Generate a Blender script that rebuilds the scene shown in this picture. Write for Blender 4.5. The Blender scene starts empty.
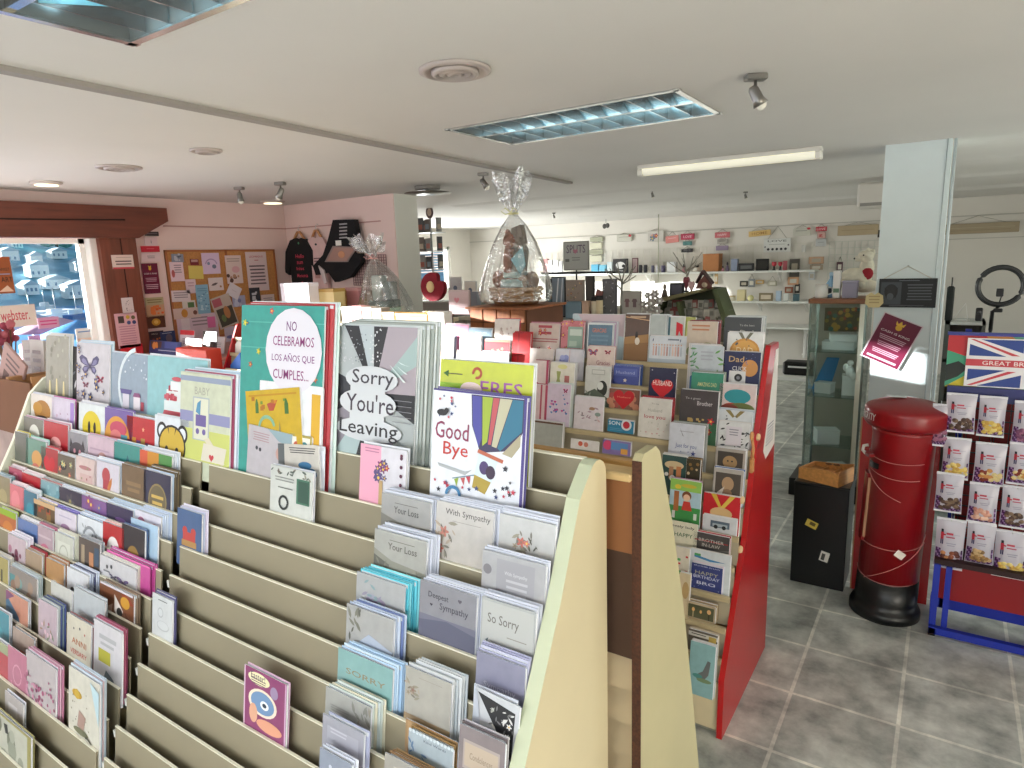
import bpy, math, random
from mathutils import Vector, Matrix
random.seed(7)
PI = math.pi
COL = bpy.context.scene.collection
SC = bpy.context.scene

# ------------------------------------------------------------------ camera, sky, sun, exposure
F_PX = 654.8
YAW, PIT, ROL = math.radians(33.7), math.radians(10.77), math.radians(-1.925)
H = 1.9
cy_, sy_ = math.cos(YAW), math.sin(YAW)
FW = Vector((-sy_*math.cos(PIT), cy_*math.cos(PIT), -math.sin(PIT)))
r_ = Vector((cy_, sy_, 0)); u_ = r_.cross(FW)
RT = r_*math.cos(ROL)+u_*math.sin(ROL); UP = RT.cross(FW)
CAM = Vector((0, 0, H))
cd = bpy.data.cameras.new('camera'); cam = bpy.data.objects.new('camera', cd); COL.objects.link(cam)
cd.sensor_fit = 'HORIZONTAL'; cd.sensor_width = 36; cd.lens = F_PX*36/1024; cd.clip_start = .02; cd.clip_end = 2000
m = Matrix.Identity(4)
for i in range(3):
    m[i][0] = RT[i]; m[i][1] = UP[i]; m[i][2] = -FW[i]; m[i][3] = CAM[i]
cam.matrix_world = m
SC.camera = cam
SC.view_settings.view_transform = 'Standard'; SC.view_settings.look = 'None'
SC.view_settings.gamma = 1; SC.view_settings.use_curve_mapping = False
SC.view_settings.exposure = 0.2

W = bpy.data.worlds.new('sky'); SC.world = W; W.use_nodes = True
nt = W.node_tree; nt.nodes.clear()
wo = nt.nodes.new('ShaderNodeOutputWorld'); wb = nt.nodes.new('ShaderNodeBackground'); ws = nt.nodes.new('ShaderNodeTexSky')
ws.sky_type = 'HOSEK_WILKIE'; ws.turbidity = 2.5; ws.ground_albedo = .4
SUN = Vector((1, .45, -.155)).normalized()
ws.sun_direction = -SUN
wb.inputs['Strength'].default_value = 8.0
nt.links.new(ws.outputs[0], wb.inputs[0]); nt.links.new(wb.outputs[0], wo.inputs[0])
sl = bpy.data.lights.new('sun', 'SUN'); sl.energy = 26; sl.angle = math.radians(.6); sl.color = (1, .97, .92)
so = bpy.data.objects.new('sun', sl); COL.objects.link(so); so.rotation_euler = SUN.to_track_quat('-Z', 'Y').to_euler()

def area(name, loc, dirv, sx, sy, e, col=(1, 1, 1)):
    l = bpy.data.lights.new(name, 'AREA'); l.shape = 'RECTANGLE'; l.size = sx; l.size_y = sy; l.energy = e; l.color = col
    o = bpy.data.objects.new(name, l); COL.objects.link(o); o.location = loc
    o.rotation_euler = Vector(dirv).to_track_quat('-Z', 'Z').to_euler(); return o
# daylight at the left and far windows, plus added fill from two unseen sides
area('added_fill_behind_camera', (-1.5, -2.35, 1.6), (0, 1, -.05), 6.5, 1.8, 88, (.93, .97, 1))  # fill added behind the camera, at a shopfront out of view
area('daylight_left_window', (-5.98, .9, 1.55), (1, .2, 0), 3.3, 1.2, 60, (.97, .95, 1))
area('daylight_far_window', (-8.4, 9.2, 1.5), (1, 0, 0), 2.6, 1.4, 170, (1, 1, .97))
area('added_fill_right', (3.35, 5.5, 1.6), (-1, 0, .05), 7.0, 1.8, 150, (.93, 1, .99))  # fill added from the unseen right side of the room

# ------------------------------------------------------------------ helpers
def ray(x, y): return RT*((x-512)/F_PX)-UP*((y-384)/F_PX)+FW
def on(ax, v, x, y):
    d = ray(x, y); return CAM+d*((v-CAM[ax])/d[ax])
def ay(x, y, v): return on(1, v, x, y)      # the point of the wall plane Y = v seen at a pixel
def ax_(x, y, v): return on(0, v, x, y)
def az(x, y, v): return on(2, v, x, y)
def xat(px, y, z):                          # the X of a point of depth y, height z seen in pixel column px
    a = (px-512)/F_PX; dz = z-H
    k = RT-FW*a
    return -(y*k.y+dz*k.z)/k.x
def srgb(h):
    h = h.lstrip('#'); c = [int(h[i:i+2], 16)/255 for i in (0, 2, 4)]
    return tuple(((v+.055)/1.055)**2.4 if v > .04045 else v/12.92 for v in c)
MATS = {}
def mat(col, rough=.5, metal=0., noise=0., scale=8., coat=0., emit=0., bump=0., name=None, stretch=None, spec=.5):
    key = (col, rough, metal, noise, scale, coat, emit, bump, name, stretch)
    if key in MATS: return MATS[key]
    M = bpy.data.materials.new(name or 'finish_'+col.lstrip('#')); M.use_nodes = True
    t = M.node_tree; b = t.nodes['Principled BSDF']; c = (*srgb(col), 1)
    b.inputs['Base Color'].default_value = c; b.inputs['Roughness'].default_value = rough; b.inputs['Metallic'].default_value = metal
    b.inputs['Coat Weight'].default_value = coat; b.inputs['Coat Roughness'].default_value = .12
    b.inputs['Specular IOR Level'].default_value = spec
    if emit: b.inputs['Emission Color'].default_value = c; b.inputs['Emission Strength'].default_value = emit
    if noise or bump:
        tc = t.nodes.new('ShaderNodeTexCoord'); mp = t.nodes.new('ShaderNodeMapping'); n = t.nodes.new('ShaderNodeTexNoise')
        n.inputs['Scale'].default_value = scale; n.inputs['Detail'].default_value = 5
        if stretch: mp.inputs['Scale'].default_value = stretch
        t.links.new(tc.outputs['Object'], mp.inputs[0]); t.links.new(mp.outputs[0], n.inputs['Vector'])
        if noise:
            rp = t.nodes.new('ShaderNodeValToRGB')
            rp.color_ramp.elements[0].position = .3; rp.color_ramp.elements[1].position = .7
            rp.color_ramp.elements[0].color = (*[v*(1-noise) for v in c[:3]], 1); rp.color_ramp.elements[1].color = (*[min(1, v*(1+noise*.6)) for v in c[:3]], 1)
            t.links.new(n.outputs[0], rp.inputs[0]); t.links.new(rp.outputs[0], b.inputs['Base Color'])
        if bump:
            bp = t.nodes.new('ShaderNodeBump'); bp.inputs['Strength'].default_value = bump; bp.inputs['Distance'].default_value = .01
            t.links.new(n.outputs[0], bp.inputs['Height']); t.links.new(bp.outputs[0], b.inputs['Normal'])
    MATS[key] = M; return M
def clearmat(name, tint, mixv, rough=.05, bump=0., bscale=30, graze=.6):
    if name in MATS: return MATS[name]
    M = bpy.data.materials.new(name); M.use_nodes = True; t = M.node_tree; t.nodes.clear()
    o = t.nodes.new('ShaderNodeOutputMaterial'); mx = t.nodes.new('ShaderNodeMixShader'); tr = t.nodes.new('ShaderNodeBsdfTransparent'); g = t.nodes.new('ShaderNodeBsdfGlossy')
    tr.inputs[0].default_value = (*tint, 1); g.inputs['Roughness'].default_value = rough
    lw = t.nodes.new('ShaderNodeLayerWeight'); lw.inputs[0].default_value = .25
    mt = t.nodes.new('ShaderNodeMath'); mt.operation = 'MULTIPLY_ADD'; mt.inputs[1].default_value = graze; mt.inputs[2].default_value = mixv; mt.use_clamp = True
    t.links.new(lw.outputs['Facing'], mt.inputs[0]); t.links.new(mt.outputs[0], mx.inputs[0])
    t.links.new(tr.outputs[0], mx.inputs[1]); t.links.new(g.outputs[0], mx.inputs[2]); t.links.new(mx.outputs[0], o.inputs[0])
    if bump:
        n = t.nodes.new('ShaderNodeTexNoise'); n.inputs['Scale'].default_value = bscale; n.inputs['Detail'].default_value = 3
        bp = t.nodes.new('ShaderNodeBump'); bp.inputs['Strength'].default_value = bump; bp.inputs['Distance'].default_value = .03
        tc = t.nodes.new('ShaderNodeTexCoord'); t.links.new(tc.outputs['Object'], n.inputs['Vector'])
        t.links.new(n.outputs[0], bp.inputs['Height']); t.links.new(bp.outputs[0], g.inputs['Normal'])
    MATS[name] = M; return M

TXT = {}
def text_geo(s):
    if s in TXT: return TXT[s]
    c = bpy.data.curves.new('lettering', 'FONT'); c.body = s; c.size = 1; c.resolution_u = 2; c.align_x = 'CENTER'; c.offset = .005
    o = bpy.data.objects.new('lettering', c); COL.objects.link(o)
    dg = bpy.context.evaluated_depsgraph_get(); dg.update()
    me = o.evaluated_get(dg).to_mesh()
    vs = [(v.co.x, v.co.y) for v in me.vertices]; fs = [tuple(p.vertices) for p in me.polygons]
    o.evaluated_get(dg).to_mesh_clear(); bpy.data.objects.remove(o); bpy.data.curves.remove(c)
    x0 = min(v[0] for v in vs); x1 = max(v[0] for v in vs); y0 = min(v[1] for v in vs); y1 = max(v[1] for v in vs)
    TXT[s] = ([(x-(x0+x1)/2, y-(y0+y1)/2) for x, y in vs], fs, x1-x0, y1-y0)
    return TXT[s]

class MB:
    def __init__(s): s.v = []; s.f = []; s.mi = []; s.ms = []; s.sm = []
    def m_(s, m):
        if isinstance(m, str): m = mat(m)
        if m not in s.ms: s.ms.append(m)
        return s.ms.index(m)
    def add(s, vs, fs, m, smooth=False):
        b = len(s.v); s.v += [tuple(v) for v in vs]; k = s.m_(m)
        for f in fs: s.f.append(tuple(i+b for i in f)); s.mi.append(k); s.sm.append(smooth)
        return s
    def box(s, c, d, m, rz=0, M=None):
        x, y, z = [q/2 for q in d]
        vs = [Vector((a*x, b*y, e*z)) for a in (-1, 1) for b in (-1, 1) for e in (-1, 1)]
        R = Matrix.Rotation(rz, 3, 'Z') if M is None else M
        vs = [R@v+Vector(c) for v in vs]
        return s.add(vs, [(0, 1, 3, 2), (4, 6, 7, 5), (0, 4, 5, 1), (2, 3, 7, 6), (0, 2, 6, 4), (1, 5, 7, 3)], m)
    def bx(s, x0, x1, y0, y1, z0, z1, m): return s.box(((x0+x1)/2, (y0+y1)/2, (z0+z1)/2), (abs(x1-x0), abs(y1-y0), abs(z1-z0)), m)
    def bbox(s, x0, x1, y0, y1, z0, z1, m, b=.004):   # box with chamfered edges
        vs = []; 
        for X, sx in ((x0, 1), (x1, -1)):
            for Y, sy in ((y0, 1), (y1, -1)):
                for Z, sz in ((z0, 1), (z1, -1)):
                    vs += [(X, Y+sy*b, Z+sz*b), (X+sx*b, Y, Z+sz*b), (X+sx*b, Y+sy*b, Z)]
        def q(i, j, k, a): return (i*4+j*2+k)*3+a
        fs = []
        for i in (0, 1): fs.append([q(i, 0, 0, 0), q(i, 0, 1, 0), q(i, 1, 1, 0), q(i, 1, 0, 0)])
        for j in (0, 1): fs.append([q(0, j, 0, 1), q(1, j, 0, 1), q(1, j, 1, 1), q(0, j, 1, 1)])
        for k in (0, 1): fs.append([q(0, 0, k, 2), q(0, 1, k, 2), q(1, 1, k, 2), q(1, 0, k, 2)])
        for i in (0, 1):
            for j in (0, 1): fs.append([q(i, j, 0, 0), q(i, j, 1, 0), q(i, j, 1, 1), q(i, j, 0, 1)])
            for k in (0, 1): fs.append([q(i, 0, k, 0), q(i, 1, k, 0), q(i, 1, k, 2), q(i, 0, k, 2)])
        for j in (0, 1):
            for k in (0, 1): fs.append([q(0, j, k, 1), q(1, j, k, 1), q(1, j, k, 2), q(0, j, k, 2)])
        for i in (0, 1):
            for j in (0, 1):
                for k in (0, 1): fs.append([q(i, j, k, 0), q(i, j, k, 1), q(i, j, k, 2)])
        return s.add(vs, fs, m)
    def prism(s, pts, a0, a1, axis, m, medge=None):    # polygon extruded along an axis
        n = len(pts)
        def P(p, a):
            if axis == 'X': return (a, p[0], p[1])
            if axis == 'Y': return (p[0], a, p[1])
            return (p[0], p[1], a)
        vs = [P(p, a0) for p in pts]+[P(p, a1) for p in pts]
        s.add(vs, [tuple(range(n)), tuple(range(2*n-1, n-1, -1))], m)
        s.add(vs, [(i, (i+1) % n, n+(i+1) % n, n+i) for i in range(n)], medge or m); return s
    def lathe(s, prof, c, m, n=24, squash=1.):
        vs = []; fs = []
        for r, z in prof:
            for i in range(n):
                a = 2*PI*i/n; vs.append((c[0]+r*math.cos(a), c[1]+r*squash*math.sin(a), c[2]+z))
        for k in range(len(prof)-1):
            for i in range(n):
                j = (i+1) % n; fs.append((k*n+i, k*n+j, (k+1)*n+j, (k+1)*n+i))
        fs.append(tuple(range(n-1, -1, -1))); fs.append(tuple((len(prof)-1)*n+i for i in range(n)))
        return s.add(vs, fs, m, True)
    def tube(s, pts, r, m, n=8, closed=False):
        pts = [Vector(p) for p in pts]; vs = []; fs = []; K = len(pts)
        rs = r if isinstance(r, (list, tuple)) else [r]*K
        for k, p in enumerate(pts):
            if closed: t = pts[(k+1) % K]-pts[k-1]
            else: t = pts[min(k+1, K-1)]-pts[max(k-1, 0)]
            t.normalize(); a = Vector((0, 0, 1)) if abs(t.z) < .9 else Vector((1, 0, 0))
            u = t.cross(a).normalized(); w = t.cross(u)
            for i in range(n):
                g = 2*PI*i/n; vs.append(p+(u*math.cos(g)+w*math.sin(g))*rs[k])
        for k in range(K if closed else K-1):
            for i in range(n):
                j = (i+1) % n; q = (k+1) % K; fs.append((k*n+i, k*n+j, q*n+j, q*n+i))
        if not closed: fs.append(tuple(range(n-1, -1, -1))); fs.append(tuple((K-1)*n+i for i in range(n)))
        return s.add(vs, fs, m, True)
    def ball(s, c, r, m, n=12):
        r = r if isinstance(r, (list, tuple)) else (r, r, r); vs = []; fs = []; K = n//2+1
        for k in range(K):
            t = -PI/2+PI*(k+.02)/(K-1+.04)
            for i in range(n):
                a = 2*PI*i/n; vs.append((c[0]+r[0]*math.cos(t)*math.cos(a), c[1]+r[1]*math.cos(t)*math.sin(a), c[2]+r[2]*math.sin(t)))
        for k in range(K-1):
            for i in range(n):
                j = (i+1) % n; fs.append((k*n+i, k*n+j, (k+1)*n+j, (k+1)*n+i))
        fs.append(tuple(range(n-1, -1, -1))); fs.append(tuple((K-1)*n+i for i in range(n)))
        return s.add(vs, fs, m, True)
    def build(s, name, parent=None, loc=(0, 0, 0), rot=(0, 0, 0)):
        me = bpy.data.meshes.new(name); me.from_pydata(s.v, [], s.f)
        for m in s.ms: me.materials.append(m)
        me.polygons.foreach_set('material_index', s.mi); me.polygons.foreach_set('use_smooth', s.sm); me.update()
        o = bpy.data.objects.new(name, me); COL.objects.link(o); o.location = loc; o.rotation_euler = rot
        if parent: o.parent = parent
        return o
def tag(o, label, cat, group=None, kind=None):
    if label: o['label'] = label
    if cat: o['category'] = cat
    if group: o['group'] = group
    if kind: o['kind'] = kind
    return o
def empty(name, loc, label, cat, group=None, rz=0):
    o = bpy.data.objects.new(name, None); COL.objects.link(o); o.location = loc; o.rotation_euler = (0, 0, rz); o.empty_display_size = .05
    return tag(o, label, cat, group)
def struct(mb, name): return tag(mb.build(name), None, None, kind='structure')

# ------------------------------------------------------------------ flat printed artwork on a face (x across 0..1, y up 0..1), lying on local y = -eps
def art(mb, w, h, ops, eps=.0006, x0=None, z0=0., yb=0.):
    if x0 is None: x0 = -w/2
    lay = [0]
    def put(pts, faces, col):
        lay[0] += 1; y = yb-eps-lay[0]*.00006
        mb.add([(x0+p[0], y, z0+p[1]) for p in pts], faces, mat(col) if isinstance(col, str) else col)
    def poly(pts, col): put(pts, [tuple(range(len(pts)))], col)
    def circ(cx, cy, rx, ry, col, n=20): poly([(cx+rx*math.cos(2*PI*i/n), cy+ry*math.sin(2*PI*i/n)) for i in range(n)], col)
    def heart(cx, cy, s, col):
        pts = []
        for i in range(24):
            t = 2*PI*i/24; pts.append((cx+s/34*16*math.sin(t)**3, cy+s/34*(13*math.cos(t)-5*math.cos(2*t)-2*math.cos(3*t)-math.cos(4*t))))
        poly(pts, col)
    def star(cx, cy, s, col):
        poly([(cx+s/2*(1 if i % 2 == 0 else .45)*math.sin(PI*i/5), cy+s/2*(1 if i % 2 == 0 else .45)*math.cos(PI*i/5)) for i in range(10)], col)
    def flower(cx, cy, s, col, c2='#e8c24a'):
        pts = []
        for i in range(30):
            t = 2*PI*i/30; rr = s/2*(.72+.28*math.cos(5*t)); pts.append((cx+rr*math.cos(t), cy+rr*math.sin(t)))
        poly(pts, col); circ(cx, cy, s*.14, s*.14, c2, 8)
    def leaf(cx, cy, s, a, col):
        ca, sa = math.cos(a), math.sin(a)
        P = [(-.5, 0), (-.2, .14), (.15, .14), (.5, 0), (.15, -.14), (-.2, -.14)]
        poly([(cx+s*(x*ca-y*sa), cy+s*(x*sa+y*ca)) for x, y in P], col)
    for o in ops:
        k = o[0]
        if k == 'R': poly([(o[1]*w, o[2]*h), (o[3]*w, o[2]*h), (o[3]*w, o[4]*h), (o[1]*w, o[4]*h)], o[5])
        elif k == 'C': circ(o[1]*w, o[2]*h, o[3]*w, o[3]*w, o[4])
        elif k == 'E': circ(o[1]*w, o[2]*h, o[3]*w, o[4]*h, o[5])
        elif k == 'H': heart(o[1]*w, o[2]*h, o[3]*w, o[4])
        elif k == 'S': star(o[1]*w, o[2]*h, o[3]*w, o[4])
        elif k == 'F': flower(o[1]*w, o[2]*h, o[3]*w, o[4], *(o[5:6]))
        elif k == 'V': leaf(o[1]*w, o[2]*h, o[3]*w, o[4], o[5])
        elif k == 'P': poly([(x*w, y*h) for x, y in o[1]], o[2])
        elif k == 'T':      # text, cx, cy, width, colour, optional max height
            vs, fs, tw, th = text_geo(o[1]); sc = o[4-0]*w/tw if tw else 1
            sx = o[4]*w/tw; sy = sx
            if len(o) > 6: sy = o[6]*h/th
            put([(o[2]*w+x*sx, o[3]*h+y*sy) for x, y in vs], fs, o[5])
        elif k == 'L':      # n thin rules of unreadable small print: n, x0, x1, ytop, gap, colour
            for i in range(o[1]):
                q = .5*(o[3]-o[2])*(.1*((i*7) % 5)/4); y = (o[4]-i*o[5])*h
                poly([((o[2]+q)*w, y), ((o[3]-q)*w, y), ((o[3]-q)*w, y+o[5]*h*.42), ((o[2]+q)*w, y+o[5]*h*.42)], o[6])
        elif k == 'K':      # scatter: shape, n, colours, x0, y0, x1, y1, size, seed
            rg = random.Random(o[9])
            for i in range(o[2]):
                x = w*rg.uniform(o[4], o[6]); y = h*rg.uniform(o[5], o[7]); s_ = w*o[8]*rg.uniform(.7, 1.3); c = rg.choice(o[3])
                if o[1] == 'c': circ(x, y, s_/2, s_/2, c, 9)
                elif o[1] == 'h': heart(x, y, s_, c)
                elif o[1] == 's': star(x, y, s_, c)
                elif o[1] == 'f': flower(x, y, s_, c)
                elif o[1] == 'v': leaf(x, y, s_, rg.uniform(0, PI), c)
                elif o[1] == 'r': poly([(x, y), (x+s_, y), (x+s_, y+s_*.8), (x, y+s_*.8)], c)
        elif k == 'A':      # arch band: cx, cy, r0, r1, a0, a1, colour
            n = 14; pts = [(o[1]*w+o[4]*w*math.cos(o[5]+(o[6]-o[5])*i/n), o[2]*h+o[4]*w*math.sin(o[5]+(o[6]-o[5])*i/n)) for i in range(n+1)]
            ip = [(o[1]*w+o[3]*w*math.cos(o[5]+(o[6]-o[5])*i/n), o[2]*h+o[3]*w*math.sin(o[5]+(o[6]-o[5])*i/n)) for i in range(n+1)]
            for i in range(n): put([pts[i], pts[i+1], ip[i+1], ip[i]], [(0, 1, 2, 3)], o[7])

# ------------------------------------------------------------------ shared finishes
WHITE = mat('#efeeea', .55)
CREAM = mat('#d9cfae', .5, noise=.06, scale=3, name='cream_laminate')
CREAM_FACE = mat('#cfc2a0', .42, noise=.07, scale=2.5, name='cream_panel')
CREAM_EDGE = mat('#c3caae', .45, name='cream_panel_edge')
LIP = mat('#f0ecd8', .45, name='pale_lip_edging')
RED = mat('#c01218', .3, noise=.1, scale=4, coat=.4, name='red_gloss_paint')
CHIP = mat('#4d2a18', .8, noise=.45, scale=160, name='dark_chipboard_edge')
PINE = mat('#cdae7a', .5, noise=.2, scale=5, stretch=(1, 12, 12), name='pine_plank')
BROWNB = mat('#8c5a33', .6, noise=.1, scale=4, name='brown_hardboard')
GLASS = clearmat('clear_glass', (.93, .97, .96), .03)
CELLO = clearmat('crinkled_cellophane', (.93, .94, .94), .24, .18, 1.0, 16)
STEEL = mat('#b9bdbd', .3, 1., name='steel')
BLACKM = mat('#101012', .45, name='black_plastic')
# ================================================================== THE ROOM
def tile_mat():
    M = bpy.data.materials.new('grey_slate_floor_tiles'); M.use_nodes = True; t = M.node_tree; b = t.nodes['Principled BSDF']
    tc = t.nodes.new('ShaderNodeTexCoord'); mp = t.nodes.new('ShaderNodeMapping')
    mp.inputs['Location'].default_value = (.035, -2.775, 0)
    br = t.nodes.new('ShaderNodeTexBrick'); br.offset = 0; br.inputs['Scale'].default_value = 1
    br.inputs['Brick Width'].default_value = .405; br.inputs['Row Height'].default_value = .4; br.inputs['Mortar Size'].default_value = .008; br.inputs['Mortar Smooth'].default_value = .15
    br.inputs['Color1'].default_value = (.56, .58, .555, 1); br.inputs['Color2'].default_value = (.44, .46, .44, 1); br.inputs['Mortar'].default_value = (.78, .78, .73, 1)
    n = t.nodes.new('ShaderNodeTexNoise'); n.inputs['Scale'].default_value = 5.5; n.inputs['Detail'].default_value = 8; n.inputs['Roughness'].default_value = .62
    rp = t.nodes.new('ShaderNodeValToRGB'); rp.color_ramp.elements[0].position = .32; rp.color_ramp.elements[0].color = (.45, .46, .45, 1); rp.color_ramp.elements[1].position = .68; rp.color_ramp.elements[1].color = (1.35, 1.35, 1.3, 1)
    mu = t.nodes.new('ShaderNodeMix'); mu.data_type = 'RGBA'; mu.blend_type = 'MULTIPLY'; mu.inputs[0].default_value = 1
    t.links.new(tc.outputs['Object'], mp.inputs[0]); t.links.new(mp.outputs[0], br.inputs['Vector']); t.links.new(tc.outputs['Object'], n.inputs['Vector'])
    t.links.new(n.outputs[0], rp.inputs[0]); t.links.new(br.outputs['Color'], mu.inputs[6]); t.links.new(rp.outputs[0], mu.inputs[7]); t.links.new(mu.outputs[2], b.inputs['Base Color'])
    b.inputs['Roughness'].default_value = .33
    bp = t.nodes.new('ShaderNodeBump'); bp.inputs['Strength'].default_value = .35; bp.inputs['Distance'].default_value = .004; bp.invert = True
    t.links.new(br.outputs['Fac'], bp.inputs['Height']); t.links.new(bp.outputs[0], b.inputs['Normal'])
    return M
XL, YB, YF, XR, CZ, XF = -6.05, 4.75, 11.6, 3.4, 2.55, -8.7
PINK = mat('#e6cdc8', .85, noise=.03, scale=2, name='pink_white_wall')  # even pinkish white tone
OFFW = mat('#dcd8d0', .85, noise=.03, scale=2, name='off_white_wall_paint')
CEILM = mat('#dcd9d5', .9, noise=.03, scale=1.2, bump=.15, name='ceiling_paint')
CEILP = mat('#d6c0bd', .9, noise=.03, scale=1.2, name='ceiling_paint_pinkish')
struct(MB().bx(XF-.2, XR+.2, -2.6, YF+.2, -.1, 0, tile_mat()), 'floor')
TR1, TR2 = (-2.02, -.88, .50, 1.115), (-2.15, -.97, 2.72, 3.30)
w = MB(); ys = [-2.6, TR1[2], TR1[3], TR2[2], TR2[3], YF+.2]
for i in range(5):
    tr = TR1 if i == 1 else TR2 if i == 3 else None
    if tr: w.bx(XF-.2, tr[0], ys[i], ys[i+1], CZ, CZ+.14, CEILM).bx(tr[1], XR+.2, ys[i], ys[i+1], CZ, CZ+.14, CEILM).bx(tr[0], tr[1], ys[i], ys[i+1], CZ+.10, CZ+.14, CEILM)
    else: w.bx(XF-.2, XR+.2, ys[i], ys[i+1], CZ, CZ+.14, CEILM)
struct(w, 'ceiling')
# left wall with a wide window opening (Y .85 .. 2.75, Z .95 .. 2.19)
WY0, WY1, WZ0, WZ1 = .85, 2.75, .95, 2.19
w = MB()
w.bx(XL-.25, XL, -2.6, WY0, 0, CZ, PINK); w.bx(XL-.25, XL, WY1, YB+.25, 0, CZ, PINK)
w.bx(XL-.25, XL, WY0, WY1, 0, WZ0, PINK); w.bx(XL-.25, XL, WY0, WY1, WZ1, CZ, PINK)
struct(w, 'wall_left')
struct(MB().bx(XL, -4.45, YB, YB+.25, 0, CZ, PINK), 'wall_back_left')
struct(MB().bx(XF, XR, YF, YF+.2, 0, CZ, OFFW), 'wall_far')
w = MB(); FY0, FY1, FZ0, FZ1 = 9.0, 10.9, 1.3, 2.2
w.bx(XF-.2, XF, YB, FY0, 0, CZ, OFFW).bx(XF-.2, XF, FY1, YF, 0, CZ, OFFW).bx(XF-.2, XF, FY0, FY1, 0, FZ0, OFFW).bx(XF-.2, XF, FY0, FY1, FZ1, CZ, OFFW)
w.bx(XF-.2, XL-.0, YB, YB+.25, 0, CZ, OFFW)
struct(w, 'wall_far_left')
w = MB(); w.bx(XR, XR+.2, 1.5, YF, 0, .7, OFFW).bx(XR, XR+.2, 1.5, YF, 2.3, CZ, OFFW).bx(XR, XR+.2, -2.6, 1.5, 0, CZ, OFFW).bx(XR, XR+.2, 9.5, YF, .7, 2.3, OFFW)
struct(w, 'wall_right')
w = MB(); w.bx(XL, XR, -2.6, -2.45, 0, .5, OFFW).bx(XL, XR, -2.6, -2.45, 2.35, CZ, OFFW); w.bx(XL, -5, -2.6, -2.45, .5, 2.35, OFFW).bx(2, XR, -2.6, -2.45, .5, 2.35, OFFW)  # unseen wall, left open so sky light gets in
struct(w, 'wall_shopfront')
# left column, right pillar
struct(MB().bx(-4.6, -4.444, 4.76, 5.08, 0, CZ, mat('#ecede9', .85, name='grey_column_paint')), 'trim_1')
PILM = mat('#d8e4e6', .7, noise=.02, name='pale_pillar_paint')
struct(MB().bx(-.41, -.045, 5.1, 5.48, 0, CZ, PILM), 'trim_2')
struct(MB().tube([(-.028, 5.12, 0), (-.028, 5.12, CZ)], .009, mat('#c9d3d6', .5)).tube([(-.075, 5.09, .0), (-.075, 5.09, 1.72), (-.07, 5.09, CZ)], .003, mat('#aeb9bd', .5)), 'trim_3')
# ceiling strip and shallow down-stands of the far ceiling
struct(MB().prism([(-2.50, .75), (-2.55, .75), (-2.865, 5.285), (-2.815, 5.285)], CZ-.018, CZ, 'Z', mat('#9a948f', .7)), 'trim_4')
w = MB()
DS = CEILM
for y0, y1, dz in ((5.35, 5.5, .012), (6.4, 6.7, .015), (7.9, 8.3, .02), (9.6, 10.2, .03)):
    w.prism([(y0-.12, CZ), (y0, CZ-dz), (y1, CZ-dz), (y1+.12, CZ)], -1.4 if y0 < 6 else -5, XR, 'X', DS)
struct(w, 'trim_5')
struct(MB().bx(-6.03, -4.62, YB-.012, YB, 2.30, 2.312, mat('#b98f8a', .7)).bx(XL, XL+.012, 3.4, YB, 2.30, 2.312, mat('#b98f8a', .7)), 'trim_6')
# far wall picture rail + pale band
struct(MB().bx(XF, XR, YF-.02, YF, 2.285, 2.30, mat('#b7b4ac', .7)).bx(-.1, XR, YF-.015, YF, 1.97, 1.98, mat('#b7b4ac', .7)), 'trim_7')
# timber lintel and post of the window
WOOD = mat('#6e3524', .5, noise=.28, scale=3, stretch=(10, 1, 10), name='dark_red_brown_timber')
WOODV = mat('#7a3f2b', .5, noise=.28, scale=3, stretch=(10, 10, 1), name='dark_red_brown_timber_post')
w = MB(); w.prism([(-1.4, 2.19), (3.10, 2.19), (3.38, 2.34), (3.38, 2.455), (-1.4, 2.455)], XL, XL+.13, 'X', WOOD)
w.tube([(XL+.131, y, 2.335+.012*math.sin(y*2.3)) for y in [q*.25-1 for q in range(17)]], .006, mat('#2b120c', .9))
struct(w, 'trim_8')
struct(MB().bx(XL, XL+.012, 2.75, 2.80, WZ0, 2.19, mat('#fbfaf6', .5)), 'trim_10')
w = MB(); w.bx(XL, XL+.07, 2.80, 3.10, 0, 2.19, WOODV); w.bx(XL+.07, XL+.073, 2.965, 2.972, .9, 2.19, mat('#2b120c', .9))
struct(w, 'trim_9')
# window: white frame and pane
w = MB(); FR = mat('#fbfaf6', .5, name='white_window_frame')
XW = XL-.14
w.bx(XW, XW+.06, WY0, WY1, WZ0, WZ0+.05, FR).bx(XW, XW+.06, WY0, WY1, WZ1-.04, WZ1, FR).bx(XW, XW+.06, WY1-.05, WY1, WZ0, WZ1, FR).bx(XW, XW+.06, WY0, WY0+.05, WZ0, WZ1, FR)
w.bx(XL-.08, XL+.04, WY0, WY1, WZ0-.03, WZ0+.005, FR).bx(XL-.08, XL+.002, WY1-.004, WY1+.002, WZ0, WZ1, FR)
wi = struct(w, 'window_1')
PANE = clearmat('window_glass', (.95, .98, 1), .01, .02, graze=.06)
MB().bx(XW+.02, XW+.026, WY0+.05, WY1-.05, WZ0+.05, WZ1-.04, PANE).build('pane', wi)
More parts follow.
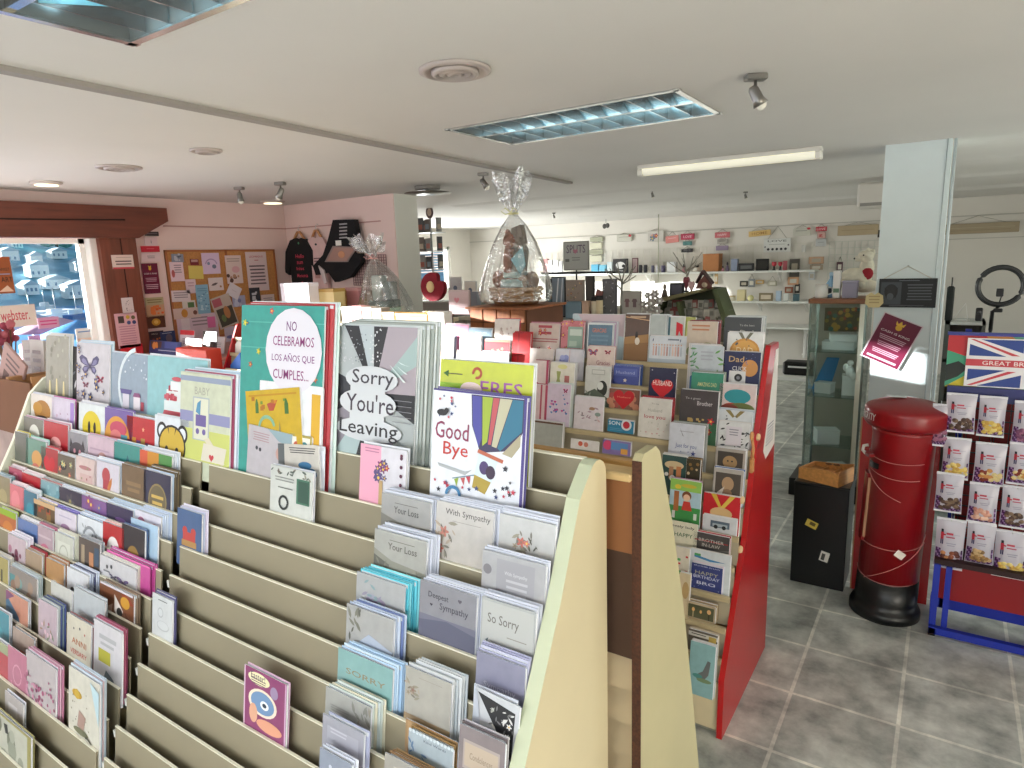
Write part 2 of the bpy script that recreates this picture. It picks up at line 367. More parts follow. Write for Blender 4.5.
# far window with white blinds
w = MB(); w.bx(XF-.12, XF-.04, FY0, FY0+.06, FZ0, FZ1, FR).bx(XF-.12, XF-.04, FY1-.06, FY1, FZ0, FZ1, FR).bx(XF-.12, XF-.04, FY0, FY1, FZ0, FZ0+.06, FR).bx(XF-.12, XF-.04, FY0, FY1, FZ1-.06, FZ1, FR)
for q in (9.9,): w.bx(XF-.12, XF-.04, q, q+.06, FZ0, FZ1, FR)
wf = struct(w, 'window_2')
MB().bx(XF-.09, XF-.085, FY0+.05, FY1-.05, FZ0, FZ1, PANE).build('pane', wf)
w = MB()
for i in range(9): w.box((XF-.02, 10.33, 2.12-i*.052), (.03, .9, .006), mat('#e9dcd8', .6), M=Matrix.Rotation(.6, 3, 'Y'))
w.build('blind', wf)

# ------------------------------------------------------------------ outside the left window: water, slope, houses, trees; blue haze put into their colours
SEA = mat('#4aa4e2', .5, noise=.35, scale=.08, bump=.3, name='harbour_water')
tag(MB().bx(-420, -9, -260, 620, -9.2, -9, SEA).build('harbour_water'), 'blue harbour water beyond the shop window', 'water')
hm = mat('#9cd0ea', .95, noise=.5, scale=.035, name='hazy_blue_slope')  # pale blue haze put into the slope colour
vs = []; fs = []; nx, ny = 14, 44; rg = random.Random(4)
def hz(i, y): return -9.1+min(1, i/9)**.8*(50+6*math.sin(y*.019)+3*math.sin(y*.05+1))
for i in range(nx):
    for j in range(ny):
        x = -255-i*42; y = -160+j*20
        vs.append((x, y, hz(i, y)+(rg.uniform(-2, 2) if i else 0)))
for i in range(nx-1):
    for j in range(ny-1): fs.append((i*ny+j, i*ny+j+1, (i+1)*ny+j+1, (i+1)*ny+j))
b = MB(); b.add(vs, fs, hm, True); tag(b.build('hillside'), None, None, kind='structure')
def hill(x, y): return hz(max(0, (-255-x)/42), y)
HT = [(-275, .372, 'white flat roofed house at the water, left part of the window view'), (-305, .385, 'white block with two storeys near the middle of the window view'), (-282, .404, 'pale house beside the two storey block across the harbour'),
      (-330, .384, 'cream house above the waterfront block'), (-360, .412, 'small white house high on the right slope'), (-266, .430, 'white house at the right end of the waterfront'),
      (-400, .366, 'white villa high on the left slope'), (-345, .356, 'pale house far left above the harbour'), (-420, .398, 'white house near the top of the wooded slope'), (-310, .436, 'white house near the window frame at right')]
for k, (x, q, lb) in enumerate(HT):
    y = -x*q; z = hill(x, y)-1
    e = empty('hillside_house', (x, y, z), lb, 'house', 'houses across the harbour')
    sx, sy2, sz = 6, 4.5+2*(k % 3), 3.4+1.4*(k % 2)
    MB().bx(-sx/2, sx/2, -sy2/2, sy2/2, 0, sz, mat('#f4f8fa', .8)).build('wall', e)
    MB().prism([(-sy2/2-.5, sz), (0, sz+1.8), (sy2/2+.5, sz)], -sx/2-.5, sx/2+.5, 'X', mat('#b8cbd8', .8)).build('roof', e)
    ww = MB()
    for r in range(3): ww.bx(sx/2, sx/2+.1, -sy2/2+.5+r*sy2/3.3, -sy2/2+1.2+r*sy2/3.3, 1.2, 2.4, mat('#7d9cb8', .3))
    ww.build('window', e)
TG = [mat('#5fa8a0', .9, noise=.4, scale=.5), mat('#8ab8a8', .9, noise=.4, scale=.5)]  # foliage tinted blue to carry the haze
places = ['low on the left', 'above the cream house', 'by the water on the right', 'on the ridge in the middle', 'low on the left bank', 'beside the high villa', 'half way up in the middle', 'at the right edge of the view', 'just above the waterline', 'on the ridge to the left', 'between two white houses', 'near the top right of the slope', 'big and round in the upper middle', 'smaller, just right of the big round one']
PT = []
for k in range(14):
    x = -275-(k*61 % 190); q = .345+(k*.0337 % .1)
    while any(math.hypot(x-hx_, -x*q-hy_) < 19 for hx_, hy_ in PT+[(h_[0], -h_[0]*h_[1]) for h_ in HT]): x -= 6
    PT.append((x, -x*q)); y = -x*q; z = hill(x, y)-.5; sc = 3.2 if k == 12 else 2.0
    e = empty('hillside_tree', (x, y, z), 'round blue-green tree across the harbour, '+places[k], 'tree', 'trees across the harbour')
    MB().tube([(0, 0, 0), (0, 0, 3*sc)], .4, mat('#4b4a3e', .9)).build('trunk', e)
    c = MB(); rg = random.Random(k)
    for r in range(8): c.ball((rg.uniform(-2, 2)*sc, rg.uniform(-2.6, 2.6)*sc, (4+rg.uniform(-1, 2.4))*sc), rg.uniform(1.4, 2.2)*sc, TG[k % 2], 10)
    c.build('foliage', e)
tag(MB().bx(-204, -196, 30, 84, -9, -7.4, mat('#dfe8ee', .9, noise=.1, scale=.5)).build('quay'), None, None, kind='structure')
BL = ['white boat moored left of the jetty', 'white boat moored mid jetty', 'white boat with a blue hull moored at right', 'small white boat near the far shore']
for k, (x, q) in enumerate(((-180, .37), (-186, .40), (-176, .425), (-235, .388))):
    e = empty('moored_boat', (x, -x*q, -9), BL[k], 'boat', 'boats in the harbour', rz=.3*k)
    MB().prism([(-3.5, .2), (3.5, .2), (4.6, 1.5), (-3.6, 1.4)], -1.2, 1.2, 'X', mat('#e9f2f7' if k != 2 else '#2c6fb5', .4)).build('hull', e)
    MB().bbox(-.8, .8, -2, 1.2, 1.4, 2.6, mat('#f4f7f8', .4), .1).build('cabin', e)
    MB().tube([(0, 0, 1.4), (0, 0, 8)], .08, STEEL).build('mast', e)
tag(MB().bx(-60, -30, 4, 34, -4.2, -4, mat('#a9c4dc', .9, noise=.25, scale=.4)).bx(-33, -32.8, 4, 34, -4, -2.9, mat('#e0b4cc', .8)).build('terrace'), None, None, kind='structure')
for k, (x, q, c, lb) in enumerate(((-40, .425, '#3f9fe4', 'bright blue parasol on the terrace below the window'), (-46, .395, '#d8a4c0', 'pale pink parasol on the terrace below the window'), (-52, .37, '#b8d4ea', 'pale blue parasol further left on the terrace'))):
    e = empty('terrace_parasol', (x, -x*q, -4), lb, 'parasol')
    MB().tube([(0, 0, 0), (0, 0, 2.8)], .04, STEEL).build('pole', e)
    MB().lathe([(2.4, 2.5), (1.2, 3.0), (.05, 3.4)], (0, 0, 0), mat(c, .7), 8).build('canopy', e)
tag(MB().bbox(-44, -42, 15.4, 17.2, -4, -1.9, mat('#e86aa4', .6), .1).build('pink_kiosk'), 'small bright pink kiosk on the terrace', 'kiosk')

# ------------------------------------------------------------------ ceiling fittings
def troffer(tr, label):
    x0, x1, y0, y1 = tr
    e = empty('recessed_louvre_light', ((x0+x1)/2, (y0+y1)/2, CZ), label, 'ceiling light')
    a, c = (x1-x0)/2, (y1-y0)/2
    f = MB(); fm = mat('#c8c8c6', .25, .9)
    for s_ in (-1, 1): f.box((0, s_*(c-.004), -.003), (2*a+.03, .024, .006), fm).box((s_*(a-.004), 0, -.003), (.024, 2*c+.03, .006), fm)
    f.build('frame', e)
    LM = mat('#a8a4a2', .15, .8, name='mirror_louvre')
    CY = mat('#a6e6f6', .3, .25, name='painted_sky_reflection')  # blue of the reflected sky put into the plate colour
    TB = mat('#b4e8fa', .5, emit=6.0, name='added_blue_glow')  # glow added to brighten the blades
    RF = mat('#a3a5a3', .2, .6, name='reflector_sheet')
    b = MB(); b.bx(-a+.012, a-.012, -c+.012, c-.012, .092, .095, RF)
    for s_ in (-1, 1): b.bx(-a+.002, a-.002, min(s_*(c-.012), s_*(c-.002)), max(s_*(c-.012), s_*(c-.002)), .0, .095, RF).bx(min(s_*(a-.012), s_*(a-.002)), max(s_*(a-.012), s_*(a-.002)), -c+.002, c-.002, 0, .095, RF)
    b.build('reflector', e)
    for y in (-c*.5, c*.5): MB().tube([(-a+.05, y, .078), (a-.05, y, .078)], .010, TB, 10).build('added_glow_tube', e)
    g = MB(); n = 10; gb = MB()
    for i in range(1, n+1):
        x = -a+2*a*i/n-.012
        for r in (0, 1):
            y0 = -c+.014+r*(c-.014); y1 = y0+c-.014
            if i < n: g.prism([(y0, .004), (y1, .004), (y1, .062), (y0, .062)], x-.002, x+.002, 'X', LM)
            gb.add([(x+.004, y0+.01, .060), (x+.004, y1-.02, .060), (x+.004, y0+.03, .006)], [(0, 1, 2)], CY)  # triangle shaped like the sky reflection on each blade
    g.prism([(-.012, .0), (.012, .0), (.002, .06), (-.002, .06)], -a+.014, a-.014, 'X', LM)
    g.build('louvre', e); gb.build('sky_reflection_plate', e)
troffer(TR1, 'recessed louvred ceiling light with painted blue sky reflection at top left above the cards')
troffer(TR2, 'recessed louvred ceiling light in the middle of the ceiling')
def vent(x, y, r, label, flat=False):
    e = empty('round_ceiling_vent', (x, y, CZ), label, 'air vent', 'round ceiling vents')
    vm = mat('#b9aeaa', .5, .2); dm = mat('#5a5050', .8)
    MB().lathe([(r, 0), (r, -.008), (r*.86, -.014), (r*.80, -.004)], (0, 0, 0), vm, 32).build('rim', e)
    b = MB(); b.lathe([(r*.8, -.0), (r*.8, -.002)], (0, 0, 0), dm, 24)
    for q in (.66, .46, .26): b.lathe([(r*q, -.004), (r*q, -.016), (r*(q-.13), -.022), (r*(q-.13), -.004)], (0, 0, 0), vm, 28)
    b.build('cone_ring', e)
vent(-1.48, 1.93, .125, 'large round slatted ceiling vent left of the louvred light')
vent(-3.486, 2.256, .085, 'small round ceiling vent nearest the ceiling strip')
vent(-4.398, 2.239, .13, 'flat round ceiling vent between the lit downlight and the small vent')
def downlight(x, y, r, label, on_=True):
    e = empty('recessed_downlight', (x, y, CZ), label, 'downlight')
    MB().lathe([(r, 0), (r, -.01), (r*.8, -.02)], (0, 0, 0), mat('#c9bdb8', .4), 24).build('rim', e)
    MB().lathe([(r*.75, -.012), (r*.7, -.026), (.002, -.03)], (0, 0, 0), mat('#fff1c9', .4, emit=1.6 if on_ else .2), 20).build('lens', e)
downlight(-5.417, 2.237, .10, 'glowing round downlight above the timber lintel')
downlight(-5.70, 4.35, .12, 'round glowing downlight in the corner above the black shirt')
def spot(x, y, s, a, b_, label):
    e = empty('ceiling_spotlight', (x, y, CZ), label, 'spotlight', rz=a)
    sm = mat('#8d8a86', .35, .8)
    MB().bbox(-.05*s, .05*s, -.028*s, .028*s, -.03*s, 0, sm, .005).build('mounting_plate', e)
    MB().tube([(0, 0, -.03*s), (0, 0, -.085*s)], .008*s, sm).build('stem', e)
    d = Vector((math.sin(b_), 0, -math.cos(b_))); o = Vector((0, 0, -.085*s))
    MB().tube([o-d*.035*s, o-d*.02*s, o+d*.03*s, o+d*.06*s], [.014*s, .024*s, .027*s, .036*s], sm, 14).build('lamp_head', e)
    MB().ball(o+d*.058*s, .027*s, mat('#e8e4da', .2)).build('bulb', e)
spot(-4.869, 3.405, .8, .3, .1, 'small silver ceiling spotlight left of the pair near the corner')
spot(-4.399, 3.442, .85, .3, -.5, 'small silver ceiling spotlight right of the pair near the corner')
spot(-.66, 2.70, .8, .6, .5, 'silver ceiling spotlight right of the louvred light')
spot(-3.0, 4.2, .8, .4, .6, 'dark ceiling spotlight behind the top of the large cellophane hamper')
for k, (x, y, lb) in enumerate(((-2.6, 6.6, 'tiny ceiling spotlight far off above the wooden crate hamper'), (-4.9, 8.6, 'tiny ceiling spotlight by the far left window'), (-1.95, 7.7, 'tiny ceiling spotlight above the hanging plaques'))): spot(x, y, .5, .5, .3, lb)
# dark fan-like vent by the column
e = empty('ceiling_fan_light', (-3.85, 4.55, CZ), 'dark disc shaped ceiling fitting beside the grey column', 'ceiling light')
MB().lathe([(.11, 0), (.11, -.03)], (0, 0, 0), mat('#8f8a85', .5), 20).build('mounting_plate', e)
MB().lathe([(.02, -.05), (.20, -.056), (.205, -.06), (.02, -.066)], (0, 0, 0), mat('#6a655f', .3, .5), 28).build('disc', e)
MB().tube([(0, 0, -.03), (0, 0, -.06)], .02, STEEL).build('stem', e)
# batten tube light
e = empty('fluorescent_batten_light', (-1.365, 4.80, CZ), 'long lit fluorescent batten on the ceiling left of the pillar', 'ceiling light', rz=.04)
MB().bbox(-.62, .62, -.045, .045, -.03, 0, mat('#d8d6cf', .5), .004).build('body', e)
b = MB(); n = 12; b.prism([(.05*math.cos(PI+PI*i/n), -.03+.045*math.sin(PI+PI*i/n)) for i in range(n+1)], -.58, .58, 'X', mat('#f6f3de', .4, emit=.35, name='lit_diffuser')); b.build('diffuser', e)
for s_ in (-1, 1): MB().bbox(min(s_*.58, s_*.62), max(s_*.58, s_*.62), -.052, .052, -.078, -.028, mat('#e6e4dc', .5), .008).build('end_cap', e)
# air conditioner left of pillar
e = empty('air_conditioner', (-.75, 7.4, 2.27), 'white wall air conditioner unit high behind the pillar', 'air conditioner')
MB().bbox(-.05, .45, -.1, .12, 0, .24, mat('#cfcac1', .5), .02).build('body', e)
MB().bx(-.02, .4, -.105, -.1, .02, .05, mat('#8f8b84', .5)).build('air_slot', e)
MB().tube([(.2, .05, .24), (.2, .05, CZ-2.27)], .02, STEEL).build('bracket', e)
# ================================================================== CARD RACKS
TT = .15
TA = -math.atan(TT)
def lip1(n):
    if n == -1: return 1.13, 1.50
    if n == 0: return 1.087, 1.433
    return 1.035-.0388*(n-1), 1.341-.0695*(n-1)
def lip3(n): return 2.903-.0527*n, 1.403-.108*n
RAILF = mat('#8f8670', .6, noise=.05, scale=3, name='beige_card_rail')
def curve_pts(c, r, a0, a1, n=5): return [(c[0]+r*math.cos(a0+(a1-a0)*i/n), c[1]+r*math.sin(a0+(a1-a0)*i/n)) for i in range(n+1)]
PROF1 = [(1.172, 0), (1.172, 1.455)]+curve_pts((1.132, 1.462), .04, 0, PI*.80, 6)+[(1.056, 1.444), (.975, 1.272), (.835, 1.022), (.60, .61), (.42, .28), (.37, .12), (.37, 0)]
def rack_unit(label, x0, x1, left_panel, right_panel):
    e = empty('card_rack', ((x0+x1)/2, .77, 0), label, 'card rack', 'cream greeting card racks')
    inv = Matrix.Translation((-(x0+x1)/2, -.77, 0))
    def P(mb, nm): o = mb.build(nm, e); o.matrix_parent_inverse = inv; return o
    a, b = x0+(.02 if left_panel else .004), x1-(.03 if right_panel else .004)
    for n in range(0, 16):
        y, z = lip1(n); d = .125; m_ = MB()
        m_.prism([(y, z), (y+.004, z), (y+.004-TT*d, z-d), (y-TT*d, z-d)], a, b, 'X', RAILF)
        m_.prism([(y-.001, z-.001), (y-.001, z+.002), (y+.005, z+.002), (y+.005, z-.001)], a, b, 'X', LIP)
        P(m_, 'card_rail')
    P(MB().bx(a, b, 1.135, 1.145, .1, 1.498, RAILF).bx(a, b, 1.134, 1.146, 1.498, 1.501, LIP), 'back_board')
    P(MB().bx(a, b, .40, .42, .02, .26, CREAM).bx(a, b, .42, 1.13, .06, .08, CREAM), 'plinth')
    if right_panel: P(MB().prism(PROF1, x1-.03, x1, 'X', CREAM_FACE, CREAM_EDGE), 'end_panel')
    if left_panel: P(MB().prism(PROF1, x0, x0+.02, 'X', mat('#dfe0cf', .5), LIP), 'end_panel')
    return e, P
eA, PA = rack_unit('cream stepped card rack on the left, crowded with birthday cards', -3.0, -1.80, True, False)
eB, PB = rack_unit('cream stepped card rack with empty beige rails and sympathy cards on its right', -1.765, -.557, False, True)
# dividing slotted upright between the two units
dv = MB(); dv.prism([(1.13, .1), (1.13, 1.44), (1.11, 1.38), (.885, .98), (.51, .30), (.51, .1)], -1.787, -1.779, 'X', mat('#4f4a3c', .7)); PB(dv, 'slotted_upright')
for n in range(4, 14):
    y, z = lip1(n); cl = MB(); cl.box((-1.783, y+.006, z-.035), (.010, .006, .02), WHITE); PB(cl, 'shelf_clip')

# second rack, back to back with the first, facing away
e2 = empty('card_rack', (-1.75, 1.5, 0), 'card rack standing back to back behind the cream rack, brown hardboard back', 'card rack')
inv2 = Matrix.Translation((1.75, -1.5, 0))
def P2(mb, nm): o = mb.build(nm, e2); o.matrix_parent_inverse = inv2; return o
PROF2 = [(1.197, 0), (1.197, 1.492), (1.21, 1.503), (1.275, 1.503), (1.298, 1.485), (1.379, 1.299), (1.465, 1.057), (1.551, .755), (1.63, .457), (1.72, .15), (1.72, 0)]
P2(MB().prism(PROF2, -.510, -.490, 'X', mat('#b9b08a', .45, noise=.06, scale=4, name='pale_yellow_panel'), mat('#b9b08a', .45)).bx(-.510, -.4895, 1.195, 1.1975, 0, 1.49, CHIP), 'end_panel')
P2(MB().prism(PROF2, -3.0, -2.98, 'X', CREAM_FACE, CREAM_EDGE), 'end_panel')
P2(MB().bbox(-2.98, -.510, 1.185, 1.236, 1.445, 1.463, PINE, .003), 'top_plank')
P2(MB().bbox(-2.98, -.510, 1.238, 1.266, 1.448, 1.472, mat('#b98c4f', .5, noise=.2, scale=5, stretch=(1, 12, 12)), .003), 'top_plank')
P2(MB().bx(-2.98, -.510, 1.203, 1.210, 1.282, 1.445, BROWNB), 'back_board')
P2(MB().bx(-2.98, -.510, 1.203, 1.210, 1.037, 1.282, mat('#4a3122', .7, noise=.2, scale=5)), 'back_board')  # dark sheet standing in for the shaded open back
for n in range(6):
    z = .50+n*.09; y = 1.215+.004*(5-n); P2(MB().prism([(y, z), (y+.022, z+.086), (y+.030, z+.086), (y+.008, z)], -2.98, -.510, 'X', mat('#ddc6a0', .5, noise=.12, scale=4)), 'card_rail')
P2(MB().bx(-2.98, -.510, 1.25, 1.71, .05, .07, PINE), 'base_shelf')
for n in range(6):
    z = 1.30-n*.13; y = 1.29+n*.035; P2(MB().prism([(y+.02, z-.1), (y, z), (y+.005, z), (y+.025, z-.1)], -2.98, -.510, 'X', CREAM), 'card_rail')

# third rack, red end panels
e3 = empty('card_rack', (-2.48, 2.7, 0), 'long card rack with glossy red end panels and wooden rails', 'card rack')
inv3 = Matrix.Translation((2.48, -2.7, 0))
def P3(mb, nm, m=None): o = mb.build(nm, m or e3); o.matrix_parent_inverse = inv3; return o
PROF3 = [(3.07, 0), (3.09, 1.485), (3.08, 1.50), (2.94, 1.50), (2.925, 1.49), (2.76, 1.13), (2.62, .73), (2.45, .43), (2.345, .25), (2.335, 0)]
DRED = mat('#b3131a', .35, noise=.08, scale=4, coat=.3, name='red_panel_paint')
pnl = P3(MB().prism(PROF3, -.637, -.615, 'X', DRED, RED), 'end_panel')
P3(MB().prism(PROF3, -4.40, -4.38, 'X', DRED, RED), 'end_panel')
for n in range(0, 11):
    y, z = lip3(n); d = .10
    b = MB(); b.prism([(y-.012, z), (y+.004, z), (y+.004, z-.022), (y-.012, z-.022)], -4.38, -.637, 'X', mat('#bfae8a', .5, noise=.15, scale=5, stretch=(1, 12, 12)))
    b.prism([(y, z-.02), (y+.004, z-.02), (y+.004-TT*d, z-.02-d), (y-TT*d, z-.02-d)], -4.38, -.637, 'X', mat('#aba089', .6)); P3(b, 'card_rail')
P3(MB().bx(-4.38, -.637, 3.04, 3.05, .1, 1.49, mat('#bfb294', .6)), 'back_board')
P3(MB().bx(-4.38, -.637, 2.352, 2.367, .02, .225, mat('#e6d6b0', .5, noise=.1, scale=3)), 'plinth')
P3(MB().bx(-4.38, -.637, 2.375, 3.04, .08, .1, PINE), 'base_shelf')
kn = [(-.615, 2.70, .94), (-.615, 2.655, .80), (-.615, 2.62, .70), (-.615, 2.55, .58), (-.615, 2.50, .49)]
for px, py in ((757, 437), (741, 500), (739, 549)):
    p = ax_(px, py, -.612)
    o = P3(MB().lathe([(.014, 0), (.016, .004), (.012, .012), (.002, .014)], (0, 0, 0), mat('#d9b98c', .5), 14), 'peg'); o.matrix_parent_inverse = Matrix()
    o.location = (p.x+2.48, p.y-2.7, p.z); o.rotation_euler = (0, PI/2, 0)
# paper poster and a wooden hook on the red panel
p = [ax_(*q, -.6145) for q in ((778, 348), (783, 349), (777, 462), (762, 474), (766, 380))]
b = MB(); b.prism([(3.03, 1.47), (3.085, 1.47), (3.08, 1.03), (2.91, 1.00), (2.86, 1.05), (2.95, 1.25)], -.6148, -.6138, 'X', mat('#e9e6e4', .45))
for i in range(7): b.prism([(2.90+.012*i*.3, 1.06+i*.014), (3.04, 1.06+i*.014), (3.04, 1.065+i*.014), (2.90+.012*i*.3, 1.065+i*.014)], -.6138, -.6134, 'X', mat('#9aa0ae', .6))
tag(b.build('paper_poster'), 'white printed poster curling on the red end panel', 'poster')
hk = ax_(750, 444, -.612)
e = empty('wooden_hook', hk, 'small wooden spoon hook hanging on the red end panel', 'hook')
MB().ball((0.006, 0, .035), (.008, .018, .018), mat('#c48a54', .5)).build('spoon_bowl', e)
MB().tube([(0.006, 0, .03), (.012, .008, -.02), (.008, .01, -.07)], .006, mat('#c48a54', .5)).build('handle', e)
MB().bbox(0, .016, -.005, .022, -.12, -.06, mat('#b57d49', .5), .004).build('clip', e)

# ------------------------------------------------------------------ cards
USED = set()
PLAIN = {}
QUEUE = []
def backs_of(n, cols, w, h, thick, loc, grp, lab, rg, tx, lean=0.):
    for k in range(n):
        s = .0036*(k+1)+.0026
        p = (loc[0]+tx*(k+1)+rg.uniform(-.0015, .0015), loc[1]+s, loc[2]+rg.uniform(0, .004)+.0022*(k+1)+lean)
        QUEUE.append((cols[k % len(cols)], w, h, p, rg.uniform(-.01, .01), grp, lab, w*h/(Vector(p)-CAM).length_squared/(1+.6*k)))
def back_mesh(b, c, w, h):
    b.bbox(-w/2, w/2, 0, .0024, 0, h, mat(c, .35, coat=.3), .0006); b.bx(-w/2+.004, w/2-.004, -.0002, .0, h-.012, h-.004, mat('#cfd3da', .5)); return b
def flush_backs(limit):
    # the nearest, largest tucked cards as objects; the rest of them as one mesh of kind stuff
    q = sorted(QUEUE, key=lambda r: -r[7]); rest = MB()
    for i, (c, w, h, p, ry, grp, lab, _) in enumerate(q):
        if i < limit:
            key = (c, round(w, 3), round(h, 3))
            if key not in PLAIN: o = back_mesh(MB(), c, w, h).build('greeting_card'); PLAIN[key] = o
            else: o = PLAIN[key].copy(); COL.objects.link(o)
            o.location = p; o.rotation_euler = (TA, ry, 0); tag(o, lab, 'greeting card', grp)
        else:
            b = back_mesh(MB(), c, w, h); R = Matrix.Rotation(ry, 3, 'Y'); R = Matrix.Rotation(TA, 3, 'X') if True else R
            for f, mi in zip(b.f, b.mi): pass
            base = len(rest.v); rest.v += [tuple(R@Vector(v)+Vector(p)) for v in b.v]
            ks = [rest.m_(m_) for m_ in b.ms]
            for f, mi in zip(b.f, b.mi): rest.f.append(tuple(j+base for j in f)); rest.mi.append(ks[mi]); rest.sm.append(False)
    tag(rest.build('tucked_cards'), 'remaining pale cards tucked behind the front cards of the racks', 'greeting cards', None, 'stuff')
def card(lip, row, xl, xr, yt, bg, ops, label, backs=2, bcols=('#dfe3ee', '#e9e9ee'), off=0., roll=0., rad=None, where='', bot=.055, tx=.0025, edge='#e9e8ec', env=None, gloss=.25, vis=True, xlim=None):
    y0, z0 = lip(row); d = ray(xl, yt); a0 = y0+.006+off
    t = (a0+TT*(H-z0))/(d.y-TT*d.z); x0 = t*d.x; zt = H+t*d.z; yy = t*d.y
    x1 = xat(xr, yy, zt)
    if xlim is not None: x1 = min(x1, xlim-.003)
    w = abs(x1-x0); h0 = zt-(z0-bot); h = h0*math.sqrt(1+TT*TT)
    b = MB(); b.bbox(-w/2, w/2, 0, .0024, 0, h, mat(edge, .5), .0005)
    lo = h*bot/h0 if vis else 0
    art(b, w, h, [('R', 0, 0, 1, 1, mat(bg, .38, coat=gloss, noise=.09, scale=35))], eps=.00006); art(b, w, h-lo, ops, eps=.00018, z0=lo)
    zb = z0-bot; loc = ((x0+x1)/2, a0+TT*(zb-z0), zb)
    o = b.build('greeting_card', loc=loc, rot=(TA, roll, 0))
    lb = label+(', '+where if where else '')
    assert lb not in USED, lb
    USED.add(lb); tag(o, lb, 'greeting card', 'greeting cards on the racks')
    ev = MB().bbox(-w/2+.002, w/2+.0015, .0027, .0036, .001, h-.003, mat(env or '#f3f4f8', .5), .0003).build('envelope', o)
    short = ' '.join(label.split()[:8])
    if backs: backs_of(backs, bcols, w, h, 0, loc, 'cards behind the '+short, 'pale card tucked behind the '+short, random.Random(int(xl*7+yt)), tx*1. if xlim is None else min(tx, max(-.001, (xlim-.0015-(x0+x1)/2-w/2)/max(1, backs))))
    return o
WA = 'left cream rack'
def A(*a, **k): k.setdefault('where', WA); k.setdefault('vis', a[0] < 2 and a[3] < 390); k.setdefault('xlim', -1.797); return card(lip1, *a, **k)
WHT = '#e9e6ea'; INK = '#3a3c46'
# ---- unit A, top display cards
A(0, 46, 69, 335, '#8f8e80', [('K', 'c', 14, ['#a7a695', '#7c7b6d'], 0, .3, 1, 1, .09, 3), ('P', [(.15, .05), (.25, .05), (.22, .27), (.17, .27)], '#e4d6a4'), ('P', [(.45, .05), (.55, .05), (.52, .31), (.47, .31)], '#e4d6a4'), ('P', [(.75, .05), (.85, .05), (.82, .28), (.77, .28)], '#e4d6a4')], 'tall khaki card printed with champagne flutes', backs=3, bcols=('#d9d9d6', '#e4e2de'))
A(0, 71, 79, 346, '#1c1b20', [('V', .6, .3, .6, 1.2, '#c9c9cf'), ('V', .4, .5, .5, .5, '#77777f')], 'black card edge showing beside the butterfly card', backs=0, off=.012)
def bfly(cx, cy, s, c, c2='#2f2b40'):
    up = [(0, 0), (.3, .5), (.72, .68), (.95, .5), (.82, .2), (.4, .02)]; lo = [(0, 0), (.5, .0), (.68, -.22), (.5, -.48), (.18, -.32)]; o = []
    for sg, k in ((-1, 1.), (1, .8)):
        for w_ in (up, lo):
            o.append(('P', [(cx+sg*k*x*s, cy+y*s*.75) for x, y in w_], c)); o.append(('P', [(cx+sg*k*(.2+.55*x)*s, cy+(.06 if w_ is up else -.05)*s+y*s*.42) for x, y in w_], c2 if s < .2 else '#7d79a4'))
    return o+[('E', cx, cy, .05*s, .2*s, c2)]
A(0, 77, 110, 342, '#c6c3cc', bfly(.42, .62, .36, '#4b4770')+bfly(.74, .42, .13, '#b5304f')+bfly(.3, .3, .11, '#a9596c')+[('K', 'f', 9, ['#4b4770', '#6b678c', '#5a4f7c'], .05, .06, .95, .5, .12, 5), ('K', 'f', 6, ['#4b4770'], .02, .5, .2, .95, .08, 8)], 'large grey card with violet butterflies and flowers', backs=3, bcols=('#bcd6ea', '#cfe0ee'))
A(0, 112, 148, 352, '#8fa2b6', [('A', .75, .45, .5, .56, PI*.55, PI*1.4, '#d8e2ea'), ('K', 'c', 12, ['#e2ebf2', '#c2d0dc'], .3, .6, 1, .95, .03, 9), ('R', .34, .05, .52, .3, '#d9d4e2'), ('P', [(.30, .3), (.56, .3), (.6, .38), (.26, .38)], '#5d5590'), ('R', .64, .05, .82, .27, '#e5dde6'), ('P', [(.62, .27), (.84, .27), (.8, .34), (.66, .34)], '#8a4f7c'), ('R', .84, .05, .92, .2, '#b04758')], 'blue-grey card with two owls under a crescent moon', backs=1)
A(0, 148, 208, 355, '#8ec3cb', [('P', [(.26, .0), (.80, .0), (.76, .14), (.30, .14)], '#d25866'), ('R', .3, .14, .76, .30, '#dfe9ec'), ('R', .34, .3, .72, .48, '#e6e8ea'), ('K', 'r', 26, ['#b4394d', '#c65766'], .3, .30, .72, .38, .045, 4), ('K', 'r', 20, ['#a42f44'], .34, .46, .68, .5, .05, 5), ('R', .42, .48, .64, .62, '#e8eef0'), ('E', .53, .66, .09, .035, '#c4515f')], 'wide turquoise card with a tiered pink and white cake', backs=1)
A(1, 181, 231, 371, '#c9cfb9', [('R', 0, 0, 1, .36, '#c6cc72'), ('R', 0, .44, 1, .56, '#8d8fb8'), ('R', 0, .90, 1, .96, '#8f9bb4'), ('T', 'BABY', .45, .8, .3, '#a4a698'), ('R', .27, .24, .60, .73, '#a9b3bb'), ('R', .29, .25, .58, .715, '#d8d9c5'), ('P', [(.42, .52), (.33, .56), (.36, .66), (.43, .70)], '#4f8fb5'), ('R', .33, .40, .54, .53, '#6b5c9a'), ('C', .37, .34, .035, '#6b5c9a'), ('C', .50, .34, .035, '#6b5c9a'), ('P', [(.5, .26), (.6, .29), (.92, .03), (.86, .0)], '#d6cfb8'), ('P', [(.5, .22), (.95, .2), (.9, .02), (.45, .02)], '#d8d2c4'), ('H', .66, .07, .1, '#c0353f')], 'large lime and lilac card with a blue baby carriage', backs=5, bcols=('#9c3c5e', '#dfe6f2', '#cfe0f0', '#bcd9f0', '#cfe3f2'), tx=.009, xlim=None)
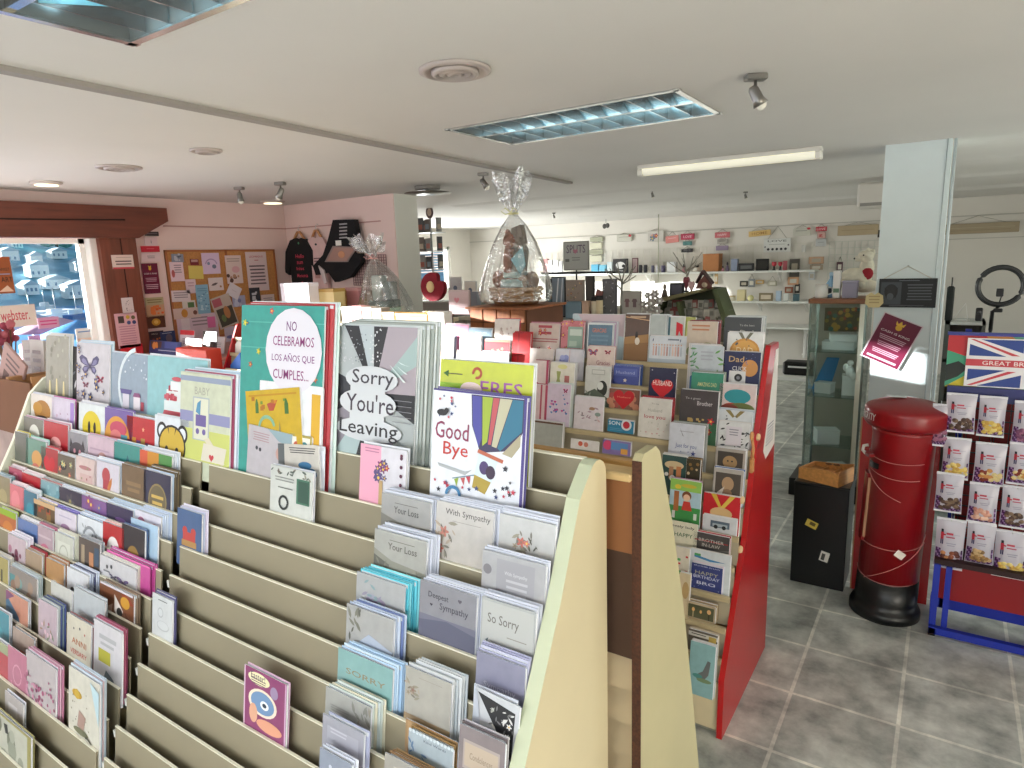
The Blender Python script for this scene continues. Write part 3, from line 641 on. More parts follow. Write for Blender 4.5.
# ---- row 1
A(1, 31, 54, 393, '#e4dcd6', [('E', .5, .62, .36, .26, '#b0792f'), ('E', .3, .68, .2, .14, '#c48f3f'), ('E', .5, .42, .3, .1, '#4a2d35')], 'card with a golden dog portrait', backs=2)
A(1, 52, 74, 397, '#d5cbe0', [('R', .84, .1, 1, .95, '#a686cf'), ('K', 'c', 12, ['#b49ab5', '#c8a9c0'], .15, .3, .75, .7, .06, 2)], 'lilac card with a striped violet edge and magenta top', backs=1, bcols=('#cf64b4',))
A(1, 79, 105, 402, '#dfe6ea', [('E', .5, .5, .36, .36, '#dac32a'), ('E', .41, .5, .05, .13, '#2b2620'), ('E', .62, .5, .05, .13, '#2b2620')], 'card with a yellow smiling face', backs=2)
A(1, 105, 133, 407, '#6f5aa4', [('A', .45, .35, .2, .45, .2, PI, '#d89a3c'), ('E', .5, .6, .3, .16, '#c24a66'), ('E', .42, .44, .2, .14, '#d77a7a'), ('R', .6, .1, .82, .5, '#4d94a6'), ('R', .35, .1, .6, .34, '#b33b5e')], 'violet card with a pink haired figure and rainbow', backs=1, bcols=('#8f77c6',))
A(1, 127, 155, 415, '#b8202b', [('R', .2, .1, .34, .55, '#c08a2b'), ('R', .36, .1, .5, .5, '#6b4a8a'), ('R', .52, .1, .66, .56, '#a8873f'), ('R', .68, .1, .8, .48, '#5c3560'), ('S', .6, .75, .1, '#e9b08a')], 'red card with a row of coloured bottles', backs=1)
A(1, 155, 189, 414, '#dde4ee', [('C', .22, .72, .15, '#1b1b22'), ('C', .22, .72, .10, '#dfe5ee'), ('C', .82, .72, .15, '#1b1b22'), ('C', .82, .72, .10, '#dfe5ee'), ('E', .52, .48, .40, .38, '#1b1b22'), ('E', .52, .48, .36, .34, '#c9a93c'), ('C', .37, .42, .045, '#1b1b22'), ('C', .67, .42, .045, '#1b1b22'), ('P', [(.38, .82), (.42, .82), (.44, .68)], '#1b1b22'), ('P', [(.62, .82), (.66, .82), (.60, .68)], '#1b1b22')], 'white card with a cheerful yellow bee face', backs=1, bcols=('#e8ecf2',))
# ---- row 2
A(2, 24, 43, 416, '#6f7168', [('E', .55, .55, .28, .3, '#dcdcd6')], 'grey card with a white oval', backs=2, bcols=('#c58fae', '#ddd'+'dde'))
A(2, 44, 68, 420, '#b61f2e', [('E', .5, .5, .22, .16, '#e0a0a0'), ('E', .5, .36, .16, .1, '#ece0da')], 'red card with a small pink bear', backs=2, bcols=('#d69ab0', '#e8e2e8'))
A(2, 68, 87, 431, '#8f8f98', [('P', [(.15, .85), (.3, .6), (.1, .6)], '#332f36'), ('P', [(.8, .85), (.9, .6), (.68, .6)], '#332f36'), ('E', .5, .5, .4, .26, '#4a454d'), ('C', .36, .52, .06, '#c58a96'), ('C', .64, .52, .06, '#c58a96')], 'grey card with a dark cat face', backs=2)
A(2, 88, 115, 434, '#cdb4c4', [('A', .55, .35, .12, .22, .1, PI-.1, '#b98c88'), ('R', .1, .66, .8, .70, '#b79bb0')], 'dusty pink card with a small rainbow', backs=1, bcols=('#d9a9c4',))
A(2, 114, 142, 441, '#2f8c88', [('P', [(.1, .35), (.9, .45), (.6, .55), (.5, .75), (.42, .52), (.15, .5)], '#1f5f6e')], 'teal card with a dark aeroplane', backs=2, bcols=('#8cc7d6', '#dfe9ee'))
A(2, 140, 172, 449, '#b99a3e', [('R', 0, .55, .25, 1, '#cf5a3c'), ('R', .25, .55, .6, 1, '#c98a2e'), ('R', .6, .55, 1, 1, '#4f8a4a'), ('E', .5, .32, .38, .2, '#2a2520'), ('E', .5, .30, .33, .17, '#c9962f')], 'orange and green card with a round yellow bear', backs=4, bcols=('#dfe4f0', '#e9ecf4', '#d2dcec', '#e6e9f2'), tx=.004)
# ---- row 3
A(3, 15, 28, 431, '#5c625a', [('R', .1, .2, .9, .3, '#70766c')], 'narrow dark sage card at the left end', backs=1, bcols=('#d3c43a',))
A(3, 26, 46, 437, '#5d8f80', [('E', .55, .55, .25, .2, '#cf9a5a'), ('E', .5, .3, .2, .14, '#c0695e')], 'sea green card with an orange number', backs=2, bcols=('#d9dde4', '#8fd0c0'))
A(3, 41, 58, 446, '#a81524', [('H', .5, .55, .7, '#c2202f')], 'deep red card with heart cutouts', backs=2, bcols=('#d83244', '#8f1420'))
A(3, 57, 75, 453, '#5b5346', [('E', .35, .7, .2, .12, '#16151a'), ('K', 'f', 8, ['#d9cf9c', '#b3bf9a', '#c46a6a'], .1, .2, .95, .9, .18, 6), ('E', .7, .3, .25, .1, '#16151a')], 'card with black cats among flowers', backs=2)
A(3, 76, 97, 455, '#d4bfbd', [('E', .45, .75, .3, .05, '#b0787c'), ('R', .2, .35, .8, .6, '#c8a9a8'), ('K', 'c', 8, ['#a05c60', '#8f8a6a'], .1, .1, .9, .8, .07, 3)], 'pale pink card with a decorated cake', backs=3)
A(3, 94, 119, 459, '#cfcad8', [('E', .5, .7, .16, .18, '#b34a50'), ('R', .38, .25, .62, .6, '#a83c48'), ('R', .5, .05, .62, .3, '#4a62a0'), ('V', .65, .5, .4, 1.1, '#c4793f')], 'pale card with a red parrot', backs=3, bcols=('#d8e2f2', '#e6ebf4'))
A(3, 122, 146, 463, '#6f5a42', [('R', .2, .6, .8, .68, '#8a7152'), ('R', .25, .48, .75, .55, '#8a7152'), ('P', [(.3, .02), (.4, .02), (.38, .2), (.32, .2)], '#d9c8a0'), ('P', [(.6, .02), (.7, .02), (.68, .24), (.62, .24)], '#d9c8a0')], 'brown and gold card with champagne glasses', backs=2, bcols=('#7c6a50', '#5f5340'))
A(3, 144, 171, 469, '#262c48', [('E', .52, .45, .34, .34, '#8a7a52'), ('E', .52, .45, .3, .3, '#6b6048'), ('R', .3, .5, .74, .56, '#c8a85a'), ('R', .34, .38, .7, .44, '#c8a85a')], 'navy card with a gold round badge', backs=5, bcols=('#b9cbe4', '#6b5c42', '#5a4c38', '#7c6a48', '#4f4434'), tx=.0038)
# ---- row 4
A(4, 9, 22, 466, '#b04a68', [('C', .5, .6, .25, '#cf7f94')], 'raspberry pink card, fourth tier at the left end', backs=3, bcols=('#e6c3cf', '#eadfe4'))
A(4, 22, 41, 472, '#b3172a', [('E', .5, .45, .3, .25, '#d98a92')], 'red card with a pink circle, above the salmon card', backs=3, bcols=('#e7dfe2', '#dcc7cc'))
A(4, 40, 60, 479, '#7fa8b4', [('K', 'c', 8, ['#93b9c2', '#6b96a6'], .1, .3, .9, .9, .15, 2)], 'misty light blue card', backs=3, bcols=('#b06a68', '#8fa0a2', '#c9c9cc'))
A(4, 59, 82, 486, '#272740', [('F', .5, .6, .4, '#4f4d56', '#8f8455'), ('V', .5, .35, .35, 1.2, '#5a5b50')], 'navy card with a faded rose', backs=3, bcols=('#e4eaf4', '#ccd8ec'))
A(4, 81, 107, 494, '#7b5490', [('K', 'f', 6, ['#9a5f94', '#8a4a80', '#6b6aa6'], .15, .3, .85, .9, .22, 4)], 'purple card with magenta flowers', backs=3, bcols=('#e1dfee', '#d9c8ae', '#e8eaf4'))
A(4, 106, 133, 502, '#2a2750', [('E', .55, .6, .2, .08, '#6b4a86')], 'indigo card with a soft violet glow', backs=5, bcols=('#c4d8f0', '#d6e4f4'))
A(4, 135, 161, 509, '#d5d4e4', [('E', .25, .66, .16, .2, '#b87a9a'), ('E', .75, .58, .16, .2, '#b98a80')], 'pale card with a pink owl and a brown owl', backs=5, bcols=('#c7d6f0', '#d4e0f4', '#dce6f6'), tx=.0045)
card(lip1, 4, 177.5, 202, 507, '#43608c', [('R', .25, .12, .75, .42, '#b8433f'), ('C', .33, .45, .1, '#b8433f'), ('C', .67, .45, .1, '#b8433f'), ('R', .2, .04, .8, .2, '#a8804a')], 'blue card with an orange frog, alone on an empty beige rail', backs=3, bcols=('#c9cfe8', '#d9cfe6', '#e0dbee'), tx=.003)
# ---- row 5
A(5, -4, 10, 474, '#8a8060', [('E', .5, .5, .3, .2, '#a89a74')], 'khaki patterned card cut by the frame edge', backs=3, bcols=('#5f8a94', '#7fa3a8'))
A(5, 10, 24, 483, '#d5707c', [('C', .4, .6, .3, '#e28a94'), ('C', .6, .3, .25, '#d98f86')], 'salmon pink card with a unicorn', backs=3, bcols=('#e9cbd2', '#f0dfe2'))
A(5, 23, 37, 489, '#226f8a', [('C', .5, .5, .25, '#3a8aa0')], 'deep teal card, fifth tier', backs=3, bcols=('#d3dce4', '#e6eaee'))
A(5, 34, 55, 498, '#5a4426', [('K', 'r', 10, ['#8a6a3a', '#33291c', '#a34a2c'], .1, .1, .9, .8, .16, 5), ('R', .0, .86, 1, 1, '#c9a67c')], 'brown card with a wooden scene', backs=3, bcols=('#e0c8a4', '#c4b8dc'))
A(5, 55, 76, 507, '#d8d0e0', [('E', .5, .5, .22, .12, '#9c7a9c'), ('R', .2, .8, .8, .84, '#b8b0c8')], 'pale lilac card with a small purple posy', backs=3, bcols=('#5f4fb0', '#7264c0', '#ccd4ec'))
A(5, 78, 103, 514, '#dadfe8', [('A', .5, .4, .24, .3, .1, PI-.1, '#8a8f98'), ('K', 'v', 8, ['#7f858c', '#9aa0a8'], .2, .55, .8, .8, .12, 3)], 'white card with a grey leaf wreath', backs=4, bcols=('#bcd2ea', '#d2e0f2', '#e4ecf6'))
A(5, 103, 124, 521, '#b01a22', [('E', .5, .38, .3, .34, '#e2dcdc'), ('C', .42, .48, .03, INK), ('C', .6, .48, .03, INK)], 'red card with a white egg shaped face', backs=2, bcols=('#e9b8b4', '#e7ccc8'))
A(5, 122, 145, 523, '#22222a', [('E', .5, .36, .27, .26, '#8f6f35'), ('R', .32, .36, .68, .42, '#d0a850'), ('R', .36, .28, .64, .33, '#d0a850')], 'black card with a gold owl', backs=1, bcols=('#5f7aa8',))
A(5, 131, 158, 517, '#aac6e0', [('K', 'c', 5, ['#c2d8ea', '#98b8d8'], .1, .3, .9, .9, .2, 3)], 'plain pale blue card at the right end of its tier', backs=0, off=.014)
# ---- row 6
A(6, 0, 16, 507, '#b5602c', [('R', 0, .82, 1, 1, '#8fae2e'), ('E', .5, .5, .3, .2, '#c77c3c')], 'orange card with a lime green top', backs=1, bcols=('#9dba3a',))
A(6, 18, 38, 517, '#5878b0', [('E', .5, .5, .34, .16, '#7a98c8'), ('E', .6, .3, .25, .1, '#c0cce4')], 'cornflower blue card with a whale', backs=3, bcols=('#d6d8e2', '#ececf0'))
A(6, 37, 53, 524, '#b09aa6', [('E', .5, .35, .3, .2, '#b86a84'), ('R', .1, .7, .9, .76, '#c4b4bc')], 'mauve card with a pink rose', backs=3, bcols=('#b04870', '#c46a8c', '#6b5a60'), tx=.004)
A(6, 55, 73, 531, '#c3c6bd', [('R', .15, .2, .85, .8, '#cfd1c8'), ('A', .5, .5, .2, .24, 0, 6.2, '#a9ab9f')], 'pale sage card with an embossed ring', backs=3, bcols=('#d6d6c6', '#dedccc'), tx=.004)
A(6, 79, 100, 536, '#4d4440', [('R', .12, .2, .28, .85, '#9a8a74'), ('R', .5, .1, .7, .75, '#b8805c'), ('R', .3, .0, .5, .5, '#2e2a2a'), ('R', .75, .5, .95, .9, '#3c5068')], 'dark photo card of a city street at night', backs=2, bcols=('#8d9298', '#a9adb4'))
A(6, 100, 136, 554, '#c9c8ce', bfly(.66, .52, .2, '#6b4f80')+bfly(.40, .55, .14, '#77738c')+[('C', .22, .76, .03, INK), ('C', .34, .8, .03, INK), ('R', .12, .62, .3, .66, '#7a7a84')], 'silver card with purple butterflies', backs=2, bcols=('#ddd8cf', '#cfc8bc'))
A(6, 107, 150, 549, '#c04a94', [('R', 0, .96, 1, 1, '#d468a8')], 'magenta envelope backed card', backs=3, bcols=('#b93d8c', '#c85aa0'), off=.0105, tx=.005, edge='#c85aa0', env='#b8408a')
# ---- row 7
A(7, 8, 26, 533, '#c4b2bc', [('K', 'c', 8, ['#9a5470', '#a87088', '#7a3c54'], .1, .1, .9, .8, .16, 3)], 'lilac card with plum berries', backs=4, bcols=('#ddd4e4', '#e6e2ee'), tx=.004)
A(7, 25, 42, 548, '#a58f78', [('K', 'f', 5, ['#6b2a38', '#8a3a48'], .3, .05, .9, .5, .25, 3)], 'kraft brown card with dark red flowers', backs=3, bcols=('#b09a7c', '#a01828', '#b02030'))
A(7, 46, 64, 557, '#b08454', [('E', .5, .3, .24, .2, '#c4bcb0'), ('E', .4, .36, .06, .05, '#3a302a'), ('E', .6, .36, .06, .05, '#3a302a')], 'orange brown card with a small white dog', backs=3, bcols=('#b07a4c', '#d8c8b4', '#9c6438'))
A(7, 67, 88, 566, '#d5d7de', [('E', .28, .42, .12, .12, '#2e2a2c'), ('E', .7, .36, .13, .14, '#7a5f50'), ('E', .5, .3, .12, .1, '#c4c4c8')], 'white card with a row of little dogs', backs=5, bcols=('#ccd4ea', '#d8def0', '#4f5478', '#dde4f4'), tx=.0055)
A(7, 100, 134, 580, '#7c4a30', [('K', 'v', 8, ['#8f3a24', '#6b3a26', '#94542f'], 0, .0, 1, .9, .3, 4), ('P', [(.12, .42), (.4, .62), (.34, .2)], '#c2a390'), ('P', [(.45, .85), (.7, .55), (.6, .25), (.45, .5)], '#e0d8d4'), ('E', .6, .5, .08, .1, '#26211f'), ('E', .76, .76, .13, .13, '#c8932c'), ('R', .02, .95, .98, 1, '#cfc9d2')], 'photo card with a brown and white dog in autumn leaves', backs=2, bcols=('#8a7460', '#75614f'), tx=.008)
card(lip1, 7, 152.6, 172.5, 592, '#c9ccd0', [('L', 1, .3, .75, .88, .05, '#55585e'), ('C', .42, .6, .14, '#a8abb0'), ('C', .42, .6, .11, '#c9ccd0'), ('E', .55, .3, .3, .12, '#aeb1b6'), ('E', .55, .31, .27, .1, '#c9ccd0')], 'small white card with a grey pencil sketch', backs=2, bcols=('#5f5c8c', '#45436a'))
# ---- row 8
A(8, -6, 8, 553, '#a89c60', [('R', .5, .0, .62, .7, '#4a4a3a'), ('R', .1, .0, .3, .6, '#c0b03c')], 'yellow and olive card cut by the frame edge', backs=3, bcols=('#c9c8c4', '#d4cfc0'))
A(8, 10, 37, 565, '#8c8480', [('R', .0, .0, .35, .8, '#4f8a90'), ('K', 'c', 8, ['#7ba2a4', '#a08878', '#8a6a5a'], .05, .1, .95, .8, .2, 6)], 'teal and brown marbled card', backs=3, bcols=('#b4c4c8', '#c4ccd0'))
A(8, 51, 72, 580, '#c6c6c2', [('E', .5, .3, .24, .14, '#a04c68')], 'pale card with a single deep pink bloom', backs=0)
A(8, 74, 105, 586, '#b3b9c0', [('A', .35, .4, .14, .2, 0, 5, '#cdd1d6'), ('K', 'v', 6, ['#8f8478', '#9aa0a8'], .05, .05, .5, .4, .2, 3)], 'blue-grey marbled card', backs=1, bcols=('#9aa4ac',))
card(lip1, 8, 245, 287, 664, '#8a3a6c', [('E', .35, .86, .26, .1, '#e6dfb8'), ('T', 'Easter!', .33, .9, .34, '#4a3a50'), ('L', 3, .16, .52, .84, .035, '#6a5a60'), ('E', .45, .5, .34, .22, '#e8d9c8'), ('E', .45, .5, .28, .18, '#6f8fb8'), ('E', .5, .48, .1, .07, '#e8eef4'), ('E', .5, .48, .05, .035, '#2a3348'), ('E', .72, .76, .09, .1, '#9a86a8'), ('E', .24, .28, .1, .16, '#d8a48a'), ('E', .62, .16, .3, .1, '#d99a80'), ('R', 0, 0, .03, 1, '#d9b8d0'), ('R', .97, 0, 1, 1, '#caa2c4')], 'magenta card with a big blue eyed owl, alone low on the beige rails', backs=1, bcols=('#d8b4d0',))
# ---- rows 9 to 13
A(9, 6, 28, 589, '#c58a76', [('P', [(0, .2), (0, .9), (.6, .5), (.7, .1)], '#4a6f8c'), ('P', [(0, .75), (0, 1), (.4, .95)], '#7a4a70')], 'coral card with a deep blue wave', backs=1, bcols=('#cfcdd8',))
A(9, 38.5, 57, 598, '#bba8b4', [('K', 'v', 9, ['#8f9aa8', '#7a8a70', '#a88a70'], .15, .05, .85, .6, .22, 3), ('K', 'c', 5, ['#d8b8c4', '#a86a7c'], .2, .4, .8, .8, .12, 7)], 'dusky pink card with a pale bouquet', backs=4, bcols=('#a9b0ae', '#4a5a94', '#8a9a98', '#3a4a88'), tx=.0045)
A(9, 67, 91, 612, '#c9c3b4', [('C', .3, .8, .025, INK), ('C', .55, .84, .03, INK), ('C', .75, .78, .025, '#a04a3c'), ('T', 'ANNI', .52, .6, .6, '#a85f38', .1), ('T', 'VERSARY', .5, .42, .68, '#b03e38', .08)], 'cream card lettered in orange and red', backs=1, bcols=('#7a3a3c',), tx=.008)
A(9, 94, 123, 618, '#cbc8cf', [('R', .2, .78, .8, .84, '#a8a8ae'), ('R', .25, .7, .72, .74, '#a8a8ae'), ('R', .18, .46, .60, .64, '#a8a236'), ('P', [(.3, .15), (.45, .38), (.72, .3), (.8, .1)], '#5a6670')], 'white card with a mustard square and grey teapot', backs=3, bcols=('#a84a6c', '#c4708c', '#8a3458'), tx=.006)
A(10, -6, 9, 606, '#3f8a9c', [('C', .4, .5, .2, '#5aa0ae')], 'turquoise card at the left frame edge', backs=1)
A(10, 13, 34, 626, '#a8948a', [('R', .35, .0, 1, .55, '#b05a48')], 'taupe card with a coral panel', backs=1, bcols=('#c4b4a8',))
A(11, -10, 8, 634, '#b4434f', [('R', .0, .8, 1, 1, '#9aa080')], 'crimson card at the left frame edge', backs=1)
A(11, 8, 27, 644, '#b8708a', [('A', .5, .55, .2, .24, 0, 6.2, '#d09ab0'), ('A', .5, .45, .3, .34, 3.4, 5.4, '#cf9ab0')], 'rose pink card with embossed hearts', backs=0)
A(11, 26, 56, 649, '#b9b0b4', [('K', 'c', 40, ['#a85f80', '#c890a8', '#8f4468'], 0, 0, 1, .55, .07, 3), ('K', 'c', 14, ['#c890a8', '#a85f80'], 0, .5, 1, .8, .05, 4)], 'marbled pink and silver card', backs=3, bcols=('#c48aa4', '#d8b4c4', '#b87894'), tx=.006)
A(11, 69, 103, 665, '#cfcbc0', [('E', .28, .72, .16, .05, '#b8922c'), ('C', .28, .72, .08, '#c4a23c'), ('K', 'c', 12, ['#6b6a60', '#8f8a78'], .1, .35, .7, .9, .03, 4), ('P', [(.3, .35), (.36, .55), (.58, .5), (.5, .32)], '#a88a80'), ('E', .42, .3, .24, .04, '#6a6a50'), ('P', [(.3, .05), (.34, .05), (.5, .2), (.46, .2)], '#3a3a30'), ('P', [(.6, .03), (.64, .03), (.78, .18), (.74, .18)], '#3a3a30'), ('A', .62, .12, .2, .23, -1.2, 1.8, '#3a3a30'), ('P', [(.72, .97), (1, .9), (1, .5), (.88, .7)], '#b4cdd8')], 'ivory card with a flower fairy on a toadstool', backs=4, bcols=('#c8d8e8', '#e0c4cc', '#d4e0ec'), tx=.006)
A(12, 5, 23, 690, '#b7b0b0', [('R', .2, .2, .7, .8, '#c9c4c6'), ('K', 'v', 4, ['#5a5a60', '#b07a50'], .2, .1, .8, .6, .2, 3)], 'small pale card in a clear sleeve, low at the left', backs=1)
A(13, -14, 31, 700, '#b9b9ac', [('K', 'c', 9, ['#8f9284', '#a2a496', '#7a7c6c'], .05, .1, .9, .8, .16, 5), ('P', [(.42, .86), (.46, .7), (.52, .72), (.5, .88)], '#2e3030'), ('R', .93, 0, 1, 1, '#9a9258'), ('R', 0, .96, 1, 1, '#9a9258')], 'large pale card edged in olive at the bottom left', backs=1, bcols=('#a39c66',))
# ---- unit B: display cards
WB = 'right cream rack'
def B(*a, **k): k.setdefault('where', WB); k.setdefault('xlim', -.589); return card(lip1, *a, **k)
B(1, 242, 325, 305, '#2f9a92', [('R', 0, .9, 1, .905, '#57b3aa'), ('R', 0, .75, 1, .755, '#57b3aa'), ('K', 'f', 16, ['#c7c93a', '#b85a50', '#3f5a86', '#c23e4c'], .03, .55, .97, .97, .06, 12), ('C', .66, .745, .33, '#dfdbe6'), ('T', 'NO', .64, .885, .12, '#6f2f74', .055), ('T', 'CELEBRAMOS', .66, .80, .48, '#8a2f74', .055), ('T', 'LOS AÑOS QUE', .66, .705, .5, '#7a2f7c', .055), ('T', 'CUMPLES...', .64, .61, .42, '#8a2f74', .055)], 'tall teal card reading NO CELEBRAMOS LOS AÑOS QUE CUMPLES', backs=4, bcols=('#a02832', '#b3303a', '#d9e2e6', '#cfe2dc'), tx=.0095, off=.01, edge='#d5e6e6')
B(1, 253, 310, 386, '#c7a514', [('R', .06, .93, .94, .95, '#b8860b'), ('P', [(.18, .74), (.24, .74), (.24, .84), (.22, .9), (.20, .9), (.18, .84)], '#3d6b2c'), ('P', [(.72, .72), (.79, .72), (.79, .83), (.76, .89), (.74, .89), (.72, .83)], '#3d6b2c'), ('P', [(.4, .84), (.6, .88), (.52, .76), (.44, .76)], '#a8442c'), ('K', 'r', 7, ['#c77a1c', '#a86a10', '#6b8a2a'], .08, .74, .92, .92, .05, 3), ('A', .38, .56, .12, .16, .2, 3, '#7fae94'), ('P', [(.6, .5), (.62, .66), (.64, .5)], '#8f8a52')], 'yellow card with green bottles and a bunting', backs=0, roll=-.13, off=.006)
B(1, 260, 323, 380, '#e4e7ec', [('R', .84, .1, .97, .92, '#d8a82a')], 'white card with an orange edge behind the yellow bottle card', backs=0, off=.009)
B(1, 247, 290, 425, '#b9b4bc', [('P', [(.45, 1), (1, 1), (1, .72), (.7, .8)], '#8fa6b0'), ('L', 4, .12, .5, .86, .05, '#a88a90'), ('C', .22, .55, .03, INK), ('C', .3, .53, .03, INK), ('E', .8, .55, .14, .16, '#c49a90')], 'grey-pink card with small print leaning by the yellow card', backs=2, bcols=('#c9ccd4', '#d8dae2'), roll=.05, off=.003)
B(1, 290, 312, 433, '#a89a4c', [('R', .08, .6, .92, .95, '#e4e2d8'), ('C', .3, .78, .12, '#c25a3c'), ('C', .68, .78, .14, '#2f7f86')], 'small framed card with coloured dots', backs=0, off=.0045)
B(1, 281, 323, 441, '#c6c2bc', [('R', 0, 0, .16, 1, '#5a5f62'), ('L', 3, .28, .92, .9, .055, '#3c3a38'), ('E', .66, .5, .16, .09, '#2f6f9c'), ('E', .8, .3, .14, .14, '#35688c')], 'grey card with three lines of text and a blue bird', backs=1, roll=-.09)
B(2, 271, 313, 464, '#c8cbc8', [('K', 'v', 16, ['#55605a', '#8f8f80', '#6b5f58'], .02, .84, .98, .97, .1, 4), ('R', .64, .3, .94, .82, '#3f6f5a'), ('R', .68, .34, .92, .78, '#2c4f42'), ('L', 2, .12, .58, .76, .06, '#8c8f8c'), ('L', 1, .2, .55, .55, .05, '#6a6d6a'), ('A', .34, .25, .08, .12, 0, 6.28, '#2c2f30')], 'white card with a green phone-like panel, in front of the teal card', backs=1)
# sorry you're leaving
rays_ = []
cols_ = ['#2a2a30', '#b7c0c6', '#2c2b31', '#a79ca6', '#9fb4b4', '#a79ca6', '#26262c', '#a7aeb0', '#8f8894', '#2a2a30', '#a9bcc0', '#8f8894', '#383840', '#b0b6ba']
def clipc(a):
    x, y = math.cos(a), math.sin(a); s = min(.5/abs(x) if x else 9, .5/abs(y) if y else 9); return (.5+x*s, .5+y*s)
angs = [2.25, 1.98, 1.62, 1.28, .72, .42, .02, -.38, -.95, -1.5, -1.95, -2.35, -2.8, -3.4]
for i, a in enumerate(angs):
    nx_ = angs[i+1] if i+1 < len(angs) else 2.25-2*PI
    pts = [(.5, .5), clipc(a)]
    for c_ in (PI*.75, PI/4, -PI/4, -PI*.75, -PI*1.25):
        if nx_ < c_ < a: pts.append(clipc(c_))
    pts.append(clipc(nx_)); rays_.append(('P', pts, cols_[i]))
rays_ += [('K', 'c', 26, ['#d8d8dc'], .44, .72, .58, .98, .016, 3), ('K', 'c', 26, ['#c9c9cf'], .06, .7, .24, .97, .014, 4), ('K', 'c', 20, ['#7f868c'], .26, .72, .42, .98, .014, 6)]
rays_ += [('P', [(.70+.05*i, .72-.035*i+.05*i), (.74+.05*i, .70-.035*i+.05*i), (.9+.02*i, .6+.06*i), (.87+.02*i, .6+.06*i)], '#cfdcdc') for i in range(3)]
rays_ += [('R', .76, .3+.04*i, .98, .305+.04*i, '#85858c') for i in range(5)]
rays_ += [('E', .48, .60, .33, .10, '#cdd0d6'), ('E', .44, .415, .36, .11, '#cdd0d6'), ('E', .46, .21, .42, .09, '#cdd0d6'), ('R', .22, .2, .66, .55, '#cdd0d6'),
          ('T', 'Sorry', .5, .60, .52, '#37333f', .14), ('T', "You're", .47, .415, .6, '#3a3040', .14), ('T', 'Leaving', .46, .21, .74, '#26242c', .14)]
B(0, 338, 418, 325, '#a9a9b0', rays_, "large patchwork card reading Sorry You're Leaving", backs=6, bcols=('#c7cfd0', '#9fa8a4', '#c0c6c4', '#8c9590', '#d0d6d6', '#a3aca8'), tx=.008, edge='#d7e0e2')
B(1, 361, 407, 443, '#cfccd6', [('R', 0, 0, .46, 1, '#e4a2bc'), ('L', 2, .1, .42, .93, .05, '#b87a98'), ('K', 'f', 9, ['#a8324e', '#7a3c6c', '#b8465c', '#5a4a7c'], .3, .45, .7, .75, .16, 3), ('R', .44, .0, .52, .42, '#b89a6a'), ('K', 'c', 1, ['#6b2a44'], .9, .9, .9, .9, .05, 1)]+[('C', .9, .86-.15*i, .03, '#5a2a44') for i in range(6)], 'pink and white card with a bunch of flowers', backs=1, bcols=('#d8dbe4',), off=.002)
GBYE = [('R', 0, .985, 1, 1, '#4d4288'), ('R', .975, 0, 1, 1, '#4d4288'),
    ('P', [(.43, .98), (.98, .98), (.98, .72), (.9, .56), (.55, .5), (.45, .72)], '#3a3458'), ('P', [(.44, .97), (.54, .97), (.56, .62), (.53, .54), (.46, .72)], '#4a4a9c'), ('P', [(.55, .97), (.66, .97), (.62, .6), (.57, .56)], '#9cb03c'), ('P', [(.665, .97), (.73, .97), (.66, .58), (.63, .58)], '#b8545c'), ('P', [(.735, .97), (.86, .97), (.72, .56), (.67, .57)], '#b9b59c'), ('P', [(.865, .97), (.97, .97), (.97, .72), (.76, .54), (.73, .56)], '#2f6f8c'), ('P', [(.96, .70), (.96, .6), (.88, .5), (.78, .52)], '#a8a088'),
    ('P', [(.53, .53), (.80, .47), (.79, .44), (.52, .50)], '#b8644c'), ('P', [(.54, .49), (.74, .45), (.68, .26), (.5, .31)], '#cfe0ea'), ('P', [(.5, .31), (.68, .27), (.62, .16), (.48, .2)], '#a8923c'), ('E', .60, .38, .05, .05, '#4a3a6c'), ('E', .67, .35, .05, .05, '#3a2a44'),
    ('T', 'Good', .23, .65, .38, '#8a3458', .13), ('T', 'Bye', .28, .48, .28, '#c03a34', .13), ('P', [(.08, .36), (.4, .32), (.48, .35), (.4, .29), (.1, .33)], '#a9aeb4'), ('P', [(.26, .24), (.5, .3), (.5, .31), (.26, .25)], '#6a8a9c'),
    ('P', [(.28, .24), (.33, .26), (.31, .18)], '#8fa83c'), ('P', [(.35, .26), (.40, .27), (.39, .20)], '#c05a5c'), ('P', [(.41, .28), (.46, .29), (.45, .22)], '#b83a4c'),
    ('K', 's', 12, ['#b8344c', '#3c4a7c', '#2f2f3c'], .04, .1, .95, .24, .05, 21), ('K', 's', 10, ['#3c4a7c', '#b8344c'], .05, .76, .4, .95, .035, 8), ('K', 's', 6, ['#b8344c', '#2f2f3c'], .8, .1, .95, .42, .05, 9), ('A', .28, .1, .06, .09, 0, PI, '#3f7fae'), ('E', .12, .8, .06, .025, '#26262c'), ('C', .17, .82, .025, '#26262c')]
def liftop(o, a=.12, b=.88):
    o = list(o)
    if o[0] == 'R': o[2] = a+b*o[2] if o[2] > .01 else 0; o[4] = a+b*o[4]
    elif o[0] == 'P': o[1] = [(x, a+b*y) for x, y in o[1]]
    elif o[0] in 'CSEA': o[2] = a+b*o[2]
    elif o[0] == 'T': o[3] = a+b*o[3]
    elif o[0] == 'K': o[5] = a+b*o[5]; o[7] = a+b*o[7]
    return tuple(o)
B(1, 434, 527, 388, '#dde1ec', [*map(liftop, GBYE)],
  'large white card reading Good Bye with a hot air balloon', backs=1, bcols=('#4d4488',), off=.004, edge='#6a5fa8', tx=.004)
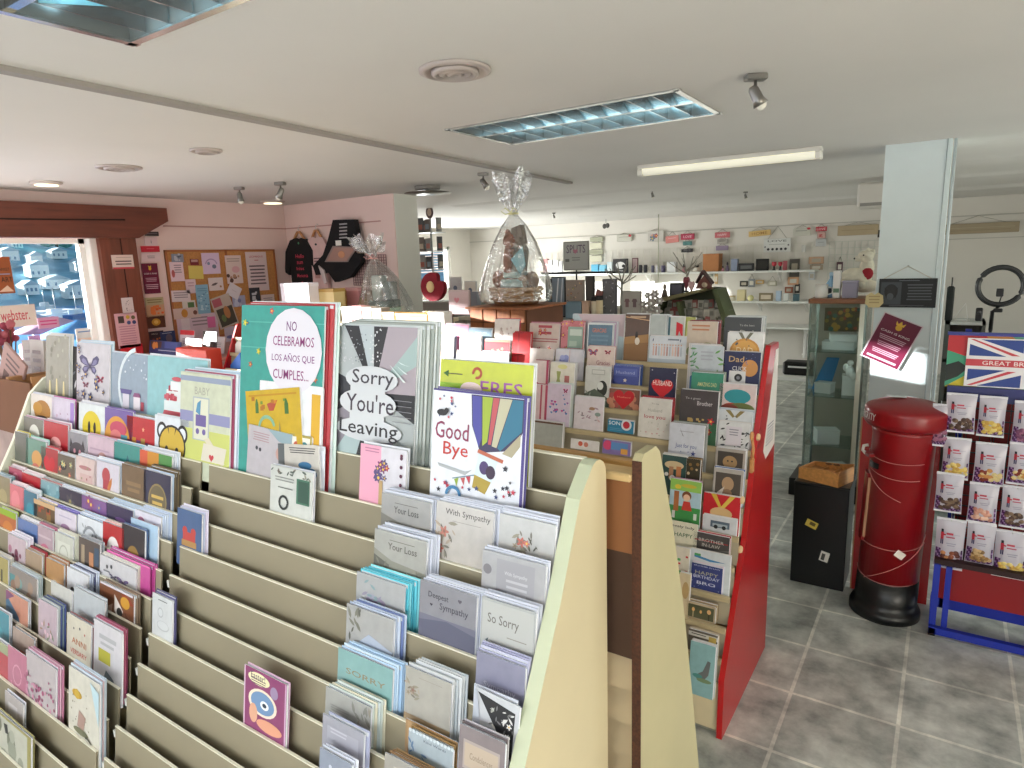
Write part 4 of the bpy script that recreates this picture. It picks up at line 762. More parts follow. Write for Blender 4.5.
B(0, 441, 534, 359, '#b7c01c', [('R', 0, 0, .4, .80, '#8fb82c'), ('T', 'ERES', .68, .78, .44, '#9a4ea0', .12), ('A', .42, .9, .03, .055, -2, 3.4, '#b0503a'), ('E', .36, .76, .12, .06, '#e8d0d0'), ('P', [(.04, .88), (.1, .91), (.1, .85)], '#3f6a2c'), ('R', .1, .875, .26, .885, '#6a6a3a')], 'lime card lettered in purple behind the Good Bye card', backs=1, bcols=('#d9dde0',), tx=.006, edge='#dde2e4')
# sympathy stacks
SL = ('#cdd2e2', '#d6daea', '#c4cada'); CARDW = 'clear wrapped'
def Sy(row, xl, xr, yt, bg, ops, lab, backs, bc=SL, tx=.004, **k): B(row, xl, xr, yt, bg, ops, lab, backs=backs, bcols=bc, tx=tx, gloss=.8, edge='#cfd4e0', **k)
FLW = lambda x, y, s=1., c=('#8f8a7c', '#77736a', '#a89a8c'), a='#b8786c': [('K', 'v', 9, list(c), x-.16*s, y-.14*s, x+.16*s, y+.16*s, .13*s, int(x*50+y*31)), ('F', x, y, .16*s, a, '#8f6a60'), ('F', x-.1*s, y-.07*s, .1*s, '#9a8f80', '#7c7468')]
Sy(2, 382, 431, 492, '#8f8c88', [('P', [(0, .4), (0, .6), (.5, .45), (1, .5), (1, .0), (0, .0)], '#77756f'), ('L', 1, .28, .75, .84, .03, '#5a5852'), ('T', 'Your Loss', .52, .72, .5, '#3e3c3a', .13)], 'silver sympathy card reading Your Loss, back tier', 4)
Sy(3, 375, 427, 528, '#a3a39f', [('P', [(0, .62), (.35, .45), (1, .38), (1, .1), (0, .1)], '#8a8a80'), ('P', [(0, .5), (.3, .36), (.3, .1), (0, .1)], '#5f5f58'), ('L', 1, .3, .78, .84, .03, '#6a6862'), ('T', 'Your Loss', .55, .73, .55, '#57544f', .13), ('K', 'v', 12, ['#c9c9c0', '#77776c'], .05, .2, 1, .42, .12, 3)], 'misty grey sympathy card reading Your Loss, second tier', 5)
Sy(2, 437, 494, 500, '#b9b3ae', [('T', 'With Sympathy', .56, .84, .78, '#4d4a48', .13), ('L', 1, .3, .8, .7, .022, '#8f8b86')]+FLW(.16, .5, 1.1)+FLW(.1, .2, .9, a='#b8645a')+[('F', .92, .2, .14, '#9a7468')], 'beige card reading With Sympathy with faded flowers', 4)
Sy(2, 500, 564, 513, '#b4b3b2', FLW(.42, .62, 1.1, a='#b9665c')+[('F', .52, .62, .12, '#c27a70'), ('K', 'v', 6, ['#55554c'], .56, .55, .72, .72, .08, 3), ('T', 'with love', .82, .28, .2, '#77756f', .05)], 'grey card with a pink rose spray, right end of the tier', 4)
Sy(3, 483, 557, 549, '#a7a7ac', [('R', .24, .05, .84, .92, '#9a9aa2'), ('C', .09, .72, .07, '#77757c'), ('T', 'With Sympathy', .55, .72, .36, '#c4c4cc', .07), ('L', 3, .4, .74, .6, .09, '#b6b6be')], 'dull silver card with a grey panel and dots', 2)
Sy(4, 482, 553, 596, '#a9acae', [('R', .03, .04, .97, .96, '#b4b6b6'), ('T', 'So Sorry', .42, .68, .58, '#6a6662', .2), ('L', 1, .5, .86, .46, .04, '#8f8c88'), ('P', [(.1, .33), (.16, .38), (.14, .3)], '#4d5a62')], 'pale card reading So Sorry', 4)
Sy(4, 420.5, 477, 579, '#85858f', [('R', 0, 0, 1, .42, '#6d6d80'), ('P', [(0, .3), (.5, .4), (1, .3), (1, 0), (0, 0)], '#5b5c72'), ('T', 'Deepest', .34, .78, .36, '#33323c', .13), ('T', 'Sympathy', .62, .62, .5, '#3c3a48', .15), ('H', .72, .82, .07, '#55505c'), ('H', .22, .62, .05, '#2f2c38')], 'dusky card reading Deepest Sympathy', 4)
Sy(4, 357, 405.5, 571, '#a6a8ac', [('E', .42, .42, .2, .1, '#8a7f98'), ('E', .32, .5, .1, .06, '#9a9cb0'), ('K', 'v', 8, ['#7f9aa0', '#8f8aa0'], .1, .4, .5, .85, .12, 5)], 'grey watercolour card with bright turquoise envelopes', 5, ('#5fc4d8', '#8fe0ec', '#4fb4cc'), .0045, env='#4fb4cc')
Sy(5, 347, 394, 603, '#a5a5a6', [('K', 'v', 10, ['#5f5f58', '#77776c'], .02, .3, .3, .95, .16, 2), ('P', [(.15, .1), (.5, .5), (1, .3), (1, .0), (.1, .0)], '#a9b4c8')], 'grey card with dark foliage and pale blue', 4, ('#b7c4dc', '#c4cfe4', '#6a7cb0'), .005)
Sy(6, 338.5, 393, 647, '#7fa9aa', [('T', 'SORRY', .52, .52, .72, '#86795c', .14)], 'pale teal card reading SORRY', 5, ('#b8d4f0', '#c8def4', '#a8c8ea'), .0045)
Sy(6, 406, 452, 665, '#a7a49e', [('L', 1, .3, .8, .86, .02, '#8f8c84')]+FLW(.18, .6, 1.0, a='#8f7f72')+[('R', 0, 0, 1, .14, '#9a8468')], 'taupe sympathy card with a small posy, beside the SORRY card', 5, ('#c9cdd0', '#b4bcc4', '#d0d4da'), .005)
Sy(5, 477, 537, 650, '#85859e', [('T', 'Sympathy', .5, .42, .66, '#b4b4c8', .14)], 'lavender card reading Sympathy in silver', 4, ('#b4b6d4', '#c4c6e0', '#a4a6c8'), .005)
Sy(7, 326, 371, 686, '#a0a09e', [('K', 'v', 10, ['#8f8a80', '#7c7c78'], .55, .35, 1, .9, .16, 2), ('L', 3, .12, .55, .6, .06, '#8f8f8c')], 'grey card beside the SORRY card with ivory envelopes', 5, ('#c9d4d0', '#d4d0bc', '#bccacc'), .0048)
Sy(8, 323, 364, 713, '#9a9aa8', [('R', .12, .1, .88, .84, '#a4a4b2'), ('L', 2, .2, .6, .8, .06, '#c0c0cc')], 'lilac-grey embossed card low at the left of the stacks', 1, ('#a4a8c4',), .012)
Sy(9, 320, 352, 747, '#8890a4', [('C', .35, .8, .05, '#c4c8d8'), ('C', .55, .78, .04, '#c4c8d8')], 'slate blue card with silver hearts at the bottom', 2)
Sy(8, 385, 432, 752, '#a09c96', [('L', 2, .2, .7, .8, .06, '#b8b4ac')], 'pale card with kraft envelopes at the bottom', 3, ('#8a6c4c', '#7c5f40', '#94764f'), .006)
Sy(7, 409, 453, 728, '#a3b0bb', [('T', 'Kind Words', .6, .86, .5, '#4d525c', .06), ('K', 'v', 8, ['#7f9abc', '#5f7a9c'], .02, .3, .4, .8, .14, 3)]+[('C', .04+.08*i, .99, .035, '#c9d4dc') for i in range(13)], 'light blue scalloped edge card', 1, ('#a08050',), .0)
Sy(7, 406, 458, 718, '#a5835a', [('R', .04, .04, .96, .96, '#b08e64')], 'kraft brown card behind the scalloped card', 0, off=.012)
Sy(6, 472, 529, 686, '#c3c6ce', [('P', [(.06, .95), (.92, .86), (.92, .1)], '#26262a'), ('K', 'v', 22, ['#a9aca4', '#d8d8d8', '#77777a'], .4, .45, .9, .82, .12, 3), ('K', 'f', 4, ['#e0e0e0'], .66, .3, .86, .7, .13, 6), ('P', [(.06, .95), (.3, .0), (0, 0), (0, .98)], '#b4bac8')], 'white card with a black and white floral triangle', 1, tx=.002, roll=.05)
Sy(7, 460, 521, 723, '#83787c', [('R', .1, .42, .9, .82, '#a89c9a'), ('R', .13, .46, .87, .78, '#b8a898'), ('T', 'Condolences', .5, .62, .5, '#8a7a6c', .09), ('R', 0, 0, 1, .25, '#6c6c66')], 'mauve card with a label plate at the bottom right', 2, ('#6a6064', '#b8b4bc'))
# ---- red ended rack
WR = 'red ended rack'
def R(row, *a, **k): k.setdefault('where', WR); k.setdefault('bot', .045); k.setdefault('xlim', -.640); k.setdefault('bcols', ('#d8d4d4', '#c9c9cc', '#e2dcdc')); return card(lip3, row, *a, **k)
BLK = '#2a2c30'
R(0, 725, 762, 317, '#33363a', [('T', 'To the best', .62, .84, .4, '#a8a8a4', .04), ('T', 'Dad', .62, .70, .36, '#c4c0b8', .08), ('A', .1, .4, .3, .36, 0, PI/2, '#55585c'), ('A', .1, .4, .42, .46, 0, PI/2, '#55585c')], 'charcoal card with the word Dad, top row beside the red panel', backs=3, off=.022, tx=.006, bcols=('#b9bdbd', '#c9cccc', '#a9aeae'))
R(0, 728, 764, 332, '#d9dadb', [('P', [(.3, 1), (.4, 1), (.52, .78), (.46, .74)], '#6b6a5c'), ('P', [(.72, 1), (.62, 1), (.48, .78), (.54, .74)], '#6b6a5c'), ('E', .5, .45, .42, .38, '#c98f45'), ('E', .5, .45, .36, .33, '#d8a45a'), ('T', 'DAD', .5, .5, .46, '#f0dcb0', .15), ('K', 's', 5, ['#4a4f5c'], .05, .6, .95, .95, .07, 3)], 'white card with a round orange DAD medal', backs=1)
R(1, 725, 763, 351, '#252a52', [('E', .72, .62, .22, .2, '#c98f55'), ('T', 'Dad', .34, .82, .42, '#c9a878', .14), ('R', .16, .2, .62, .54, '#d8d8dc'), ('T', 'CLICK', .44, .6, .4, '#d8d8dc', .1), ('C', .42, .38, .11, '#2a2a30'), ('C', .42, .38, .05, '#8f8f98'), ('L', 2, .14, .75, .13, .06, '#c4c4cc'), ('K', 'c', 8, ['#6b74a8'], .5, .7, .97, .97, .025, 3)], 'navy card with Dad and a white camera', backs=1)
R(2, 720, 758, 383, '#d5c3c4', [('E', .5, .66, .36, .2, '#2f8f9a'), ('E', .4, .36, .3, .12, '#b0453a'), ('E', .62, .34, .36, .16, '#6b7340'), ('E', .3, .34, .24, .1, '#8a3f34'), ('R', .1, .1, .9, .3, '#6f7048')], 'pink card with a teal sky over a garden', backs=1)
R(3, 718, 753, 409, '#cfd3d9', [('P', [(.22, 1), (.36, 1), (.5, .84), (.44, .8)], '#8a7a4c'), ('P', [(.78, 1), (.64, 1), (.5, .84), (.56, .8)], '#8a7a4c'), ('K', 's', 5, ['#4a4f5c'], .05, .7, .95, .95, .06, 3)], 'pale blue card with a ribbon, behind the black and white card', backs=2, off=.01, bcols=('#b4c0cc', '#c9d2da'))
R(3, 719, 750, 421, '#d9d9dc', [('K', 'v', 30, ['#1f1f24', '#3a3a40'], .02, .04, .98, .97, .14, 5), ('R', .26, .1, .76, .84, '#d5ced8'), ('L', 3, .36, .66, .7, .1, '#8f8c98')], 'white card bordered with black cats', backs=2)
R(4, 716, 746, 447, '#a8a09a', [('R', .08, .1, .92, .88, '#4a423c'), ('E', .5, .5, .24, .24, '#a8875f'), ('C', .43, .54, .03, BLK), ('C', .57, .54, .03, BLK)], 'taupe framed photo card with a lion cub', backs=2, off=.004)
R(5, 714, 744, 467, '#b0a8a2', [('R', .08, .1, .92, .88, '#4f4640'), ('E', .5, .58, .2, .2, '#b08f70'), ('E', .5, .3, .16, .14, '#8f6f58'), ('P', [(.15, .3), (.4, .5), (.3, .2)], '#c9c0b8')], 'taupe framed photo card with a puppy', backs=2, bcols=('#4a68a8', '#d4d2d0'))
R(6, 704, 741, 492, '#c21f2c', [('P', [(.2, 1), (.34, 1), (.52, .64), (.46, .6)], '#c9a83c'), ('P', [(.86, 1), (.72, 1), (.46, .64), (.54, .6)], '#d4b84c'), ('E', .5, .5, .3, .16, '#c9a878')], 'red card with a gold medal ribbon', backs=1, off=.01)
R(6, 703, 737, 514, '#cdced4', [('R', .24, .3, .8, .72, '#5a6a7c'), ('R', .3, .36, .74, .55, '#a8b4bc'), ('C', .4, .34, .06, BLK), ('C', .64, .34, .06, BLK)], 'pale card with a little grey car', backs=1)
R(7, 694, 730, 531, '#4a4648', [('R', .04, .7, .96, .74, '#a82c34'), ('T', 'BROTHER', .5, .74, .7, '#b8b4b0', .12), ('T', 'IN-LAW', .5, .56, .5, '#b8b4b0', .12), ('P', [(0, .3), (1, .5), (1, .42), (0, .22)], '#77706c')], 'dark card lettered BROTHER IN-LAW', backs=2, bcols=('#b02838', '#d4d0d0'))
R(8, 691, 731, 548, '#cfd4da', [('P', [(.1, .86), (.5, .80), (.9, .78), (.5, .74), (.1, .8)], '#3f7fb0'), ('R', .1, .84, .26, .9, '#4a9a5c')], 'white card with green and blue bands', backs=1, off=.01)
R(8, 692, 723, 562, '#38427f', [('T', 'BROTHER IN LAW', .5, .92, .84, '#b8c0d8', .05), ('K', 'c', 12, ['#8a94c4'], .04, .04, .96, .9, .03, 4), ('T', 'HAPPY', .5, .66, .74, '#a9a890', .14), ('T', 'BIRTHDAY', .5, .5, .84, '#c9cde0', .12), ('T', 'BRO', .5, .26, .6, '#c9cde0', .12)], 'dark blue card reading HAPPY BIRTHDAY', backs=2, bcols=('#d9c8d4', '#d4d8e4'))
R(9, 687, 716, 600, '#b8a58c', [('R', .06, .08, .94, .86, '#57573f'), ('K', 'c', 3, ['#57573f'], .1, .1, .9, .5, .02, 3), ('E', .24, .56, .05, .12, '#d8a468'), ('E', .5, .5, .04, .1, '#d8a468'), ('E', .78, .6, .07, .14, '#e0b078'), ('R', .22, .1, .26, .44, '#a89a78'), ('R', .76, .1, .8, .46, '#3a3a2c')], 'brown framed card with lit candles', bot=.0, backs=3, bcols=('#a89070', '#c4b294', '#8a7456'))
R(10, 689, 718, 628, '#6f675e', [('R', .0, .7, 1, .9, '#cfccc4'), ('L', 1, .1, .6, .8, .1, '#55504a'), ('R', .7, .5, .95, .86, '#c4a858')], 'dark photo card above the seal card', backs=2, bcols=('#c9bfae', '#b4a48c'))
R(11, 691, 716, 640, '#8fb8bc', [('P', [(.25, .2), (.55, .34), (.72, .62), (.84, .60), (.78, .28), (.6, .12), (.3, .14)], '#6b6f70'), ('E', .35, .2, .2, .05, '#4f8f8a'), ('E', .62, .12, .3, .05, '#7a8f6a')], 'aqua card with a grey seal at the foot of the rack', backs=2)
R(0, 688, 718, 321, '#c3b3a2', [('L', 2, .15, .75, .88, .09, '#b87a5c'), ('E', .5, .3, .5, .2, '#77805a'), ('E', .7, .42, .2, .1, '#8a8a60'), ('P', [(0, 0), (1, 0), (1, .25), (.5, .34), (0, .2)], '#8f7a5c')], 'beige landscape card with a maroon spine', backs=2, bcols=('#7c2c34', '#8f3840'), tx=.007)
R(1, 692, 724, 345, '#bcc4cc', [('K', 'v', 9, ['#4f8a5a', '#6a9a6a'], .0, .5, .22, .95, .18, 4), ('K', 'v', 12, ['#5a8f4a', '#77a860'], .76, .2, 1, .9, .2, 5), ('P', [(0, .1), (.5, .34), (1, .22), (1, 0), (0, 0)], '#7ba87c'), ('P', [(0, .3), (.3, .46), (.5, .2), (1, .1), (1, 0), (0, 0)], '#4a78a8'), ('P', [(.4, .1), (.8, .3), (1, .3), (1, .1)], '#6a9a6a'), ('L', 3, .3, .7, .84, .08, '#a8acb8')], 'pale card with a blue river and trees', backs=3, tx=-.006)
R(2, 692, 724, 372, '#3f8a74', [('T', 'AMAZING DAD', .5, .74, .6, '#c9c48a', .09), ('E', .3, .4, .1, .14, '#c98a4a'), ('E', .52, .38, .1, .14, '#5fa8a8'), ('E', .76, .42, .1, .14, '#b8604a')], 'green card with three small figures', backs=2, bcols=('#8f948c', '#a3a89c'), tx=.004)
R(3, 681, 719, 389, '#4a4448', [('T', 'To a great', .34, .84, .4, '#b8b4b8', .05), ('T', 'Brother', .66, .76, .4, '#c9c4c9', .08), ('R', 0, 0, 1, .4, '#3f6b4c'), ('K', 'r', 7, ['#c9a86a'], .05, .4, .8, .46, .08, 3), ('F', .84, .44, .2, '#c23040'), ('F', .8, .24, .18, '#b42838')], 'charcoal card with red roses at the corner', backs=1)
R(4, 670, 705, 422, '#cdd0dc', [('L', 1, .3, .7, .82, .04, '#a8a8b4'), ('P', [(.3, .9), (.42, .72), (.40, .72)], '#5a5a68'), ('T', 'Just for you', .5, .5, .6, '#4a5a9c', .12), ('S', .72, .36, .16, '#3a4688'), ('K', 's', 6, ['#4a5a9c'], .2, .25, .9, .5, .05, 3)], 'pale lilac card with blue lettering and stars', backs=2, bcols=('#8a8c8c', '#a4a6a6'), tx=.006)
R(5, 663, 687, 453, '#2f5050', [('E', .5, .74, .4, .1, '#c9b490'), ('R', .3, .4, .48, .7, '#a87a5c'), ('R', .6, .36, .8, .72, '#b8784c'), ('C', .45, .42, .12, '#dcdcd8'), ('C', .2, .5, .08, '#dcdcd8'), ('R', .0, .97, 1, 1, '#d8d8d4')], 'dark green card with a football and boots', backs=1)
R(5, 687, 701, 458, '#3c3428', [('K', 'c', 8, ['#b8905c', '#8a6a3c', '#c9b490'], .1, .2, .9, .9, .2, 4)], 'dark brown card with gold dots, beside the football card', backs=2, bcols=('#8a6a3c', '#5c4628'))
R(6, 671, 702, 478, '#a8c4d4', [('R', 0, 0, 1, .42, '#3f8f4a'), ('R', 0, .76, 1, 1, '#8fbf5a'), ('E', .25, .84, .1, .05, '#e0c43c'), ('E', .6, .88, .25, .04, '#c9b03c'), ('R', .14, .3, .3, .74, '#a8683c'), ('C', .55, .66, .15, '#7c4a30'), ('C', .55, .62, .11, '#e0b89c'), ('P', [(.46, .54), (.66, .54), (.74, .34), (.4, .34)], '#c23a34'), ('R', .1, .14, .2, .3, '#d8dcd8'), ('R', .8, .16, .9, .3, '#d8dcd8')], 'green card with a red haired child in a garden', backs=1, bcols=('#b48aa8',))
R(7, 668, 698, 519, '#d8d4c0', [('T', 'lovely lady', .5, .84, .8, '#2c2c2c', .1), ('T', 'HAPPY', .55, .6, .6, '#3a6a44', .12)], 'cream card with black hand lettering, lower left by the cream panel', backs=0)
R(8, 676, 690, 546, '#d8cfc0', [('K', 'r', 8, ['#d87a2c', '#4fa05a', '#c93a3a', '#e0c03c'], .1, .2, .9, .9, .2, 4)], 'cream card with rainbow blocks, lower left by the cream panel', backs=1)
R(9, 680, 691, 572, '#d4c4a4', [('E', .6, .6, .3, .2, '#b89a6a')], 'tan card with a gold oval, lower left by the cream panel', backs=1)
R(0, 626, 650, 314, '#54382a', [('P', [(0, .95), (1, .88), (1, .86), (0, .93)], '#c49a74'), ('R', 0, 0, 1, .5, '#8a6644'), ('P', [(0, .5), (1, .58), (1, .4), (0, .35)], '#a07a50'), ('E', .5, .55, .06, .08, '#2c2220'), ('E', .54, .42, .1, .08, '#d8cfc4'), ('R', .2, .92, .85, .96, '#b89a80')], 'tall brown landscape card with a small bird', backs=1, off=.008)
R(0, 573, 625, 314, '#b8c8cf', [('P', [(.1, 1), (1, 1), (1, .5), (.3, .7)], '#cbb8c0')], 'wide pale blue card at the top of the rack', backs=1, off=.026)
R(0, 588, 613, 323, '#54748c', [('R', .0, .0, .05, 1, '#d8dce0'), ('R', .0, .96, 1, 1, '#d8dce0'), ('T', 'GRACIAS', .48, .8, .56, '#d87a5c', .12), ('L', 3, .15, .85, .62, .12, '#6a8aa0'), ('R', .0, .0, 1, .24, '#c9a8a0'), ('K', 'f', 6, ['#b8687a', '#c98a8f'], .1, .05, .95, .3, .16, 3)], 'blue card with coral lettering and blossom', backs=3, tx=.008, bcols=('#d0d4d8', '#a88aa8', '#b8bcc4'))
R(0, 562, 585, 321, '#c9747c', [('K', 'f', 16, ['#c43c50', '#d88a94', '#a8505c'], 0, 0, 1, 1, .22, 4), ('R', .3, .25, .95, .85, '#8fa89c'), ('R', .38, .6, .9, .78, '#c9d4cc'), ('R', .38, .3, .7, .45, '#a8bcb0')], 'card with pink roses around a sage panel', backs=1, bcols=('#d8848c',))
R(0, 530, 560, 323, '#c9b4ac', [('L', 2, .3, .75, .86, .2, '#a8404c'), ('L', 2, .05, .95, .5, .08, '#a85c60'), ('K', 'f', 5, ['#a83848'], .25, .66, .75, .9, .13, 3), ('K', 'f', 5, ['#b04858'], .25, .1, .8, .25, .14, 6)], 'dusty beige card with crimson flowers', backs=2, bcols=('#c47a8c', '#8f3450'), tx=.002)
R(0, 495, 519, 319, '#e4dcd8', [('K', 'c', 7, ['#c9b4b0', '#b8a49c'], .1, .55, .9, .85, .1, 3), ('R', 0, .0, 1, .4, '#eeeae8')], 'white card with a red border at the top', backs=1, bcols=('#b03040',), tx=.008)
R(0, 468, 492, 328, '#8aa2b4', [('T', 'thank you', .55, .82, .5, '#d4dce4', .08)], 'slate blue card, top row near the wooden crate', backs=1)
R(0, 445, 469, 324, '#e094b4', [('L', 1, .1, .7, .5, .06, '#c4507c'), ('T', 'thank you', .5, .62, .8, '#c4507c', .08)], 'bright pink card on the top row', backs=1, bcols=('#f0ccd8',))
R(1, 513, 531, 333, '#c4141e', [('R', .30, 0, .38, 1, '#a01018'), ('P', [(0, .5), (1, .62), (1, .55), (0, .43)], '#a01018'), ('C', .65, .14, .08, '#e8b88a')], 'glossy red envelope shaped card', backs=3, bcols=('#b8121c', '#a81018'), tx=.002)
R(1, 485, 510, 339, '#d8343c', [('K', 'f', 6, ['#e8a07a', '#e08a6a'], .15, .4, .9, .9, .16, 3), ('R', 0, .93, 1, 1, '#e88a70')], 'bright red card with peach flowers', backs=1)
R(1, 460, 481, 335, '#ded6d0', [('E', .4, .6, .26, .2, '#b8907a'), ('E', .6, .5, .2, .12, '#a8806a')], 'white card with a tan cat', backs=1, tx=.006)
R(1, 434, 454, 336, '#c9bcb8', [('E', .35, .5, .2, .24, '#b87a5c'), ('E', .35, .62, .16, .1, '#5a4a40')], 'photo card with a portrait, far left of the red ended rack', backs=2, bcols=('#7a7c98', '#8f90a8'), tx=.006)
R(2, 457, 482, 350, '#e4dcd8', [('E', .85, .5, .14, .12, '#b8846a')], 'white card with a tiny orange motif', backs=0)
R(2, 482, 509, 351, '#d8ccd8', [('T', 'WITH LOVE', .4, .74, .6, '#6b4a88', .12), ('L', 1, .1, .5, .55, .06, '#8a6ca8')], 'white card with purple words', backs=1)
R(2, 432, 442, 357, '#d4b4b0', [('K', 'f', 3, ['#b8444c'], .2, .4, .8, .8, .3, 3)], 'narrow card with red flowers beside the big patchwork card', backs=1)
R(3, 431, 443, 382, '#e0d4c4', [('E', .5, .5, .3, .2, '#d8a878')], 'cream card beside the big patchwork card, middle row', backs=1)
R(4, 430, 442, 404, '#d8d0e0', [('R', 0, .3, 1, .7, '#5a74b8')], 'blue and white card beside the big patchwork card, lower row', backs=1)
R(2, 535, 549, 360, '#e6d4d4', [('P', [(0, 0), (1, .0), (1, .3), (0, .5)], '#a83854'), ('R', .84, 0, 1, 1, '#b84868')], 'white and pink card beside the lime card, upper', backs=1, bcols=('#b0405c',))
R(3, 534, 548, 384, '#dcc4c8', [('R', .5, 0, .62, 1, '#b04860'), ('R', .84, 0, 1, 1, '#b84868')], 'white and pink card beside the lime card, lower', backs=1, bcols=('#b0405c',))
R(1, 530, 554, 348, '#d8ccc8', [('C', .75, .4, .04, '#8a6a60')], 'plain pale card under the crimson flower card', backs=0)
R(1, 556, 584, 349, '#d6d4de', [('C', .3, .6, .16, '#7c84c4'), ('C', .38, .72, .1, '#9aa0d8'), ('C', .25, .72, .09, '#a8b0e0'), ('R', .5, .0, .52, 1, '#c9a8a8')], 'white card with a periwinkle flower', backs=1, bcols=('#b4b4ba',))
R(1, 588, 615, 346, '#d8c4bc', bfly(.22, .82, .22, '#b84858')+bfly(.76, .84, .14, '#b84858')+[('T', 'Gracias', .6, .55, .5, '#a86c70', .12), ('K', 'v', 8, ['#8a9a7a', '#b88a88'], .1, .1, .9, .5, .14, 3)], 'pale pink card with red butterflies', backs=1, bcols=('#c49a94',))
R(2, 551, 575, 362, '#e8e4d8', [('P', [(.24, .45), (.46, .45), (.4, .6), (.44, .78), (.26, .78), (.3, .6)], '#a8b06a'), ('P', [(.24, .45), (.46, .45), (.44, .3), (.26, .3)], '#c9706a'), ('R', .6, .3, .8, .68, '#b8706c'), ('E', .5, .9, .2, .06, '#e0dc9c')], 'white card with a green dress and pink bag', backs=2, tx=.004)
R(2, 586, 611, 366, '#cfd0cc', [('R', .25, .8, .78, .93, '#a8aaa6'), ('R', .28, .82, .75, .91, '#cfd0cc'), ('E', .7, .46, .2, .2, '#2c302c'), ('E', .62, .52, .12, .1, '#d8dad6'), ('P', [(0, 0), (1, 0), (1, .2), (.4, .44), (0, .3)], '#5a6458'), ('K', 'v', 8, ['#2c302c', '#8a9488'], .05, .02, .9, .4, .18, 3)], 'black and white photo card with a puffin', backs=1)
R(1, 612, 640, 365, '#45529c', [('R', .1, .45, .92, .86, '#5a68b0'), ('T', 'Husband', .5, .64, .66, '#a8b0dc', .16), ('S', .5, .22, .16, '#d8ccc0')], 'blue card reading Husband with a pale star', backs=2, bcols=('#2f4a90', '#3a5aa4'), tx=.006, bot=.03)
R(2, 609, 640, 388, '#8a5c50', [('K', 'c', 10, ['#3f6a9c', '#a8504c', '#c98a70', '#4f94a8'], .05, .1, .95, .95, .2, 4), ('H', .5, .52, .72, '#c4202c'), ('T', 'Husband', .5, .6, .42, '#e08a70', .08)], 'card with a red Husband heart over coloured leaves', backs=1)
R(3, 608, 634, 419, '#2f84ac', [('T', 'SON', .26, .76, .44, '#e8f0f4', .28), ('C', .72, .7, .2, '#d8dce0'), ('C', .72, .7, .13, '#c43040'), ('L', 2, .1, .6, .34, .12, '#5a9cc0')], 'bright blue card reading SON', backs=1, bot=-.005)
R(4, 603, 631, 439, '#8a78b8', [('C', .18, .7, .16, '#d84a78'), ('R', .3, .5, .9, .9, '#5a8ac4'), ('R', .66, .3, .9, .6, '#e0a44c')], 'violet and pink card low behind the pine planks', backs=1, bot=-.02)
R(2, 650, 677, 367, '#25264a', [('H', .5, .56, .86, '#c8202c'), ('T', 'HUSBAND', .5, .66, .7, '#f0e0dc', .11), ('K', 'f', 14, ['#c9b46a', '#b8485c', '#5a8a6a', '#d8d0c4'], .3, .16, .7, .38, .1, 4), ('S', .92, .9, .06, '#e0e0e8'), ('S', .1, .94, .06, '#e0e0e8')], 'dark navy card with a red HUSBAND heart', backs=0, bot=.03)
R(3, 640, 672, 397, '#d8d4d0', [('T', 'To my', .5, .86, .24, '#8a8a88', .05), ('T', 'Husband', .5, .7, .44, '#a8a8a4', .08), ('T', 'love you', .5, .52, .66, '#b8344c', .12), ('K', 'h', 14, ['#c9a0a0', '#a8a89c', '#c4c4bc'], .08, .06, .92, .4, .05, 5)], 'white card reading love you in red script', backs=3, bcols=('#b02430', '#a01c28', '#b82c38'), tx=.004)
R(0, 650, 687, 336, '#c9ced6', [('R', .0, .0, 1, .14, '#a9b4c0'), ('R', .5, .86, .8, .92, '#6a7484'), *[('R', .1+.075*i, .26, .14+.075*i, .62, ['#c9a49c', '#b88a84', '#a8b0bc', '#d8bcae'][i % 4]) for i in range(11)], *[('C', .12+.075*i, .68, .022, '#c9a08c') for i in range(11)], ('V', .1, .86, .1, 1.4, '#4a5a78'), ('V', .84, .86, .1, 1.4, '#4a5a78')], 'wide pale card with a crowd of people', backs=1)
R(0, 650, 668, 315, '#a9b0b0', [('R', .9, 0, .93, 1, '#c9cfcf')], 'plain grey-green card on the top row', backs=2, off=.012, bcols=('#c9cfcf', '#b4baba'), tx=.008)
R(0, 669, 685, 317, '#b4b8b4', [('R', .0, 0, .12, 1, '#2c5a6a'), ('P', [(.5, .9), (.9, .84), (.95, .5), (.7, .7), (.5, .4)], '#c01c2c'), ('P', [(.6, .3), (1, .4), (1, .1), (.6, .0)], '#3a1c24')], 'grey card with a red bow', backs=1, off=.008)
R(0, 685, 696, 317, '#a9ac5a', [('R', .2, .2, .5, .9, '#c9cc7c')], 'small olive yellow card edge on the top row', backs=0, off=.016)
R(3, 575, 604, 396, '#dcd4dc', [('K', 'v', 14, ['#a88a9c', '#c9a8ac', '#8a7c88'], .15, .3, .9, .7, .14, 4), ('E', .62, .66, .1, .05, '#a8846c'), ('E', .82, .5, .1, .06, '#8a9a94')], 'white card with finches on a twig', backs=1)
R(4, 571, 599, 438, '#e4e0e0', [('C', .35, .7, .08, '#d8644c'), ('C', .55, .68, .08, '#d88a7c')], 'white card low down with two orange dots', backs=0, bot=-.02)
R(3, 548, 571, 383, '#d8c8dc', [('K', 'h', 26, ['#c84890', '#8a4a9c', '#4a7cb8', '#d87ab0'], .15, .3, .9, .76, .1, 4)]+bfly(.8, .84, .12, '#c83880'), 'pale lilac card with tiny pink hearts', backs=3, tx=.004, bcols=('#dfe6e4', '#d4dcdc'))
R(4, 525, 563, 419, '#a9aca8', [('R', 0, .93, 1, 1, '#5c4030'), ('L', 1, .1, .3, .6, .05, '#8a8c8a')], 'wide grey envelope card behind the Good Bye card', backs=2, bot=.02)
